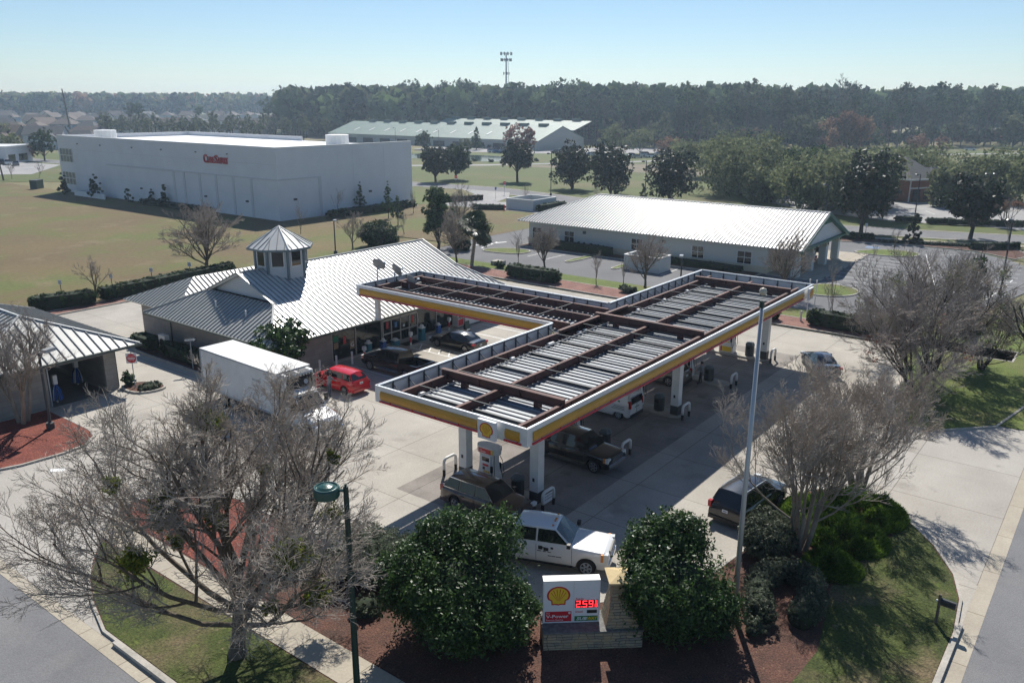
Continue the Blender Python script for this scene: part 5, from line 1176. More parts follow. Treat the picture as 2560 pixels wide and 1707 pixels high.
for i, (px, py, c, k) in enumerate([(1580, 392, 'white', 'sedan'), (1592, 396, 'silver', 'sedan'), (1615, 391, 'white', 'suv'), (1628, 394, 'white', 'sedan'), (1648, 389, 'silver', 'sedan'), (1683, 390, 'blue', 'suv')]):
    p = at(px, py); far_car(c, k, p.x, p.y, -30, f'{c} car glinting beyond the magnolias at the edge of the pine wood', 'cars parked by the pine wood')
p = at(1953, 497); far_car('silver', 'sedan', p.x, p.y, 100, 'silver saloon parked in the shade beside the big oak')
p = at(2380, 503); far_car('red', 'sedan', p.x, p.y, 160, 'dark saloon half hidden behind the magnolia by the brick building')
p = at(2510, 508); far_car('silver', 'sedan', p.x, p.y, 160, 'silver saloon facing the lot beyond the crape myrtle')
p = at(2425, 377); far_car('white', 'suv', p.x, p.y, -75, 'white truck parked out on the far lawn by the pine wood')
for px, py, c, k, a in ((20, 412, 'white', 'suv', 70), (40, 414, 'grey', 'sedan', 70), (5, 411, 'black', 'suv', 70)):
    p = at(px, py); far_car(c, k, p.x, p.y, a, f'{c} car parked past the far lawn left of the storage building')

# ------------------------------------------------------------------ people
def person(label, loc, rz, joints, mats, name='person', hair=None):
    """one continuous skinned body; joints: name -> (x, y, z, radius), mats: skin, top, trousers, shoes"""
    J = list(joints.keys()); E = [('pelvis', 'belly'), ('belly', 'chest'), ('chest', 'neck'), ('neck', 'chin'), ('chin', 'head'), ('head', 'crown')]
    for s in 'lr': E += [('pelvis', 'hip'+s), ('hip'+s, 'knee'+s), ('knee'+s, 'ankle'+s), ('ankle'+s, 'toe'+s), ('chest', 'sho'+s), ('sho'+s, 'elb'+s), ('elb'+s, 'wri'+s), ('wri'+s, 'palm'+s)]
    V_ = [joints[j][:3] for j in J]; Rr = [joints[j][3] for j in J]; ED = [(J.index(a), J.index(b)) for a, b in E]
    for s in 'lr':
        p = Vector(joints['palm'+s][:3]); w_ = Vector(joints['wri'+s][:3]); d = (p-w_).normalized(); sd = d.cross(Vector((0, 0, 1)) if abs(d.z) < .9 else Vector((1, 0, 0))).normalized()
        for k in range(5):
            o = (k-1.5)*.02 if k < 4 else .045; ln = (.07, .085, .08, .06, .05)[k]; b0 = p + sd*o*.8; b1 = p + d*ln*.55 + sd*o + Vector((0, 0, -.008)); b2 = p + d*ln + sd*o*1.02 + Vector((0, 0, -.025))
            n = len(V_); V_ += [tuple(b0), tuple(b1), tuple(b2)]; Rr += [.010, .009, .008]; ED += [(J.index('palm'+s), n), (n, n+1), (n+1, n+2)]
    me = bpy.data.meshes.new('body'); me.from_pydata(V_, ED, []); o = bpy.data.objects.new('body', me); COL.objects.link(o)
    sk = o.modifiers.new('skin', 'SKIN'); sk.use_smooth_shade = True; o.modifiers.new('sub', 'SUBSURF').levels = 1
    for i, sv in enumerate(me.skin_vertices[0].data): sv.radius = (Rr[i], Rr[i]*(.72 if J[i] in ('chest', 'belly', 'pelvis') else 1) if i < len(J) else Rr[i]); sv.use_root = (i < len(J) and J[i] == 'pelvis')
    dg = bpy.context.evaluated_depsgraph_get(); nm = bpy.data.meshes.new_from_object(o.evaluated_get(dg)); bpy.data.objects.remove(o)
    for m_ in mats: nm.materials.append(m_)
    zt, zn, za = joints['pelvis'][2] + .02, joints['chin'][2] - .05, joints['anklel'][2] + .03
    for p in nm.polygons:
        c = p.center; hand = min((Vector(joints['palm'+s][:3]) - c).length for s in 'lr') < .14
        p.material_index = 0 if (c.z > zn and (c - Vector(joints['head'][:3])).length < .28) or hand else (3 if c.z < za else (2 if c.z < zt else 1)); p.use_smooth = True
    t = thing(name, label, 'person', loc, rz); link('body', nm, t)
    hd = Vector(joints['head'][:3]); h = MB(); h.lathe([(.06, .115), (.10, .08), (.112, .02), (.105, -.03), (.09, -.06)], 12, (hd.x-.018, hd.y, hd.z+.02)); h.build('hair', hair, t, smooth=True)
    f = MB(); fx_ = hd.x + .092
    for s in (-1, 1): f.box(fx_-.004, hd.y+s*.033-.012, hd.z-.008, fx_+.006, hd.y+s*.033+.012, hd.z+.006, 0); f.box(hd.x-.02, hd.y+s*.098-.01, hd.z-.03, hd.x+.02, hd.y+s*.098+.01, hd.z+.03, 1)
    f.box(fx_-.01, hd.y-.012, hd.z-.045, fx_+.025, hd.y+.012, hd.z, 1); f.box(fx_-.012, hd.y-.025, hd.z-.075, fx_+.002, hd.y+.025, hd.z-.065, 2); f.build('face', [K['black'], mats[0], K['rust']], t); return t
skin = mat('skin', (.42, .25, .17), .55); dk_ = mat('dark_hair', (.02, .014, .01), .8)
def stand(z=1.0, lean=0., ar=.9, al=.9, fw=.0):
    j = dict(pelvis=(0, 0, .95, .15), belly=(lean*.15, 0, 1.1, .145), chest=(lean*.45, 0, 1.34, .16), neck=(lean*.62, 0, 1.5, .06), chin=(lean*.68, 0, 1.56, .07), head=(lean*.74+.01, 0, 1.64, .10), crown=(lean*.76, 0, 1.71, .075))
    for s, y, a in (('l', 1, al), ('r', -1, ar)):
        st_ = .1 if s == 'l' else -.06
        j['hip'+s] = (0, y*.1, .88, .1); j['knee'+s] = (.03 + st_*.5, y*.11, .49, .07); j['ankle'+s] = (st_, y*.11, .09, .045); j['toe'+s] = (st_+.16, y*.13, .035, .04)
        j['sho'+s] = (lean*.45, y*.2, 1.40, .075); j['elb'+s] = (lean*.4 + .12 + fw*.12, y*.26, 1.13 + fw*.05, .05); j['wri'+s] = (lean*.4 + .22*a + fw*.3, y*.22, .95 + .12*(1-a) + fw*.22, .035); j['palm'+s] = (lean*.4 + .27*a + fw*.36, y*.21, .88 + .14*(1-a) + fw*.24, .034)
    return j
cl1 = mat('grey_jacket', (.10, .11, .13), .85, col2=(.06, .07, .08), scale=8); cl2 = mat('dark_trousers', (.03, .035, .045), .85); sh = mat('dark_shoes', (.02, .02, .02), .6); cl3 = mat('grey_shirt', (.16, .17, .19), .85); cl4 = mat('denim', (.05, .065, .10), .85)
person('person in grey clothes leaning into the open door of the red car', (8.45, 23.85, 0), R(8), stand(lean=.3, fw=.6), [skin, cl3, cl4, sh], hair=dk_)
person('person in a grey top and dark trousers standing at the fourth pump island', (27.55, 4.0, .0), R(110), stand(fw=.5), [skin, cl3, cl2, sh], hair=dk_)
# ------------------------------------------------------------------ farther roads, lots and buildings
def band(name, line, wd, m, z):
    L_, R_ = [], []
    for i, p in enumerate(line):
        a, b = Vector(line[max(i-1, 0)]), Vector(line[min(i+1, len(line)-1)]); d = (b-a).normalized(); n = Vector((-d.y, d.x))*wd/2; L_.append(tuple(Vector(p)+n)); R_.append(tuple(Vector(p)-n))
    b = MB()
    for i in range(len(line)-1): b.add([(*R_[i], z), (*R_[i+1], z), (*L_[i+1], z), (*L_[i], z)], [(0, 1, 2, 3)])
    return tag(b.build(name, m), kind='structure')
ctr = [(128, -60), (124, -20), (122.5, -6), (119, 6), (116, 20), (116.2, 45), (120, 70), (126, 92), (129, 107), (127, 125), (122, 160), (110, 230), (100, 330)]
flat('lawn', [(100, -45), (420, -45), (480, 40), (330, 120), (260, 200), (180, 260), (120, 330), (60, 330), (62.5, 214), (96, 180), (96, 100), (100, 62), (105, 8), (101, -7)], K['farlawn'], .005)
band('road', ctr, 8.2, K['asphalt'], .03); 
for s, dd in ((-1, -4.4), (1, 4.4)):
    ln = []
    for i, p in enumerate(ctr):
        a, b = Vector(ctr[max(i-1, 0)]), Vector(ctr[min(i+1, len(ctr)-1)]); d = (b-a).normalized(); n = Vector((-d.y, d.x)); ln.append(tuple(Vector(p) + n*dd))
    band('kerb', ln, .5, K['kerb'], .06)
swl = [(117.5, -15), (115.3, -7), (111.8, 2.9), (109.3, 13.1), (109.2, 40), (111, 62), (114, 80)]
band('sidewalk', swl, 1.5, K['walk'], .034)
flat('road', [(98, 93.5), (106, 98), (118, 102), (125, 112), (126, 98), (118, 92), (108, 88), (98, 84)], K['farlot'], .036)
flat('far_lot', [(98, 82), (99, 60), (101, 60), (102, 73), (106, 82), (110.5, 86.5), (107, 93), (98, 96)], K['farlot'], .04)
flat('dry_lawn', [(64, 61), (100, 61), (99.5, 82), (97, 98), (80, 92), (63, 78)], K['field'], .042)
# church lot
flat('church_lot', [(131, -25), (134.5, 3), (131.5, 14), (135, 30), (147, 46), (160, 42), (164, 22), (172, 10), (186, -10), (182, -30)], K['farlot'], .03)
# pale park road, pond and the lots by the warehouse
band('road', [(120, 235), (150, 195), (178, 167), (190, 156), (210, 143), (235, 127), (258, 116), (316, 74), (352, 54), (385, 30), (420, -10)], 5, K['farlot'], .03)
flat('dirt_strip', [(190, 150), (196, 118), (196, 86), (206, 80), (222, 96), (228, 118)], mat('dry_earth', (.2, .165, .11), .95, col2=(.14, .12, .08), scale=.3, coord='pos'), .02)
tag(flat('pond', smooth_poly([(196, 214), (200, 172), (206, 160), (216, 158), (228, 176), (226, 205), (214, 222)]), K['water'], .03), kind='structure')
flat('warehouse_lot', [(240, 240), (243, 210), (248, 186), (258, 172), (282, 150), (318, 118), (345, 100), (352, 112), (325, 150), (312, 186), (264, 190), (264, 245)], K['farlot'], .035)
flat('far_lawn_lot', [(64, 245), (78, 232), (100, 262), (96, 300), (60, 330), (45, 290)], K['farlot'], .03)
# lot markings
mk = MB()
def line(x0, y0, x1, y1, w_=.11, z=.026): 
    a, b = Vector((x0, y0)), Vector((x1, y1)); d = (b-a).normalized(); n = Vector((-d.y, d.x))*w_/2
    mk.add([(*(a-n), z), (*(b-n), z), (*(b+n), z), (*(a+n), z)], [(0, 1, 2, 3)])
for k in range(9): line(70.4 + 2.43*k, 8.7, 70.6 + 2.43*k, 3.9)
for y in (45.8, 42.6, 39.6, 25.5, 22.7, 19.9, 17.1): line(62.2, y, 66.8, y)
for a in ((62, -2.2, 66, -6), (66, -6, 73, -8.5), (73, -8.5, 86, -9.2), (58.4, .2, 62, -2.2), (58.4, .2, 57, -1)): line(*a, .13)
for k in range(7): line(80 + 3*k, -5.8 + .1*k, 81.5 + 3*k, -10 + .2*k)
line(79, -5.6, 98, -4.6); line(79, -5.6, 77, -2.4); line(77, -2.4, 98.5, 3.0); line(98.5, 3, 101.5, -2); line(64, 57.5, 70, 55.5, .4); line(63.5, 55, 69, 56.5, .3)
tag(mk.build('lot_markings', K['paint']), kind='structure')
mk = MB()
for x in (14.25, 20.95, 22.3, 27.95, 30.75): line(x, 23.1, x, 28.0, .11, .006)
line(17.6, 23.1, 17.6, 28, .11, .006); line(20.95, 28.0, 22.3, 28.0, .1, .0065)
for k in range(4): line(21.0, 23.6 + 1.1*k, 22.25, 24.5 + 1.1*k, .1, .0062)
tag(mk.build('stall_markings', K['paint']), kind='structure')
mk = MB()
for k in range(6): line(137 + 3.2*k, 24 - 4.2*k, 141.5 + 3.2*k, 26.5 - 4.2*k, .14, .036)
tag(mk.build('church_lot_markings', K['paint']), kind='structure')
mk = MB(); 
for x, y in ((98, 8.6), (96.5, 5.0), (99.8, 10.5)): mk.add([(x-.9, y-.9, .028), (x+.9, y-.9, .028), (x+.9, y+.9, .028), (x-.9, y+.9, .028)], [(0, 1, 2, 3)])
tag(mk.build('disabled_bay_markings', K['bluepaint']), kind='structure')
mk = MB(); line(14.6, -12.9, 15.5, -12.0, .6, .012); line(-9.6, 26.9, -9.0, 26.3, .4, .012); tag(mk.build('stop_bar', K['paint']), kind='structure')
# islands in the second lot
bed('lot_island', smooth_poly([(61.3, 53.8), (64, 53.6), (66, 51), (66, 47.4), (63, 47.2), (61.6, 49.5)], 2), 'lawn', .14, .18)
bed('lot_island', smooth_poly([(62.2, 38.6), (70, 38.2), (70, 39.4), (62.4, 39.8), (61.6, 39.2)], 1), 'lawn', .14, .18)
bed('lot_island', smooth_poly([(62.0, 31.4), (70, 31.2), (70, 32.4), (62.2, 32.6), (61.4, 32)], 1), 'lawn', .14, .18)
bed('lot_island', smooth_poly([(62.8, 8.6), (69.4, 9), (69.8, 5.5), (67.8, 3.2), (64.8, 3.4), (62.8, 5.5)], 2), 'lawn', .14, .2)
bed('lot_island', smooth_poly([(93.2, 12.4), (98, 9.8), (99.6, 6.2), (98.2, 3.4), (95.2, 3.6), (93.2, 6)], 2), 'lawn', .14, .2)
bed('foundation_bed', [(68.2, 16), (70.9, 16), (70.9, 52), (68.2, 52)], 'mulch2', .12, .15)
ws = MB()
for k in range(8): ws.box(70.9 + 2.43*k, 8.95, .02, 72.7 + 2.43*k, 9.1, .14)
tag(ws.build('wheel_stops', K['kerb']), kind='structure')
bed('lot_edge_bed', [(102.2, 16), (105.3, 6), (105.3, -2), (101.5, -7.5), (106, -9), (112.0, -6), (110.2, 3.4), (107.8, 14.5), (106, 18)], 'mulch2', .13, .18)

# --- green-roofed warehouse
wh = thing('warehouse', 'long warehouse with pale green metal roof at the foot of the pine wood', 'building')
wg = mat('weathered_green_roof', (.15, .235, .195), .6, col2=(.115, .19, .16), scale=.2); ww = mat('warehouse_wall', (.38, .4, .38), .8)
A0, A1, AY0, AY1, AE, AR = 266, 303, 190.5, 326, 4.2, 10.0
b = MB(); b.box(A0+.4, AY0+.4, 0, A1-.4, AY1-.4, AE); b.add([(A0+.4, AY0+.4, AE), (A1-.4, AY0+.4, AE), ((A0+A1)/2, AY0+.4, AR-.3), (A0+.4, AY1-.4, AE), (A1-.4, AY1-.4, AE), ((A0+A1)/2, AY1-.4, AR-.3)], [(0, 1, 2), (5, 4, 3)]); b.build('wall', ww, wh)
b = MB(); am = (A0+A1)/2; roof_plane(b, [(A0, AY1, AE), (A0, AY0, AE), (am, AY0, AR), (am, AY1, AR)], 1.5, rw=.1); roof_plane(b, [(A1, AY0, AE), (A1, AY1, AE), (am, AY1, AR), (am, AY0, AR)], 1.5, rw=.1)
roof_plane(b, [(A1-3, AY1-40, AE+3.5), (A1-3, AY0+4, AE+3.5), (A1+12, AY0+4, AR+1.6), (A1+12, AY1-40, AR+1.6)], 1.5, rw=.1); b.build('roof', [wg, mat('green_seam', (.15, .22, .19), .6)], wh)
for x0, x1, n_, ya_ in ((am, AR, 11, AY0+8), (A1+12, AR+1.6, 8, AY0+10)):
    for k in range(n_): MB().box(x0-1, ya_ + 11*k, x1-.3, x0+1, ya_ + 11*k + 4.5, x1+.9).build('roof_vent', mat('vent_green' if k else 'vent_green0', (.12, .17, .15), .7) if k == 0 else bpy.data.materials['vent_green0'], wh)
b = MB()
for k in range(11): y = AY0 + 10 + 11*k; b.add([(A0+5, y, AE+5*.313+.16), (A0+9, y, AE+9*.313+.16), (A0+9, y+.8, AE+9*.313+.16), (A0+5, y+.8, AE+5*.313+.16)], [(0, 1, 2, 3)])
build_each(b, 'skylight', K['white'], wh); b = MB()
for k in range(10): b.box(A0+.33, AY0+6+12*k, .2, A0+.4, AY0+13+12*k, 2.6)
build_each(b, 'door', K['darksteel'], wh)

# --- brick church-like building across the road
ch = thing('brick_building', 'red brick building with grey shingle hip roof and white trim behind the magnolia', 'building', (165.5, 20.4, 0), math.atan2(-.48, .87))
sh_ = mat('grey_shingle', (.14, .135, .13), .9, col2=(.1, .1, .095), scale=3)
b = MB(); b.box(0, 0, 0, 8, 11, 4.8); b.box(8, 3, 0, 26, 13, 3.4); b.build('wall', K['brick'], ch)
b = MB(); b.slab([(-.8, -.8, 4.8), (8.8, -.8, 4.8), (4, 5.5, 9.3)], .2); b.slab([(8.8, -.8, 4.8), (8.8, 11.8, 4.8), (4, 5.5, 9.3)], .2); b.slab([(8.8, 11.8, 4.8), (-.8, 11.8, 4.8), (4, 5.5, 9.3)], .2); b.slab([(-.8, 11.8, 4.8), (-.8, -.8, 4.8), (4, 5.5, 9.3)], .2)
b.slab([(8.2, 2.2, 3.4), (26.8, 2.2, 3.4), (23, 8, 6.4), (8.2, 8, 6.4)], .2); b.slab([(26.8, 13.8, 3.4), (8.2, 13.8, 3.4), (8.2, 8, 6.4), (23, 8, 6.4)], .2); b.slab([(26.8, 2.2, 3.4), (26.8, 13.8, 3.4), (23, 8, 6.4)], .2); b.build('roof', sh_, ch)
b = MB(); b.box(-.9, -.95, 4.55, 8.9, -.8, 4.85); b.box(-.95, -.8, 4.55, -.8, 11.8, 4.85); b.box(-.1, -.12, 2.7, 8.1, -.001, 3.0); b.box(-.12, -.1, 0, .2, -.001, 4.5); b.box(7.8, -.12, 0, 8.1, -.001, 2.7); b.build('trim', K['white'], ch)
MB().box(1.0, -.06, 0, 3.2, -.002, 2.5).box(10, 2.9, .6, 13, 2.99, 2.4).box(16, 2.9, .6, 19, 2.99, 2.4).box(4.2, -.06, .4, 7.2, -.002, 2.2).build_('window', K['glass_dark'], ch)

# --- cell tower
p = (370, 288.6); H_ = 47.4
t = thing('cell_tower', 'slim grey telecom mast with tiers of antenna panels above the pine wood', 'cell tower', (*p, 0))
b = MB(); b.tube([(0, 0, 0), (0, 0, H_)], [.6, .38], 10); b.build('mast', K['steel'], t)
b = MB(); b.tube([(1.6, -1.1, 0), (1.0, -.7, H_*.92)], [.16, .12], 6)
for k in range(14): z = 4 + k*2.5; b.tube([(.4, -.3, z), (1.55 - .6*k/14, -1.05 + .4*k/14, z)], .06, 4)
b.build('cable_ladder', K['steel'], t)
for z, r_, n_, hh in ((H_-.6, 3.3, 10, 1.7), (H_-4.0, 3.1, 12, 1.6), (H_-11.5, 1.7, 5, 1.5)):
    b = MB(); 
    for k in range(n_):
        a = 2*math.pi*k/n_ + .3; x, y = r_*math.cos(a), r_*math.sin(a); b.box(x-.17, y-.17, z-hh/2, x+.17, y+.17, z+hh/2)
    for k in range(3): a = 2*math.pi*k/3; b.tube([(0, 0, z), (r_*math.cos(a), r_*math.sin(a), z)], .08, 4); c = 2*math.pi*(k+1)/3; b.tube([(r_*math.cos(a), r_*math.sin(a), z+.3), (r_*math.cos(c), r_*math.sin(c), z+.3)], .07, 4)
    b.build('antenna_array', K['darksteel'], t)

# --- housing estate far left
def house_proto(seed, L, W, e, rh, gable, rc, wc):
    g = random.Random(seed); t = thing('house', 'tmp', 'house', (0, 0, -500)); b = MB(); b.box(-L/2, -W/2, 0, L/2, W/2, e)
    if gable: b.add([(-L/2, -W/2, e), (-L/2, W/2, e), (-L/2, 0, e+rh*.95), (L/2, -W/2, e), (L/2, W/2, e), (L/2, 0, e+rh*.95)], [(0, 2, 1), (3, 4, 5)])
    b.box(L*.1, -W/2-3.5, 0, L*.42, -W/2, e*.8); b.add([(L*.1, -W/2-3.5, e*.8), (L*.42, -W/2-3.5, e*.8), (L*.26, -W/2-3.5, e*.8+rh*.45)], [(0, 1, 2)]); b.build('wall', wc, t)
    r = MB(); o = .5; k = 0 if gable else W/2*.9
    r.slab([(-L/2-o, -W/2-o, e), (L/2+o, -W/2-o, e), (L/2+o-k, 0, e+rh), (-L/2-o+k, 0, e+rh)], .2); r.slab([(L/2+o, W/2+o, e), (-L/2-o, W/2+o, e), (-L/2-o+k, 0, e+rh), (L/2+o-k, 0, e+rh)], .2)
    if not gable:
        for s in (-1, 1): r.slab([(s*(L/2+o), -W/2-o, e), (s*(L/2+o), W/2+o, e), (s*(L/2+o-k), 0, e+rh)][::s], .2)
    for s in (-1, 1): q = L*.26 + s*(L*.16+.4); r.slab([(q, -W/2-3.9, e*.8), (q, -1, e*.8), (L*.26, -1, e*.8+rh*.5), (L*.26, -W/2-3.9, e*.8+rh*.5)][::-s], .15)
    r.build('roof', rc, t); w_ = MB()
    for z in ([1.2] if e < 4 else [1.2, 4.2]):
        for x in (-L*.35, -L*.12, L*.3): w_.box(x-.6, W/2, z, x+.6, W/2+.04, z+1.4)
        w_.box(-L/2-.04, -1.2, z, -L/2, -.2, z+1.4); w_.box(-L*.35, -W/2-.04, z, -L*.2, -W/2, z+1.4)
    build_each(w_, 'window', K['glass_dark'], t); return t
RCOL = [mat('shingle_tan', (.15, .12, .10), .9, col2=(.12, .095, .085), scale=1), mat('shingle_grey', (.085, .085, .09), .9, col2=(.065, .065, .07), scale=1), mat('shingle_brown', (.12, .09, .072), .9, col2=(.095, .07, .06), scale=1)]
WCOL = [mat('house_white', (.6, .6, .6), .8), mat('house_blue', (.38, .46, .52), .8), mat('house_cream', (.52, .47, .38), .8)]
RN, WN = ['tan', 'grey', 'brown'], ['white', 'pale blue', 'cream']
protos = [(house_proto(i, *a, RCOL[i % 3], WCOL[(i*2+1) % 3]), i) for i, a in enumerate([(16, 12, 3.2, 4.2, False), (15, 11, 6.0, 3.6, True), (18, 12, 3.2, 4.6, True), (14, 11, 6.0, 3.4, False), (17, 13, 3.3, 4.4, False), (15, 12, 6.0, 4.0, True)])]
hs = random.Random(21); first = set(); rows = [(372, 9), (352, 10), (336, 11), (323, 12), (312, 13), (304, 14), (297, 12)]
NEARH = ['closest', 'second', 'third', 'fourth', 'fifth', 'sixth', 'farthest']
for ri, (py, n_) in enumerate(rows):
    for k in range(n_):
        px = -10 + 790*(k + hs.uniform(.15, .85))/n_
        if py > 345 and px > 330: continue
        q = at(px, py); pr, pi = protos[hs.randrange(6)]
        if pi in first: t = copy_tree(pr)
        else: t = pr; first.add(pi)
        t.location = (q.x, q.y, 0); t.rotation_euler = (0, 0, AZ + R(hs.choice((0, 90, 180, 270)) + hs.uniform(-18, 18)))
        t['label'] = f'{"two-storey" if (pi in (1, 3, 5)) else "single-storey"} house with {RN[pi % 3]} {"gabled" if pi in (1, 2, 5) else "hipped"} roof and {WN[(pi*2+1) % 3]} walls in {NEARH[ri]} estate row'; t['group'] = 'houses of the far estate'
for pr, pi in protos:
    if pi not in first:
        for c in list(pr.children): bpy.data.objects.remove(c)
        bpy.data.objects.remove(pr)
# low shops beyond the lawn, far left
t = thing('low_shop', 'low white flat-roofed shop behind the oaks left of the storage building', 'building', (*at(58, 405)[:2], 0), AZ)
MB().box(-9, 0, 0, 6, 14, 5.2).build('wall', K['siding'], t); MB().box(-9.2, -.2, 5.2, 6.2, 14.2, 5.6).build('roof', K['white'], t); MB().box(-8, -.06, .5, -4, -.001, 2.8).box(-2, -.06, .5, 3, -.001, 2.8).build_('window', K['glass_dark'], t)
# ------------------------------------------------------------------ price sign, poles, signs and small things
d = Vector((2.5, -2.9, 0)).normalized(); SA = math.atan2(d.y, d.x)     # along the sign, seen face-on from the corner
sg = thing('price_sign', 'white fuel price sign with shell emblem on a stone plinth between round bushes', 'sign', (-5.5, -4.9, .08), SA)
m = MB(); m.box(0, 0, 0, 3.85, 1.35, .72, 0); m.build('plinth', K['stone'], sg); MB().box(-.03, -.03, .72, 3.88, 1.38, .78).build('plinth_top', K['stonetop'], sg)
cab = MB().box(.04, .62, .78, 2.22, .98, 2.60, 0).build('cabinet', K['signwhite'], sg)
MB().box(.02, .60, 2.60, 2.24, 1.0, 2.65).box(.02, .595, .78, .05, .619, 2.60).box(1.205, .60, .8, 1.225, .619, 2.58).box(2.21, .595, .78, 2.24, .619, 2.60).build('cabinet_frame', K['white_dirty'], sg)
f = MB(); yf = .615; scallop(f, (.62, yf, 1.95), (1, 0, 0), (0, 0, 1), .455, 1, 0, .004)
f.box(.10, yf-.004, .84, 1.14, yf, 1.29, 0)
def tx(s, x, z, h, mm, **k): text_mb(f, s, (x, yf-.008, z), (1, 0, 0), (0, 0, 1), h, mm, **k)
tx('Shell', .15, 1.19, .05, 2); tx('V-Power', .15, 1.01, .135, 2, bold=.025, width=.88); tx('Premium Gasoline', .15, .89, .055, 2, width=.66)
f.lathe([(.05, -.003), (.05, .003), (.028, .003), (.028, -.003)], 14, (0, 0, 0), 2); n0 = len(f.v) - 56; f.xf(Matrix.Translation((1.06, yf-.010, 1.22)) @ Matrix.Rotation(R(90), 4, 'X'), n0)
tx('Regular', 1.29, 1.80, .075, 0); tx('Diesel', 1.28, 1.22, .085, 0)
f.box(1.27, yf-.004, 1.43, 2.17, yf, 1.77, 3); f.box(1.74, yf-.004, 1.18, 2.14, yf, 1.32, 3); f.box(1.26, yf-.004, .84, 2.17, yf, 1.06, 4)
tx('SUB', 1.33, .885, .13, 2, bold=.03, width=.41, shear=.25); tx('WAY', 1.745, .885, .13, 5, bold=.03, width=.39, shear=.25)
f.build('sign_face', [K['signred'], K['signyellow'], K['signwhite'], K['black'], K['signgreen'], K['signyellow']], sg)
# seven-segment price
SEG = {'2': 'abged', '5': 'afgcd', '9': 'abfgcd', '1': 'bc', '0': 'abcdef'}
def digit(b, ch_, x, z, w_, h, t_):
    S = {'a': (0, h-t_, w_, h), 'g': (0, h/2-t_/2, w_, h/2+t_/2), 'd': (0, 0, w_, t_), 'f': (0, h/2, t_, h), 'b': (w_-t_, h/2, w_, h), 'e': (0, 0, t_, h/2), 'c': (w_-t_, 0, w_, h/2)}
    for s in SEG[ch_]: x0, z0, x1, z1 = S[s]; b.box(x+x0, yf-.012 - (.001 if s in 'adg' else 0), z+z0, x+x1, yf-.005, z+z1)
led = MB()
for ch_, x in (('2', 1.31), ('5', 1.57), ('9', 1.81)): digit(led, ch_, x, 1.46, .17, .28, .032)
led.box(1.515, yf-.012, 1.46, 1.548, yf-.005, 1.493); digit(led, '9', 2.06, 1.625, .075, .115, .016); digit(led, '1', 1.995, 1.46, .065, .115, .016); digit(led, '0', 2.085, 1.46, .065, .115, .016); led.box(2.04, yf-.012, 1.595, 2.15, yf-.005, 1.606)
led.build('price_digits', K['led'], sg)
pl_ = MB(); x0, x1, y0, y1 = 2.42, 3.72, .12, 1.28; z0, z1 = .78, 2.52
pl_.add([(x0, y0, z0), (x1, y0, z0), (x1, y1, z0), (x0, y1, z0), (x0+.30, y0+.26, z1), (x1-.30, y0+.26, z1), (x1-.30, y1-.26, z1), (x0+.30, y1-.26, z1)], [(0,1,5,4),(1,2,6,5),(2,3,7,6),(3,0,4,7),(4,5,6,7)]); pl_.build('stone_pillar', K['stone'], sg)
cp = MB(); xm, ym = (x0+x1)/2, (y0+y1)/2; cp.box(x0+.31, y0+.27, z1, x1-.31, y1-.27, z1+.18, 0); e = .58; c = [(xm-e, ym-e, z1+.18), (xm+e, ym-e, z1+.18), (xm+e, ym+e, z1+.18), (xm-e, ym+e, z1+.18)]
cp.add(c + [(p[0], p[1], z1+.24) for p in c] + [(xm, ym, z1+.42)], [(3,2,1,0),(0,1,5,4),(1,2,6,5),(2,3,7,6),(3,0,4,7),(4,5,8),(5,6,8),(6,7,8),(7,4,8)]); cp.build('pillar_cap', K['cap'], sg)
# street lamp in the foreground
lp = thing('street_lamp', 'dark green street lamp with a round drum head over the corner lawn', 'street lamp', (-12.1, -1.7, .08), AZ + R(90))
MB().tube([(0, 0, 0), (0, 0, 8.55)], [.12, .085], 12).lathe([(.2, 0), (.2, .12), (.14, .3)], 12).build('pole', K['greenpole'], lp)
hd = MB(); hd.tube([(0, 0, 8.4), (.45, 0, 8.4)], .05, 8); hd.lathe([(.01, 8.18), (.40, 8.18), (.42, 8.22), (.42, 8.48), (.39, 8.53), (.36, 8.53), (.33, 8.49), (.30, 8.50), (.22, 8.56), (.10, 8.60), (.01, 8.61)], 24, (.62, 0, 0)); hd.build('lamp_head', mat('lamp_green', (.02, .075, .065), .3), lp, smooth=False)
MB().lathe([(.04, 8.56), (.04, 8.64)], 10).build('pole_cap', K['greenpole'], lp)
fp = thing('flagpole', 'bare silver flagpole with a ball top rising from the clipped hedges', 'flagpole', (1.26, -9.77, .08))
MB().tube([(0, 0, 0), (0, 0, 4), (0, 0, 13.3)], [.115, .105, .06], 14).build('pole', mat('brushed_pole', (.42, .43, .44), .4, .5), fp, smooth=True); MB().lathe([(.01, 0), (.11, .05), (.15, .16), (.11, .27), (.01, .31)], 14, (0, 0, 13.5)).build('ball_finial', mat('finial_cream', (.5, .45, .36), .45), fp, smooth=True)
MB().box(-.07, -.07, 13.05, .07, .07, 13.3).build('pulley_truck', K['greenpole'], fp); MB().tube([(.12, -.05, 1.2), (.10, -.05, 13.1)], .012, 4).build('halyard', K['white_dirty'], fp)
mb_ = thing('mailbox', 'dark mailbox on a wooden post at the right-hand street kerb', 'mailbox', (5.7, -16.55, .08), R(-95))
MB().box(-.05, -.05, 0, .05, .05, 1.35).build('post', K['wood'], mb_); b = MB(); side(b, [(-.05, 0), (.6, 0), (.6, .2), (.55, .2), (-.05, .2)], -.0, .0)
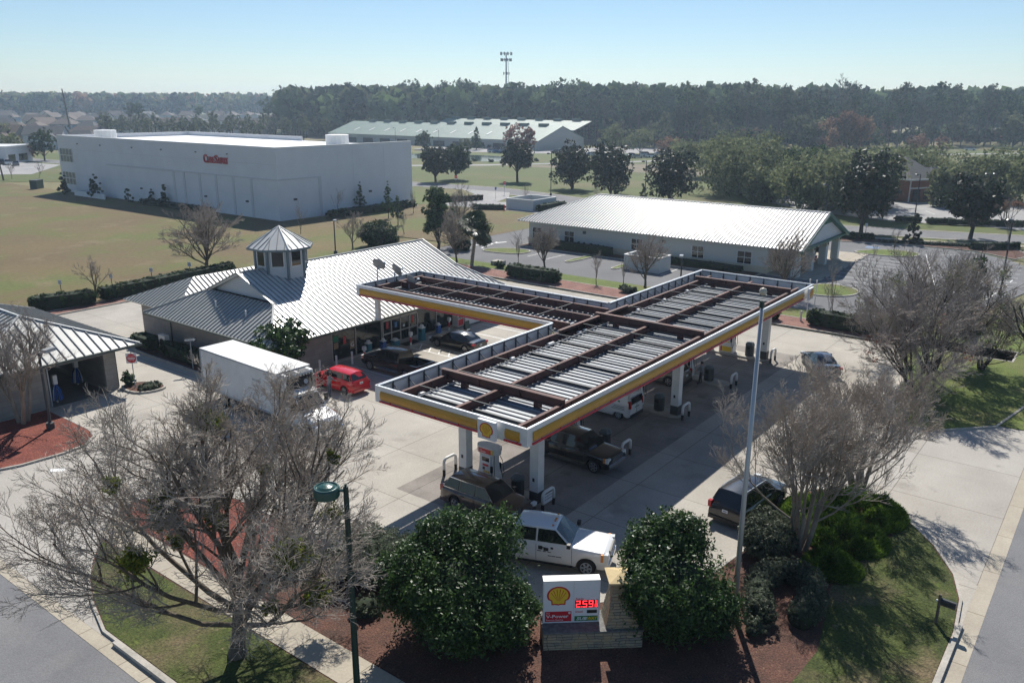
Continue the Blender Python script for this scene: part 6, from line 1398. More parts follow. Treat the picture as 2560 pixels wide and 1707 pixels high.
b = MB(); pr = [(-.1, 0), (.1, 0)] + [(.1*math.cos(R(a)), .14 + .1*math.sin(R(a))) for a in range(0, 181, 20)]; n = len(pr); b.add([(.06, y, .98+z) for y, z in pr] + [(.62, y, .98+z) for y, z in pr], [tuple(range(n))[::-1], tuple(range(n, 2*n))] + [(i, (i+1) % n, n+(i+1) % n, n+i) for i in range(n)]); b.build('box', mat('mailbox_black', (.025, .03, .035), .4), mb_)
MB().box(0, -.04, .9, .6, .04, .975).build('bracket', K['wood'], mb_); MB().box(-.12, -.02, 1.0, -.05, .02, 1.08).build('number_plaque', K['white'], mb_)

def shoebox_lamp(label, x, y, h, rz, name='lot_lamp', round_=False, c='darksteel', group=None, dbl=False, glass=True):
    t = thing(name, label, 'lamp post', (x, y, 0), rz, group); MB().tube([(0, 0, 0), (0, 0, h)], [.1, .075], 8).lathe([(.25, 0), (.25, .5)], 10).build('pole', K[c], t)
    for s in ((1, -1) if dbl else (1,)):
        b = MB()
        if round_: b.tube([(0, 0, h-.1), (s*.5, 0, h-.1)], .04, 6); b.lathe([(.05, h-.28), (.34, h-.24), (.36, h-.05), (.2, h+.06), (.02, h+.08)], 14, (s*.75, 0, 0))
        else: b.bar((0, 0, h-.08), (s*.4, 0, h-.08), .06, .06); b.box(*sorted((s*.35, s*1.15))[:1], -.2, h-.15, sorted((s*.35, s*1.15))[1], .2, h+.06)
        b.build('lamp_head', mat('lamp_head_' + name + str(int(x)), (.35, .36, .36) if not round_ else (.04, .05, .05), .3), t)
shoebox_lamp('black square lamp post at the mouth of the car wash', -6.7, 33.1, 5.2, R(20))
shoebox_lamp('black post lamp behind the shop by the grey bare shrub', 47.0, 67.6, 4.6, AZ, c='darksteel')
shoebox_lamp('short square lamp post by the rubbish enclosure, just over the canopy edge', 55.4, 19.5, 4.2, R(200), c='darksteel')
shoebox_lamp('tall dark lamp post with round head at the right of the clinic lot', 76.2, -9.2, 8.4, R(160), round_=True)
shoebox_lamp('dark post with round lamp beside the magnolia in the brick building lot', 134.6, 12.4, 8.3, R(140), round_=True)
shoebox_lamp('twin-headed lamp post near the brick building', 146, 3.0, 8.2, R(130), round_=True, dbl=True)
shoebox_lamp('dark lamp post with round head between oak and clinic roof', 119, 23.5, 7.0, R(140), round_=True)
shoebox_lamp('slim lamp pole left of the big magnolias on the green', 127.1, 87.1, 9.4, R(150), round_=True)
shoebox_lamp('slim lamp pole standing behind the middle of the clinic roof', 124, 61.5, 9.0, R(150), round_=True)
for x, y, lb in ((252, 262, 'far lamp post before the left half of the warehouse'), (250, 233, 'far lamp post before the middle of the warehouse'), (253, 183, 'far lamp post before the warehouse gable'), (268, 136, 'far lamp post at the road below the pine wood'), (330, 88, 'far lamp post beyond the copper tree')): shoebox_lamp(lb, x, y, 8.5, R(150), round_=True, name='far_lamp')
def post_sign(label, x, y, h, rz, kind, group=None, pc='steel', name='sign'):
    t = thing(name, label, 'sign', (x, y, .1), rz, group); MB().tube([(0, 0, 0), (0, 0, h)], .035 if kind != 'lot' else .04, 6).build('post', K['wood' if kind == 'lot' else pc], t); b = MB()
    O = Vector((0, -.05, h - .4)); X, Z = (1, 0, 0), (0, 0, 1)
    if kind == 'dne':
        b.box(-.38, -.05, h-.85, .38, -.035, h-.09, 0); b.lathe([(.34, -.004), (.34, .004)], 28, (0, 0, 0), 1); b.xf(Matrix.Translation((0, -.056, h-.47)) @ Matrix.Rotation(R(90), 4, 'X'), 8)
        b.box(-.26, -.068, h-.51, .26, -.061, h-.43, 0); text_mb(b, 'DO NOT', (0, -.062, h-.36), X, Z, .095, 0, align='CENTER'); text_mb(b, 'ENTER', (0, -.062, h-.65), X, Z, .095, 0, align='CENTER')
    elif kind == 'stop':
        q = [(.38*math.cos(R(22.5+45*i)), h-.4 + .38*math.sin(R(22.5+45*i))) for i in range(8)]; b.add([(x_, -.05, z_) for x_, z_ in q] + [(x_, -.04, z_) for x_, z_ in q], [tuple(range(8)), tuple(range(15, 7, -1))] + [(i, 8+i, 8+(i+1) % 8, (i+1) % 8) for i in range(8)], 1); text_mb(b, 'STOP', (0, -.054, h-.5), X, Z, .2, 0, align='CENTER')
        b.box(-.3, -.05, h-1.1, .3, -.04, h-.82, 0)
    elif kind == 'oneway':
        b.box(-.45, -.05, h-.32, .45, -.035, h-.02, 2); b.add([(-.40, -.056, h-.25), (.22, -.056, h-.25), (.22, -.056, h-.30), (.42, -.056, h-.17), (.22, -.056, h-.04), (.22, -.056, h-.09), (-.40, -.056, h-.09)], [tuple(range(7))], 0); text_mb(b, 'ONE WAY', (-.08, -.06, h-.21), X, Z, .085, 2, align='CENTER')
    elif kind == 'blue': b.box(-.18, -.05, h-.6, .18, -.035, h, 3)
    else: b.box(-.2, -.05, h-.5, .2, -.035, h, 0); [b.box(-.14, -.054, h-.15-.1*k, .14, -.051, h-.12-.1*k, 2) for k in range(3)]
    b.build('panel', [K['signwhite'], K['signred'], K['black'], mat('sign_blue' + str(int(x*3+y)), (.03, .12, .4), .5)], t)
FACE = AZ - R(90)
post_sign('red and white DO NOT ENTER sign at the corner of the car wash', .75, 36.3, 2.75, FACE + R(6), 'dne')
post_sign('black and white ONE WAY arrow sign in front of the shop side wall', 5.9, 37.0, 2.55, FACE + R(22), 'oneway')
post_sign('red STOP sign under the magnolia left of the far junction', 126, 114.6, 3.0, FACE, 'stop'); post_sign('red STOP sign on the grass at the far road crossing', 121.1, 95.7, 3.0, FACE, 'stop')
post_sign('blue topped slim sign post between the far bays', 112.6, 91.5, 2.6, FACE, 'blue')
post_sign('small white sign on a post at the verge behind the clinic', 109.3, 14.1, 2.1, FACE, 'lot')
for x, y, o in ((12.1, 72.2, 'far left of the row, beyond the short hedge'), (17.2, 71.1, 'beyond the hedge right of the small bare tree'), (21.9, 70.9, 'beyond the middle of the long hedge'), (26.6, 70.5, 'beyond the hedge next to the big bare tree')): post_sign(f'small white sign on wooden post {o}', x, y, 1.45, FACE, 'lot', group='white lot signs along the hedge')
# things in front of the shop
def bollard(label, x, y, h=1.0, c='white', band_=None, group=None, r=.085):
    t = thing('bollard', label, 'bollard', (x, y, .0), 0, group); MB().lathe([(r, 0), (r, h-.04), (r*.6, h)], 12).build('post', K[c], t)
    if band_: MB().box(-.13, -.13, h-.1, .13, .13, h+.22).build('dispenser_box', K['white'], t); MB().lathe([(r+.004, .3), (r+.004, .75)], 12).build('wrap', K['red'], t)
bollard('plain white bollard nearest the box truck cab', 11.6, 28.6, 1.05); bollard('white bollard between red wagon and shop window', 13.2, 28.5, 1.05); bollard('white bollard in front of the shop window beside the black pickup', 14.7, 28.35, 1.05)
bollard('red wrapped bollard with white paper box ahead of the black pickup', 15.9, 28.2, 1.0, 'white', True); bollard('red wrapped bollard with white paper box before the shop doors', 21.4, 28.3, 1.0, 'white', True); bollard('red wrapped bollard with white paper box at the far end of the shop front', 27.2, 29.0, 1.0, 'white', True)
def small_bin(label, x, y, c, h=1.0, w_=.36, name='litter_bin'):
    t = thing(name, label, 'litter bin', (x, y, .16 if y > 29.4 else 0)); MB().box(-w_/2, -w_/2, 0, w_/2, w_/2, h*.78).build('bin_body', mat('bin_' + str(int(x*10)), c, .5), t); MB().box(-w_/2-.03, -w_/2-.03, h*.78, w_/2+.03, w_/2+.03, h*.84).lathe([(w_*.5, h*.84), (w_*.35, h)], 8).build('hood', K['white_dirty'], t); MB().box(-w_/2-.005, -.1, h*.55, -w_/2+.01, .1, h*.7).build('slot', K['black'], t)
TE = (.03, .2, .25); small_bin('teal bin low beside the shop doors', 20.3, 29.1, TE, .75, .55); small_bin('tall teal waste station right of the shop doors', 23.2, 28.7, TE, 1.45, .45); small_bin('blue bin left of the shop doors', 18.9, 29.1, (.05, .15, .42), 1.05); small_bin('blue bin by the far shop window', 25.8, 29.1, (.05, .15, .42), 1.0); small_bin('teal bin behind the black pickup bonnet', 17.2, 29.1, TE, 1.3, .4)
t = thing('ice_chest', 'white ice chest standing against the wall past the shop windows', 'ice chest', (30.2, 29.0, 0)); MB().box(-1.2, -.45, .15, 1.2, .45, 1.95).build('cabinet', K['white'], t); MB().box(-1.1, -.47, .3, -.05, -.451, 1.6).box(.05, -.47, .3, 1.1, -.451, 1.6).build_('door', K['white_dirty'], t); MB().box(-1.15, -.47, 1.65, 1.15, -.451, 1.9).build('banner', K['signred'], t)
t = thing('vending_machine', 'pale drinks machine with red trim next to the ice chest', 'vending machine', (28.6, 29.15, 0)); MB().box(-.4, -.35, .1, .4, .35, 1.8).build('cabinet', K['white_dirty'], t); MB().box(-.35, -.36, .2, .35, -.351, .8).build('front_panel', K['red'], t); MB().box(-.35, -.36, .9, .35, -.351, 1.7).build('window', K['glass_dark'], t)
t = thing('pavement_sign', 'dark green pavement sign standing past the black saloon', 'sign', (27.6, 27.2, 0)); MB().bar((0, -.2, 0), (0, 0, 1.1), .6, .04).bar((0, .2, 0), (0, 0, 1.1), .6, .04).build('board', K['greenpole'], t); MB().box(-.24, -.2, .25, .24, -.19, .4).build('notice', K['white'], t)
t = thing('propane_cage', 'white propane cylinder cage at the end of the shop front', 'cage', (32.4, 28.6, 0)); b = MB()
for k in range(9): b.box(-.9 + k*.22, -.35, .1, -.87 + k*.22, -.32, 1.7)
b.box(-.92, -.36, 1.7, .95, .36, 1.75).box(-.92, -.36, .05, .95, .36, .1).box(-.92, .3, .1, .95, .34, 1.7); b.build('cage', K['white'], t)
t = thing('shop_mat', 'dark rubber mat outside the shop doors', 'mat', (21.9, 28.9, .012)); MB().box(-.9, -.45, 0, .9, .45, .015).build('mat', K['rubber'], t)
t = thing('air_conditioner', 'white outdoor air-conditioning unit between hedges on the shop side wall', 'air conditioner', (7.2, 43.2, .15)); MB().box(-.2, -.5, .1, .2, .5, 1.35).box(-.2, -.45, 0, .2, -.35, .1).box(-.2, .35, 0, .2, .45, .1).build('housing', K['white_dirty'], t)
b = MB(); b.lathe([(.36, 0), (.36, .02), (.3, .02), (.3, 0)], 20); b.lathe([(.12, 0), (.12, .02)], 12)
for k in range(8): b.bar((.12*math.cos(.785*k), .12*math.sin(.785*k), .01), (.32*math.cos(.785*k), .32*math.sin(.785*k), .01), .02, .02)
b.xf(Matrix.Translation((-.205, 0, .72)) @ Matrix.Rotation(R(-90), 4, 'Y')); b.build('fan_grille', K['black'], t)
# far small things
t = thing('utility_pole', 'dark utility pole at the far left edge of the lawn', 'utility pole', (64.9, 217.9, 0)); MB().tube([(0, 0, 0), (-.8, .2, 10.5)], [.22, .15], 8).build('pole', K['wood'], t)
t = thing('utility_pole', 'tall thin pole rising among the far estate houses', 'utility pole', (*at(180, 345)[:2], 0)); MB().tube([(0, 0, 0), (-1.5, .6, 26)], [.5, .32], 8).build('pole', K['wood'], t)
t = thing('utility_box', 'green utility cabinet on the lawn left of the storage building', 'utility box', (61.0, 189.8, 0), AZ); MB().box(-1.5, -.8, .0, 1.5, .8, 2.0).build('cabinet', K['greenpole'], t); MB().box(-1.55, -.85, 2.0, 1.55, .85, 2.1).build('lid', K['darksteel'], t)
t = thing('marker_post', 'short red post beside the rubbish enclosure', 'post', (99.1, 78.6, 0)); MB().lathe([(.1, 0), (.1, 1.1), (.05, 1.15)], 10).build('post', K['red'], t)
t = thing('bollard', 'white bollard with dark foot in the mulch beyond the fifth island', 'bollard', (50.6, 4.3, .1)); MB().lathe([(.1, 0), (.1, .95), (.06, 1)], 12).build('post', K['white'], t)
for x, y, lb in ((51.3, 4.0, 'left of the twin thin vent pipes behind the fifth pump island'), (51.1, 3.3, 'right of the twin thin vent pipes behind the fifth pump island')):
    t = thing('vent_pipe', lb, 'vent pipe', (x, y, .1)); MB().tube([(0, 0, 0), (0, 0, 3.9)], .045, 8).lathe([(.07, 3.9), (.07, 4.05)], 8).build('pipe', K['white'], t)
t = thing('transformer', 'pale utility slab on the lawn behind the shop hedge', 'utility box', (55.0, 45.2, .05)); MB().box(-.7, -.7, 0, .7, .7, .5).build('box', K['kerb'], t)
for i, (x, y) in enumerate(((78.0, 13.6), (83.8, 13.8), (73.8, 13.7))):
    t = thing('planter', ('leafy plant in a pale pot between the middle porch pillars of the clinic', 'plant in a red pot between the far porch pillars of the clinic', 'leafy plant in a pot beside the nearest porch pillar of the clinic')[i], 'potted plant', (x, y, .1)); MB().lathe([(.25, 0), (.38, .55), (.4, .6)], 12).build('pot', K['red' if i == 1 else 'cap'], t); crown('foliage', [(0, 0, 1.2, .5, .5, .7)], 260, .22, K['leaf_hedge'], 60+i, t)
# ------------------------------------------------------------------ trees and shrubs
# -- foreground bare trees
t, tips = bare_tree('big spreading bare tree hung with green mistletoe on the corner lawn', (-12.9, 4.2, .05), 10.6, 8.4, .27, 11, bark='bark', fork=.26, mains=15, kids=(10, 9, 8, 5), lens=(.46, .44, .48, .6), el=(8, 84), twig=.0068, wig=.22, upk=.09, twigm='twigpale')
g = random.Random(4)
tp = sorted(tips, key=lambda q: g.random())
for i in range(15):
    a, b = tp[i]; p = a.lerp(b, g.uniform(.1, .9)); r = g.uniform(.26, .62)
    crown('mistletoe_clump', [(p.x, p.y, p.z, r, r, r*1.05)], int(700*r/.45), .085, K['leaf_yellow'], 300+i, t, shell=.45, csize=.4, aspect=.4)
bare_tree('tall bare vase-shaped crape myrtle by the fern bed, nearest the flagpole', (8.1, -10.2, .05), 7.0, 5.8, .13, 21, bark='barkpale', stems=6, fork=.36, mains=20, kids=(9, 9, 7, 3), lens=(.5, .48, .5, .55), el=(30, 86), twig=.0075, wig=.16, upk=.16, twigm='twigpale', group='bare crape myrtles by the right-hand street', name='crape_myrtle')
bare_tree('bare crape myrtle behind the fern bed, farther from the flagpole', (15.8, -10.6, .05), 6.5, 6.0, .12, 22, bark='barkpale', stems=5, fork=.36, mains=18, kids=(9, 9, 7, 3), lens=(.5, .48, .5, .55), el=(26, 86), twig=.0075, wig=.16, upk=.16, twigm='twigpale', group='bare crape myrtles by the right-hand street', name='crape_myrtle')
bare_tree('dense twiggy bare tree with a few rusty leaves on the right verge', (34.5, -9.3, .1), 7.4, 4.4, .16, 23, bark='barkdark', stems=3, fork=.2, mains=16, kids=(9, 8, 7, 3), lens=(.52, .5, .5, .55), el=(12, 82), twig=.009, wig=.18, upk=.08, leaves=(K['leaf_red'], 700, .09, 22, .6))
bare_tree('large greyish bare tree with yellowing top behind the rusty one', (41.5, -9.0, .1), 9.0, 5.4, .2, 24, bark='barkdark', stems=4, fork=.2, mains=18, kids=(9, 8, 7, 3), lens=(.52, .5, .5, .55), el=(12, 84), twig=.010, wig=.18, upk=.1, leaves=(K['leaf_oak'], 1500, .09, 40, .8))
bare_tree('dark tangled thicket of bare stems beside the right verge lawn', (44.5, -12.2, .1), 5.0, 4.2, .1, 25, bark='barkdark', stems=7, fork=.25, mains=20, kids=(9, 9, 7), lens=(.5, .5, .5), el=(10, 75), twig=.011, wig=.2, leaves=(K['leaf_hedge'], 1500, .1, 30, .7), name='thicket', cat='thicket')
bare_tree('leafless tree with a vine-clad foot by the clinic lot corner', (66.5, -8.0, .05), 6.6, 3.0, .16, 26, bark='barkdark', fork=.3, mains=7, kids=(6, 6, 5), el=(30, 82), twig=.01, leaves=(K['leaf_hedge'], 900, .13, 12, .5))
bare_tree('bare tree with crooked limbs at the right edge of the picture', (40.0, -16.4, .05), 8.2, 4.8, .24, 27, bark='barkdark', fork=.33, mains=8, kids=(7, 6, 6), el=(20, 80), twig=.008, leaves=(K['leaf_grey'], 500, .09, 14, .5))
bare_tree('bare-limbed pale tree before the car wash wall', (-7.3, 35.6, .1), 6.6, 2.7, .16, 28, bark='barkpale', stems=3, fork=.42, mains=12, kids=(9, 8, 7), lens=(.5, .45, .5), el=(35, 82), twig=.009, wig=.2)
bare_tree('large round bare tree behind the hedge on the dry field', (29.3, 71.3, 0), 8.4, 4.9, .24, 29, bark='bark', fork=.22, mains=12, kids=(9, 9, 8), lens=(.46, .45, .5), el=(10, 84), twig=.014, wig=.15, upk=.05)
bare_tree('small bare tree in the gap between two hedges', (12.6, 65.9, .1), 4.6, 1.9, .1, 30, fork=.35, mains=6, kids=(6, 6, 5), el=(20, 80), twig=.011)
for i, (x, y, h, r, lb) in enumerate(((52.9, 50.5, 6.6, 2.6, 'bare tree right beside the shaggy palm behind the shop roof'), (55.2, 37.8, 5.6, 2.5, 'bare tree standing behind the square hedge in the mulch strip'), (54.6, 23.5, 6.0, 3.1, 'bare vase-shaped tree before the rubbish enclosure of the clinic'), (60.2, 9.5, 6.6, 3.2, 'bare tree before the pale clinic pillar, just above the canopy end'))):
    bare_tree(lb, (x, y, .05), h, r, .14, 31+i, fork=.32, mains=10, kids=(8, 8, 7), lens=(.48, .45, .5), el=(25, 84), twig=.012, wig=.15, upk=.08, group='bare trees along the clinic lot', twigm='twig')
for i, (x, y, h, r, lb) in enumerate(((56.0, 42.7, 4.8, 1.0, 'thin staked sapling left of the second clinic-lot tree'), (52.8, 28.9, 4.2, .9, 'thin sapling in the mulch strip left of the bare vase-shaped tree'), (54.7, 26.4, 3.2, .4, 'short bare sapling trunk beside the mulch strip grasses'), (66.0, 6.0, 3.4, .9, 'bare sapling in the near lot island by the porch'), (50.8, 1.6, 5.2, 1.0, 'tall thin sapling behind the hedge right of the canopy'), (96.8, 6.8, 3.9, .9, 'bare sapling in the far oval lot island'), (65.4, 72.5, 4.2, .9, 'thin bare sapling on the dry lawn behind the dark shrub'), (85.1, 89.5, 4.6, 1.0, 'thin pale sapling against the right end of the storage wall'), (55.6, 85.8, 5.1, 1.2, 'bare sapling before the corner of the storage building'), (108.5, 80.5, 4.6, 1.0, 'bare sapling beside the white bin enclosure on the dry lawn'), (113, 66, 5.0, 1.0, 'pale conical sapling left of the slim lamp pole'), (117.5, -4.5, 4.0, 1.1, 'bare sapling in the hedge strip near the tall lamp post'), (72, 96, 5.5, 2.2, 'broad bare bush-like tree right of the storage wall foot'))):
    bare_tree(lb, (x, y, .05), h, r, .05, 50+i, fork=.3, mains=6, kids=(5, 5), el=(35, 84), twig=.012, upk=.12, group='staked saplings')
bare_tree('spindly bare shrub-tree beside the post lamp behind the shop', (50.8, 68.3, .03), 5.6, 2.6, .12, 70, bark='barkpale', fork=.4, mains=9, kids=(7, 7, 6), el=(15, 80), twig=.011, twigm='twig')
bare_tree('tall bare tree between dark cedar and palm', (64.2, 59.8, .03), 8.4, 3.6, .16, 71, fork=.22, mains=10, kids=(7, 7, 6), el=(30, 84), twig=.012, upk=.1)
# -- big round evergreen bushes and the clipped hedges at the corner
def big_bush(label, loc, rx, ry, h, n, seed, group):
    t = thing('evergreen_bush', label, 'bush', loc, 0, group); g = random.Random(seed); bl = [(0, 0, h*.42, rx*.78, ry*.78, h*.42)]
    for i in range(22):
        a = 2.4*i + g.uniform(-.5, .5); z = h*(.14 + .72*((i*.618) % 1)); rr = math.sqrt(max(.08, 1 - ((z/h - .35)/.68)**2)); q = g.uniform(.56, .78)*rr; k_ = g.uniform(.26, .42)
        bl.append((math.cos(a)*rx*q, math.sin(a)*ry*q, z, rx*k_, ry*k_, h*k_*.5))
    V, mi = leaf_quads(bl, n, .078, seed, clump=34, csize=.34, shell=.86, up=.45, aspect=.5); V[:, :, 2] = np.maximum(V[:, :, 2], .02)
    link('foliage', quads_mesh('foliage', V, K['leaf_lig'], mi), t)
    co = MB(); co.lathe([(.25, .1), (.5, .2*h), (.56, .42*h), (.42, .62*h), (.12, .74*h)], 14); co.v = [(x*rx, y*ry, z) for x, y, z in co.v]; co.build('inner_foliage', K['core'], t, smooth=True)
    # loose shoots standing out of the crown
    Q = []; rs = np.random.default_rng(seed)
    for i in range(70):
        b = bl[1 + i % 22]; dv = unit(rs.normal(size=3) + np.array([0, 0, .5])); p = np.array(b[:3]) + dv*np.array(b[3:6])*1.02; L = rs.uniform(.15, .6)
        m = 26; f = rs.random(m)[:, None]; c = p + dv*f*L + rs.normal(size=(m, 3))*.05; n_ = unit(rs.normal(size=(m, 3))); a_ = unit(np.cross(n_, rs.normal(size=(m, 3))))*.075; b_ = np.cross(n_, a_)*.5; Q.append(np.stack([c-a_, c-b_, c+a_, c+b_], 1))
    link('shoots', quads_mesh('shoots', np.concatenate(Q), K['leaf_lig'], rs.choice(3, size=70*26, p=(.5, .4, .1))), t)
    tb = MB()
    for i in range(12): a = 2.4*i; tb.tube([(.2*math.cos(a), .2*math.sin(a), -.05), (rx*.35*math.cos(a), ry*.35*math.sin(a), h*.4), (rx*.55*math.cos(a), ry*.55*math.sin(a), h*.72)], [.06, .045, .02], 5, cap=False)
    tb.build('stems', K['barkdark'], t); return t
BG = 'big round evergreen bushes at the corner'
big_bush('huge glossy round evergreen bush left of the price sign', (-6.5, -1.55, .05), 2.95, 2.95, 4.4, 72000, 81, BG)
big_bush('huge glossy round evergreen bush right of the price sign', (-1.2, -8.15, .05), 2.45, 2.45, 4.3, 60000, 82, BG)
shrub('broad pale-leaved hedge mound under the mistletoe tree', (-5.6, 4.2, .08), 2.3, 2.9, 1.9, K['leaf_grey'], 83, 26000, .05, rz=.4, csize=.13); shrub('second low hedge mound behind the mistletoe tree crown', (-7.4, 7.6, .08), 1.3, 1.6, 1.3, K['leaf_lig'], 84, 3500, .075)
shrub('small clipped ball beside the street lamp pole', (-8.6, 5.0, .08), .55, .55, .8, K['leaf_grey'], 85, 900, .06, group='small clipped balls'); shrub('small low clipped ball in the mulch right of the lamp pole', (-8.0, 2.3, .08), .8, .7, .75, K['leaf_grey'], 86, 1200, .06, group='small clipped balls')
shrub('grey-green domed shrub behind the flagpole', (7.0, -8.95, .08), 2.1, 1.35, 1.75, K['leaf_grey'], 87, 26000, .045, csize=.11)
def ring_hedge(label, pts, w_, h, seed, n):
    t = thing('clipped_hedge', label, 'hedge', (0, 0, .08)); bl = []
    for (a, b) in zip(pts, pts[1:]):
        k = max(2, int((Vector(b)-Vector(a)).length/.5))
        for i in range(k): p = Vector(a).lerp(Vector(b), i/k); bl.append((p.x, p.y, h*.5, w_, w_, h*.52))
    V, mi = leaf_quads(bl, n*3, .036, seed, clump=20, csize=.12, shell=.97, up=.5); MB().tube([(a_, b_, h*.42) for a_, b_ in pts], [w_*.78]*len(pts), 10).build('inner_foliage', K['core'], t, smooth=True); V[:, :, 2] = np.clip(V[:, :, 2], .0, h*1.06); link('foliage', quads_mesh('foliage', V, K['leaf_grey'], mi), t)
    tb = MB(); [tb.tube([(b[0], b[1], 0), (b[0]+.05, b[1], h*.8)], [.03, .015], 4, cap=False) for b in bl[::2]]; tb.build('stems', K['barkdark'], t)
ring_hedge('curved clipped grey-green hedge sweeping round the flagpole foot', [(1.3, -10.9), (2.3, -10.3), (3.6, -9.9), (4.7, -10.1), (5.3, -10.8), (5.0, -11.6), (4.0, -12.1), (2.9, -12.3), (1.9, -12.2)], .62, 1.0, 88, 15000)
shrub('small clipped ball at the foot of the flagpole', (.55, -10.95, .08), .5, .5, .7, K['leaf_grey'], 89, 1300, .05, group='small clipped balls')
for i, (x, y, r, h, lb) in enumerate(((13.6, -11.3, 2.3, 1.15, 'large bright fern-like mound on the island tip'), (10.4, -11.6, 1.9, 1.05, 'bright fern-like mound beside the bare crape myrtle trunks'), (7.3, -11.9, 1.2, .8, 'low dark fern-like mound below the crape myrtle'), (12.0, -9.6, 1.7, .8, 'yellow-green fern mound between the two crape myrtles'))):
    t = thing('fern_mound', lb, 'ground cover plant', (x, y, .08), 0, 'fern mounds on the island'); rs = np.random.default_rng(900+i); m = 16000
    a = rs.random(m)*6.283; q = np.sqrt(rs.random(m))*r; z = h*(1-(q/r)**2)*rs.uniform(.3, 1.0, m)*(.75 + .3*np.sin(a*5 + i) + .25*np.sin(q*6)); c = np.stack([q*np.cos(a), q*np.sin(a), z], 1); dv = unit(np.stack([np.cos(a)*.8, np.sin(a)*.8, rs.uniform(.2, 1.3, m)], 1) + rs.normal(size=(m, 3))*.35)
    sd = unit(np.cross(dv, rs.normal(size=(m, 3))))*.018; L = rs.uniform(.16, .34, m)[:, None]; V = np.stack([c-sd, c+dv*L*.5-sd*1.4, c+dv*L, c+dv*L*.5+sd*1.4], 1); crn = link('fronds', quads_mesh('fronds', V, K['leaf_fern'], rs.choice(3, size=m, p=(.45, .3, .25))), t)
# -- hedges and shrubs round the station
HG = 'clipped hedges at the back of the station'
shrub('short dark square hedge left of the small bare tree', (9.3, 65.6, .1), 2.9, 1.1, 1.5, K['leaf_hedge'], 91, 5000, .1, 'hedge', HG, R(-18), True, cat='hedge'); shrub('long dark square hedge before the dry field', (21.5, 66.0, .1), 8.6, 1.1, 1.5, K['leaf_hedge'], 92, 13000, .1, 'hedge', HG, R(6), True, cat='hedge')
shrub('dark square hedge in the mulch strip before a bare tree', (50.0, 36.0, .1), 3.6, 1.1, 1.6, K['leaf_hedge'], 93, 6000, .1, 'hedge', None, R(90), True, cat='hedge')
shrub('dark square hedge behind the fifth pump island, right of the canopy', (50.0, .2, .1), 3.1, 1.0, 1.5, K['leaf_hedge'], 94, 5000, .1, 'hedge', None, R(86), True, cat='hedge'); shrub('short dark hedge seen under the canopy corner', (49.6, 7.4, .1), 1.2, .9, 1.4, K['leaf_hedge'], 95, 2200, .1, 'hedge', None, R(90), True, cat='hedge')
shrub('clipped hedge along the shop side wall, left of the air conditioner', (6.9, 45.4, .1), 1.6, .8, 1.1, K['leaf_hedge'], 96, 2600, .09, 'hedge', 'hedges along the shop wall', R(90), True, cat='hedge'); shrub('clipped hedge along the shop side wall, right of the air conditioner', (6.9, 39.3, .1), 3.4, .8, 1.15, K['leaf_hedge'], 97, 5200, .09, 'hedge', 'hedges along the shop wall', R(90), True, cat='hedge')
shrub('small square hedge beside the car wash DO NOT ENTER sign', (.75, 37.2, .1), .5, .5, 1.1, K['leaf_lig'], 98, 900, .08, 'hedge', cat='hedge'); shrub('low pale ground cover before the car wash corner', (1.4, 35.4, .1), 1.0, .8, .35, K['leaf_grey'], 99, 1500, .07)
shrub('low pale grasses at the end of the mulch strip', (51.0, 23.6, .1), .9, 1.2, .8, K['leaf_grey'], 100, 1600, .09); shrub('dark leafy bush in the strip left of the square hedge', (53.2, 43.6, .1), .7, .9, .8, K['leaf_hedge'], 101, 1000, .09)
leafy_tree('small evergreen tree leaning over the box truck roof', (8.6, 29.0, .05), 4.6, 2.3, K['leaf_lig'], 102, 9000, .12, .35, .12, lobes=9, trunkm='barkpale')
shrub('leafy sprig shrub beside the red wagon', (8.2, 27.2, .1), .6, .5, .6, K['leaf_lig'], 103, 700, .08)
shrub('big dark untidy shrub behind the shop roof', (55.5, 67.8, 0), 3.3, 2.6, 3.6, K['leaf_hedge'], 104, 9000, .15); shrub('dark shrub at the foot of the cedar', (60.2, 56.2, 0), 1.6, 1.6, 2.4, K['leaf_hedge'], 105, 3500, .13)
t = leafy_tree('tall dark irregular cedar behind the shop roof', (58.9, 59.3, 0), 9.6, 2.4, K['leaf_pine'], 106, 9000, .16, .12, .2, lobes=13, shape='round')
# palm
t = thing('palm_tree', 'shaggy cabbage palm with a leaning trunk behind the shop roof', 'palm tree', (52.6, 47.7, .05)); tb = MB(); tb.tube([(0, 0, -.1), (.1, -.2, 1.6), (.5, -.2, 3.4), (.7, -.3, 4.6)], [.24, .2, .21, .26], 9, cap=False); g = random.Random(2)
for k in range(60): z = .5 + k*.065; a = 2.4*k; x0 = .12*z; tb.bar((x0 + .17*math.cos(a), .17*math.sin(a)-.06*z, z), (x0 + .26*math.cos(a), .26*math.sin(a)-.06*z, z+.22), .1, .03)
tb.build('trunk', K['barkpale'], t); Q = []; rs = np.random.default_rng(8)
for k in range(120):
    a = 2.4*k; el_ = R(-68 + 145*((k*.618) % 1)); dv = np.array([math.cos(a)*math.cos(el_), math.sin(a)*math.cos(el_), math.sin(el_)]); c0 = np.array([.7, -.3, 4.8]); st_ = c0 + dv*rs.uniform(.9, 1.7); sd = unit(np.cross(dv, [0, 0, 1.])); up_ = np.cross(sd, dv)
    for j in range(26):
        th = R(-95 + 190*j/25); f = dv*math.cos(th) + sd*math.sin(th) + up_*rs.uniform(-.12, .12); L = rs.uniform(.9, 1.35); wv = unit(np.cross(f, up_))*.10; e = st_ + f*L + np.array([0, 0, -.28*L]); m_ = st_ + f*L*.55; Q.append(np.stack([st_-wv*.4, m_-wv, e, m_+wv]))
Q = np.array(Q); link('fronds', quads_mesh('fronds', Q, K['palm'], np.repeat(rs.choice(3, 120, p=(.5, .3, .2)), 26)), t)
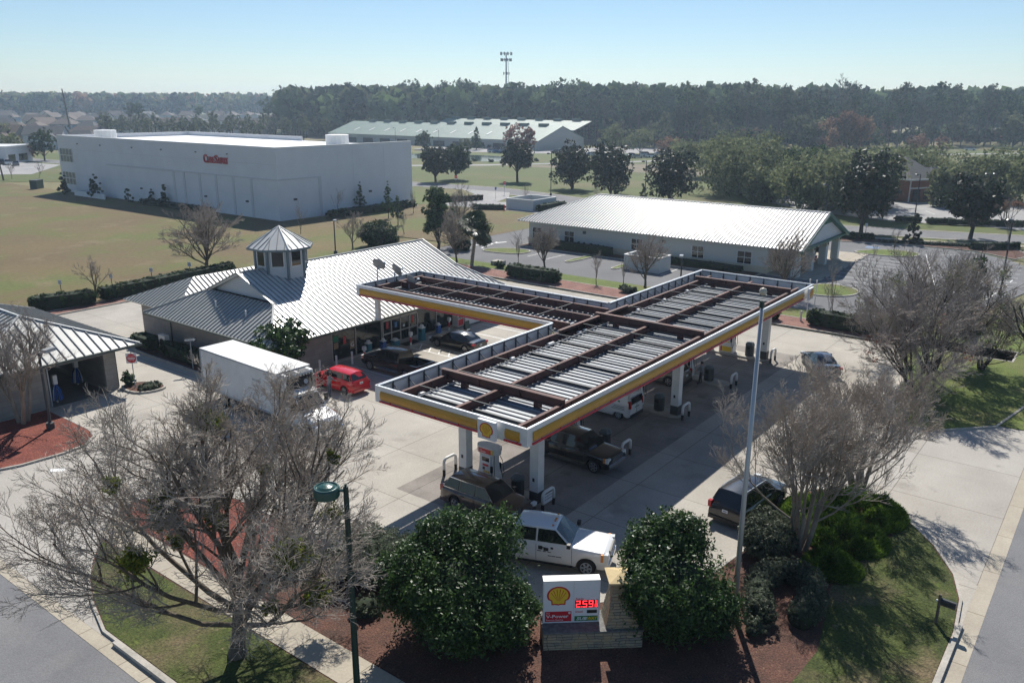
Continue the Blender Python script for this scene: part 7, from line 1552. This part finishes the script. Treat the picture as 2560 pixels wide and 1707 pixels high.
crown('inner_fronds', [(.7, -.3, 4.75, 1.5, 1.5, 1.25)], 2200, .55, K['palm'], 9, t, aspect=.1, shell=.4, csize=.5)
# young pines by the storage building
for i, (x, y, h) in enumerate(((77.1, 88.0, 6.4), (71.8, 80.3, 5.4), (80.4, 99.0, 5.4))):
    leafy_tree(('young pine with pale base growth before the right storage wall', 'young pine on a bare thin stem nearest the dark shrub', 'young pine at the foot of the storage building corner')[i], (x, y, 0), h, 1.15, K['leaf_pine'], 110+i, 1700, .2, .25, .07, 'young_pine', 'young pines by the storage building', lobes=8, shape='cone', aspect=.2)
# thin dark shrubs along the storage wall
for i, (x, y, h) in enumerate(((59.1, 172.5, 5.4), (60.0, 159.9, 5.6), (60.3, 146.9, 3.6), (62.0, 140.7, 3.4), (61.6, 135.0, 4.2))):
    leafy_tree(('tall thin dark evergreen at the far left of the storage wall', 'thin dark evergreen second along the storage wall', 'small sparse tree midway along the storage wall', 'small bare-looking tree past the middle of the storage wall', 'dark feathery tree right of the middle of the storage wall')[i], (x, y, 0), h, .5*h*.55, K['leaf_hedge'], 120+i, 900 if i in (0, 1, 4) else 350, .25, .12, .08, 'young_tree', 'young trees along the storage wall', lobes=8, shape='cone')
shrub('low dark hedge along the foot of the storage wall', (61.0, 131, 0), 12, 1.2, 1.1, K['leaf_hedge'], 126, 4200, .2, 'hedge', None, R(90), True, cat='hedge'); shrub('low dark shrubs at the foot of the right storage wall', (82, 97.0, 0), 11, 1.6, 1.3, K['leaf_hedge'], 127, 4500, .2, 'hedge', None, 0, True, cat='hedge')
shrub('dark hedge behind the bin enclosure on the dry lawn', (105.6, 72.0, 0), 4.2, .9, 1.5, K['leaf_hedge'], 128, 2400, .17, 'hedge', None, 0, True, cat='hedge'); shrub('low hedge left of the bin enclosure', (98.4, 82.0, 0), 3.2, .8, 1.1, K['leaf_hedge'], 129, 1700, .16, 'hedge', None, R(120), True, cat='hedge'); shrub('brownish hedge along the far bays', (106, 95.5, 0), 5, 1, 1.2, K['leaf_rust'], 130, 1800, .18, 'hedge', None, R(-25), True, cat='hedge')
shrub('dark leafy hedge along the clinic wall', (69.4, 26, .1), 8, .6, .9, K['leaf_hedge'], 131, 2600, .12, 'hedge', None, R(90), True, cat='hedge'); shrub('dark leafy plants along the far part of the clinic wall', (69.3, 43, .1), 6.5, .7, 1.3, K['leaf_hedge'], 132, 2400, .13, 'hedge', None, R(90), True, cat='hedge')
# magnolias on the green and the oaks right of them
MG = 'dark magnolias on the green'
for i, (x, y, h, r, lb) in enumerate(((134.2, 128.8, 9.0, 3.9, 'magnolia nearest the storage building corner'), (143.0, 129.4, 9.4, 3.7, 'paler magnolia second from the storage building'), (148.7, 112.9, 10.6, 4.4, 'magnolia on forked trunk before the red budding trees'), (141.5, 91.0, 11.4, 4.9, 'broad magnolia right of the slim lamp pole'), (136.5, 77.1, 12.0, 5.2, 'largest dark magnolia behind the clinic ridge'), (132.8, 60.1, 11.0, 4.9, 'magnolia behind the middle of the clinic roof'), (112.4, 15.6, 11.2, 4.3, 'very dark magnolia right of the clinic gable'), (132.5, 20.0, 12.6, 4.6, 'dark magnolia merging behind the one by the gable'), (117.6, .6, 9.4, 4.0, 'magnolia on a clean trunk by the roadside right of the brick building'))):
    leafy_tree(lb, (x, y, 0), h, r*1.08, K['leaf_mag'] if i != 1 else K['leaf_hedge'], 140+i, 5200, .36, (.2, .16, .3, .06, .05, .06, .24, .1, .26)[i], .28, 'magnolia_tree', MG, lobes=12, shape='round', clump=14, csize=.3)
OG = 'grey-green oaks beyond the clinic'
for i, (x, y, h, r, lb) in enumerate(((157.3, 54.5, 14.0, 8.6, 'largest spreading grey-green oak beyond the clinic roof'), (138.1, 31.1, 11.2, 6.4, 'grey-green oak right of the largest oak'), (152, 27.5, 11.2, 6.4, 'grey-green oak behind the dark magnolia by the gable'), (165, 42, 11.0, 5.2, 'darker oak behind the two pale oaks'), (181.2, 8.8, 10.6, 6.0, 'oak right of the brick building'), (176, -3.5, 12.0, 6.6, 'oak at the right edge of the picture'), (192.5, 82.8, 9.7, 5.0, 'small round oak on a clear trunk on the green'), (162, 12, 8.0, 3.0, 'oak beside the brick building wall'), (168, 60, 10.0, 5.0, 'oak overlapping the far side of the largest oak'), (190, 25, 11.0, 6.0, 'oak behind the brick building roof'), (205, 60, 9.0, 5.0, 'smaller oak standing well behind the darker oak'), (145, 44, 7.5, 3.2, 'low oak between the two pale oaks over the silver saloon'), (186, -8, 11, 6, 'last oak at the right edge of the picture'))):
    leafy_tree(lb, (x, y, 0), h*1.04, r*1.5, K['leaf_oak'] if i != 3 else K['leaf_pine'], 160+i, 12000 if r > 6 else 8000, .34, .04 if i != 6 else .3, .32, 'oak_tree', OG, lobes=16, clump=18, csize=.3, shape='spread' if i != 6 else 'round')
bare_tree('copper twigged round tree before the pine wood', (320.6, 78, 0), 17, 13, .5, 170, fork=.12, mains=12, kids=(8, 7, 6), el=(5, 80), twig=.06, leaves=(K['leaf_rust'], 5200, .6, 60, 2.6), twigm='bark'); bare_tree('copper tinged round tree left of the larger copper one', (330, 98, 0), 15, 10, .5, 171, fork=.12, mains=10, kids=(7, 6, 5), el=(5, 80), twig=.06, leaves=(K['leaf_oak'], 4200, .6, 50, 2.4), twigm='bark')
leafy_tree('round dark tree at the right end of the pine wood', (430, 34, 0), 17, 8.5, K['leaf_oak'], 172, 4500, .6, .1, .4, 'round_tree', lobes=12)
for i, (px, py, h, r, mk_, lb) in enumerate(((1285, 392, 13, 5, 'leaf_red', 'russet budding tree behind the forked magnolia'), (1322, 392, 12, 3.4, 'leaf_red', 'bright red budding tree before the warehouse gable'), (1190, 375, 9.5, 3.2, 'leaf_pine', 'dark conical evergreen before the warehouse wall'), (1060, 374, 7.5, 4.2, 'leaf_hedge', 'dark bushy tree before the left part of the warehouse'), (1165, 376, 5, 3, 'leaf_oak', 'low bush by the warehouse lot'), (1530, 388, 13, 6.5, 'leaf_oak', 'pale willowy tree right of the warehouse gable'), (1600, 390, 11.5, 7, 'leaf_oak', 'broad pale tree at the foot of the pine wood'), (1666, 392, 8, 6, 'leaf_rust', 'low brownish tree at the foot of the pine wood'), (2060, 386, 8, 5, 'leaf_rust', 'brown twiggy tree in front of the pine wood'), (2300, 382, 9, 3.6, 'leaf_rust', 'small bare tree on the far lawn by the wood'), (2350, 388, 8, 3, 'leaf_rust', 'bare sapling on the far lawn before the wood'), (2285, 395, 9, 3.5, 'leaf_rust', 'thin bare tree behind the brick building roof'), (1900, 392, 9, 7, 'leaf_hedge', 'dark bushes under the pine wood edge'))):
    q = at(px, py); leafy_tree(lb, (q.x, q.y, 0), h, r, K[mk_], 180+i, 1500 if mk_ != 'leaf_rust' else 800, .42, .15, .2, 'tree', None, lobes=9, shape='cone' if i == 2 else 'round', clump=14)
leafy_tree('slim dark columnar evergreen at the road verge', (107.3, 6.6, 0), 4.4, 1.3, K['leaf_mag'], 199, 1500, .2, .08, .1, 'columnar_evergreen', lobes=8, shape='cone')
leafy_tree('bluish conical evergreen between pale sapling and clinic ridge', (113, 56, 0), 5.6, 2.2, K['leaf_grey'], 200, 1600, .22, .1, .1, 'conical_evergreen', lobes=8, shape='cone')
bare_tree('pinkish crape myrtle in the brick building lot', (136.8, -1.5, 0), 5.2, 3.4, .12, 201, stems=5, fork=.3, mains=12, kids=(7, 6), el=(30, 82), twig=.025, leaves=(K['leaf_rust'], 1000, .2, 18, .7), name='crape_myrtle')
for i, (x, y, rx, rz, lb) in enumerate(((131.5, 12.8, 2.2, -57, 'short clipped hedge left of the magnolia trunks'), (133, 7.8, 2.4, -57, 'short clipped hedge by the dark lamp post'), (135.8, .5, 7.0, -62, 'long leggy hedge along the brick building lot'), (107.2, 5, 6, -70, 'low pale planting at the clinic lot edge'), (109.0, -4, 3.6, -50, 'dark clipped hedge at the clinic lot corner'), (106, 15, 3, -75, 'dark low hedge right of the clinic gable'))):
    shrub(lb, (x, y, .05), rx, .7, 1.1 if i != 3 else .5, K['leaf_hedge'] if i != 3 else K['leaf_grey'], 210+i, 1500 if rx < 5 else 3000, .16, 'hedge', 'low hedges by the far road', R(rz), True, cat='hedge')
for i in range(9):
    q = at(1185 + i*38 + (i % 3)*5, 404 + (i % 2)*2); shrub('small round shrub in the row along the far park road', (q.x, q.y, 0), 1.0, 1.0, 1.2, K['leaf_hedge'], 230+i, 160, .3, 'shrub', 'small shrubs along the far park road')
for i in range(8):
    q = at(2200 + i*22 + (i % 3)*6, 393 - i*.8); shrub('small round shrub in the row along the far right road', (q.x, q.y, 0), .9, .9, 1.1, K['leaf_hedge'], 245+i, 140, .3, 'shrub', 'small shrubs along the far right road')
# trees far left by the shop
for i, (px, py, h, r, lb, mk_) in enumerate(((25, 398, 9, 5, 'yellow-green oak at the far left edge', 'leaf_oak'), (112, 402, 10.5, 5.2, 'dark green oak left of the storage building', 'leaf_hedge'), (72, 402, 5.5, 2.6, 'brownish bare oak by the low shop', 'leaf_rust'), (10, 372, 11, 7, 'oak behind the far left shop', 'leaf_oak'), (40, 370, 10, 6, 'olive oak behind the low shop roof', 'leaf_oak'))):
    q = at(px, py); leafy_tree(lb, (q.x, q.y, 0), h, r, K[mk_], 260+i, 1600, .42, .18, .25, 'oak_tree', None, lobes=9, clump=14)
for px, py, lb in ((30, 448, 'bare sapling nearest the far left lawn edge'), (98, 446, 'bare sapling behind the green utility cabinet')):
    q = at(px, py); bare_tree(lb, (q.x, q.y, 0), 4.6, 1.7, .06, 270+px, fork=.3, mains=6, kids=(5, 5), el=(30, 80), twig=.02)

# -- pine wood: four built trees, copied one by one
def pine_proto(seed, H, kind, pal='leaf_pine'):
    g = random.Random(seed); bl = []; z0 = H*(g.uniform(.5, .62) if kind == 'pine' else .3)
    nb = 10 if kind == 'pine' else 11
    for i in range(nb):
        f = (i+.5)/nb; a = 2.4*i; wdt = H*.135*(.55 + .75*math.sin(math.pi*min(1, f*.8+.12))) if kind == 'pine' else H*.2*math.sin(math.pi*(.2+.7*f)); q = wdt*g.uniform(.35, .85); r = wdt*g.uniform(.45, .65); bl.append((math.cos(a)*q, math.sin(a)*q, z0 + (H-z0)*f*.93, r, r, r*.7))
    V, mi = leaf_quads(bl, 1500, .5, seed, clump=16, csize=.4, shell=.6); mi = mi + 1
    S = [[0, 0, 0, 0, 0, H*.93, .32, .1]] + [[0, 0, max(b[2]-1.2, 1), b[0], b[1], b[2], .1, .04] for b in bl]; g2 = np.random.default_rng(seed)
    for i in range(6): z = H*g.uniform(.2, .5); a = g.uniform(0, 6.28); S.append([0, 0, z, math.cos(a)*1.6, math.sin(a)*1.6, z+.5, .06, .02])
    S = np.array(S); TQ = seg_quads(S[:, :3], S[:, 3:6], S[:, 6], S[:, 7], 5); n = len(TQ)
    return quads_mesh('pine_tree', np.concatenate([TQ, V]), [K['bark' if seed % 2 else 'barkdark']] + K[pal], np.concatenate([np.zeros(n, int), mi]))
K['leaf_pine2'] = [leafm('grey_needles', (.10, .125, .075), rough=.85, trans=.25, spec=.06), leafm('grey_needles_pale', (.15, .17, .10), rough=.85, trans=.25, spec=.06), leafm('grey_needles_deep', (.06, .08, .05), rough=.85, trans=.2, spec=.06)]
PM = [pine_proto(400+i, (27, 30, 24, 32, 26, 29)[i], 'pine', 'leaf_pine2' if i in (1, 4) else 'leaf_pine') for i in range(6)] + [pine_proto(410, 16, 'oak', 'leaf_oak'), pine_proto(411, 14, 'oak', 'leaf_oak'), pine_proto(412, 15, 'oak', 'leaf_rust')]
def wood_tree(x, y, k, s, label, group, name='pine_tree', cat='tree'):
    o = link(name, PM[k], None, (x, y, -.1), fr_.uniform(0, 6.28)); o.scale = (s*fr_.uniform(.9, 1.15), s*fr_.uniform(.9, 1.15), s); return tag(o, label, cat, group)
fr_ = random.Random(99)
edge = [(300, 420), (322, 362), (338, 300), (340, 245), (330, 205), (322, 176), (312, 150), (322, 120), (346, 97), (372, 82), (404, 70), (434, 59), (448, 34), (462, 4), (478, -30)]
pts = []
for a, b in zip(edge, edge[1:]):
    a, b = Vector(a), Vector(b); k = max(1, int((b-a).length/9.5))
    for i in range(k): pts.append((a.lerp(b, (i+fr_.random()*.7)/k), (b-a).normalized()))
n_p = 0
for row in range(4):
    for p, dv in pts:
        n_ = Vector((-dv.y, dv.x)) * -1
        if n_.x < 0: n_ = -n_
        q = p + n_*(row*8.5 + fr_.uniform(-3, 3)) + dv*fr_.uniform(-3, 3)
        if n_p > 215: break
        under = row < 2 and fr_.random() < .3
        wood_tree(q.x, q.y, fr_.choice((6, 7, 8)) if under else fr_.randrange(6), fr_.uniform(.68, 1.12) if not under else fr_.uniform(.6, 1.1), 'mixed shorter tree along the edge of the pine wood' if under else 'tall dark pine in the wood behind the lots', 'understorey trees of the pine wood' if under else 'tall pines of the wood', 'wood_edge_tree' if under else 'pine_tree'); n_p += 1
# oaks and loose pines behind the storage building
for i in range(62):
    px = 255 + 670*(i + fr_.random())/62; py = fr_.uniform(336, 352); q = at(px, py); wood_tree(q.x, q.y, fr_.choice((6, 7)), fr_.uniform(.62, .95), 'dense round oak in the belt behind the storage building', 'oaks behind the storage building', 'oak_tree')
for px, py, s in ((330, 330, .75), (350, 330, .8), (500, 322, .7), (690, 320, .75), (745, 325, .8), (775, 322, .85), (800, 330, .95), (812, 328, .85), (835, 328, .9), (858, 322, 1.05), (880, 322, 1.0), (910, 325, .95), (935, 320, 1.05), (960, 322, 1.1), (985, 320, 1.12), (1010, 322, 1.0)):
    q = at(px, py); wood_tree(q.x, q.y, fr_.randrange(6), s, 'tall loose-crowned pine standing behind the storage building', 'loose pines behind the storage building')
bare_tree('grey leafless crown standing above the pine wood', (415, 108, 0), 34, 8, .5, 290, fork=.55, mains=9, kids=(7, 6, 5), el=(25, 82), twig=.06, twigm='bark')
# far wood: one mass beyond the estate and behind the pines
def far_wood(name, label, n, pick, seed, mats, hr):
    rs = np.random.default_rng(seed); VV, MM = [], []
    for i in range(n):
        x, y = pick(rs); h = rs.uniform(*hr); r = h*rs.uniform(.2, .32); k = 70; dv = unit(rs.normal(size=(k, 3))); c = np.array([x, y, h*.62]) + dv*np.array([r, r, h*.36])*(.6 + .45*rs.random((k, 1))); n_ = unit(dv*.6 + rs.normal(size=(k, 3))); a = unit(np.cross(n_, rs.normal(size=(k, 3))))*r*.42; b = np.cross(n_, a)*.8; VV.append(np.stack([c-a, c-b, c+a, c+b], 1)); MM.append(rs.choice(len(mats), p=None)*np.ones(k, int) if rs.random() < .6 else rs.integers(0, len(mats), k))
    o = link(name, quads_mesh(name, np.concatenate(VV), mats, np.concatenate(MM))); return tag(o, label, 'wood', kind='stuff')
def pick_left(rs):
    px = rs.uniform(-60, 1000); p = at(px, 300); d = Vector((p.x-CAMX, p.y-CAMY)).normalized(); r = rs.uniform(1010, 1330); return CAMX + d.x*r, CAMY + d.y*r
far_wood('far_wood', 'blue-green far wood along the skyline beyond the estate', 1500, pick_left, 5, K['leaf_oak'] + K['leaf_pine'] + [K['leaf_rust'][0]], (19, 29))
def pick_right(rs):
    px = rs.uniform(720, 2700); p = at(px, 330); d = Vector((p.x-CAMX, p.y-CAMY)).normalized(); lo = np.interp(px, [720, 1000, 1500, 1900, 2300, 2700], [520, 480, 430, 470, 560, 600]); r = rs.uniform(lo, lo+120); return CAMX + d.x*r, CAMY + d.y*r
far_wood('far_wood', 'depth of the pine wood behind its front rows', 1300, pick_right, 6, K['leaf_pine'] + [K['leaf_oak'][2]], (22, 30))
def pick_edge(rs):
    i = rs.integers(0, len(edge)-1); f = rs.random(); a, b = Vector(edge[i]), Vector(edge[i+1]); p = a.lerp(b, f); d_ = (b-a).normalized(); n_ = Vector((-d_.y, d_.x))
    if n_.x < 0: n_ = -n_
    q = p + n_*rs.uniform(2, 75); return q.x, q.y
far_wood('wood_undergrowth', 'dark undergrowth filling the foot of the pine wood', 1500, pick_edge, 9, K['leaf_pine'] + [K['leaf_hedge'][0], K['leaf_hedge'][2], K['leaf_oak'][2], K['leaf_rust'][2]], (4, 9))
# -- air
hz = MB(); hz.box(-400, -400, -1.2, 1500, 1900, 52.0); ho = hz.build('haze', None) if False else None
hm = bpy.data.materials.new('haze_air'); hm.use_nodes = True; hn = hm.node_tree; hn.nodes.remove(hn.nodes['Principled BSDF']); pv = hn.nodes.new('ShaderNodeVolumePrincipled')
pv.inputs['Color'].default_value = (.66, .83, 1, 1); pv.inputs['Density'].default_value = 0.00032; pv.inputs['Anisotropy'].default_value = .55; hn.links.new(pv.outputs[0], hn.nodes['Material Output'].inputs['Volume'])
HZ = True
if HZ: tag(hz.build('haze', hm), kind='stuff')
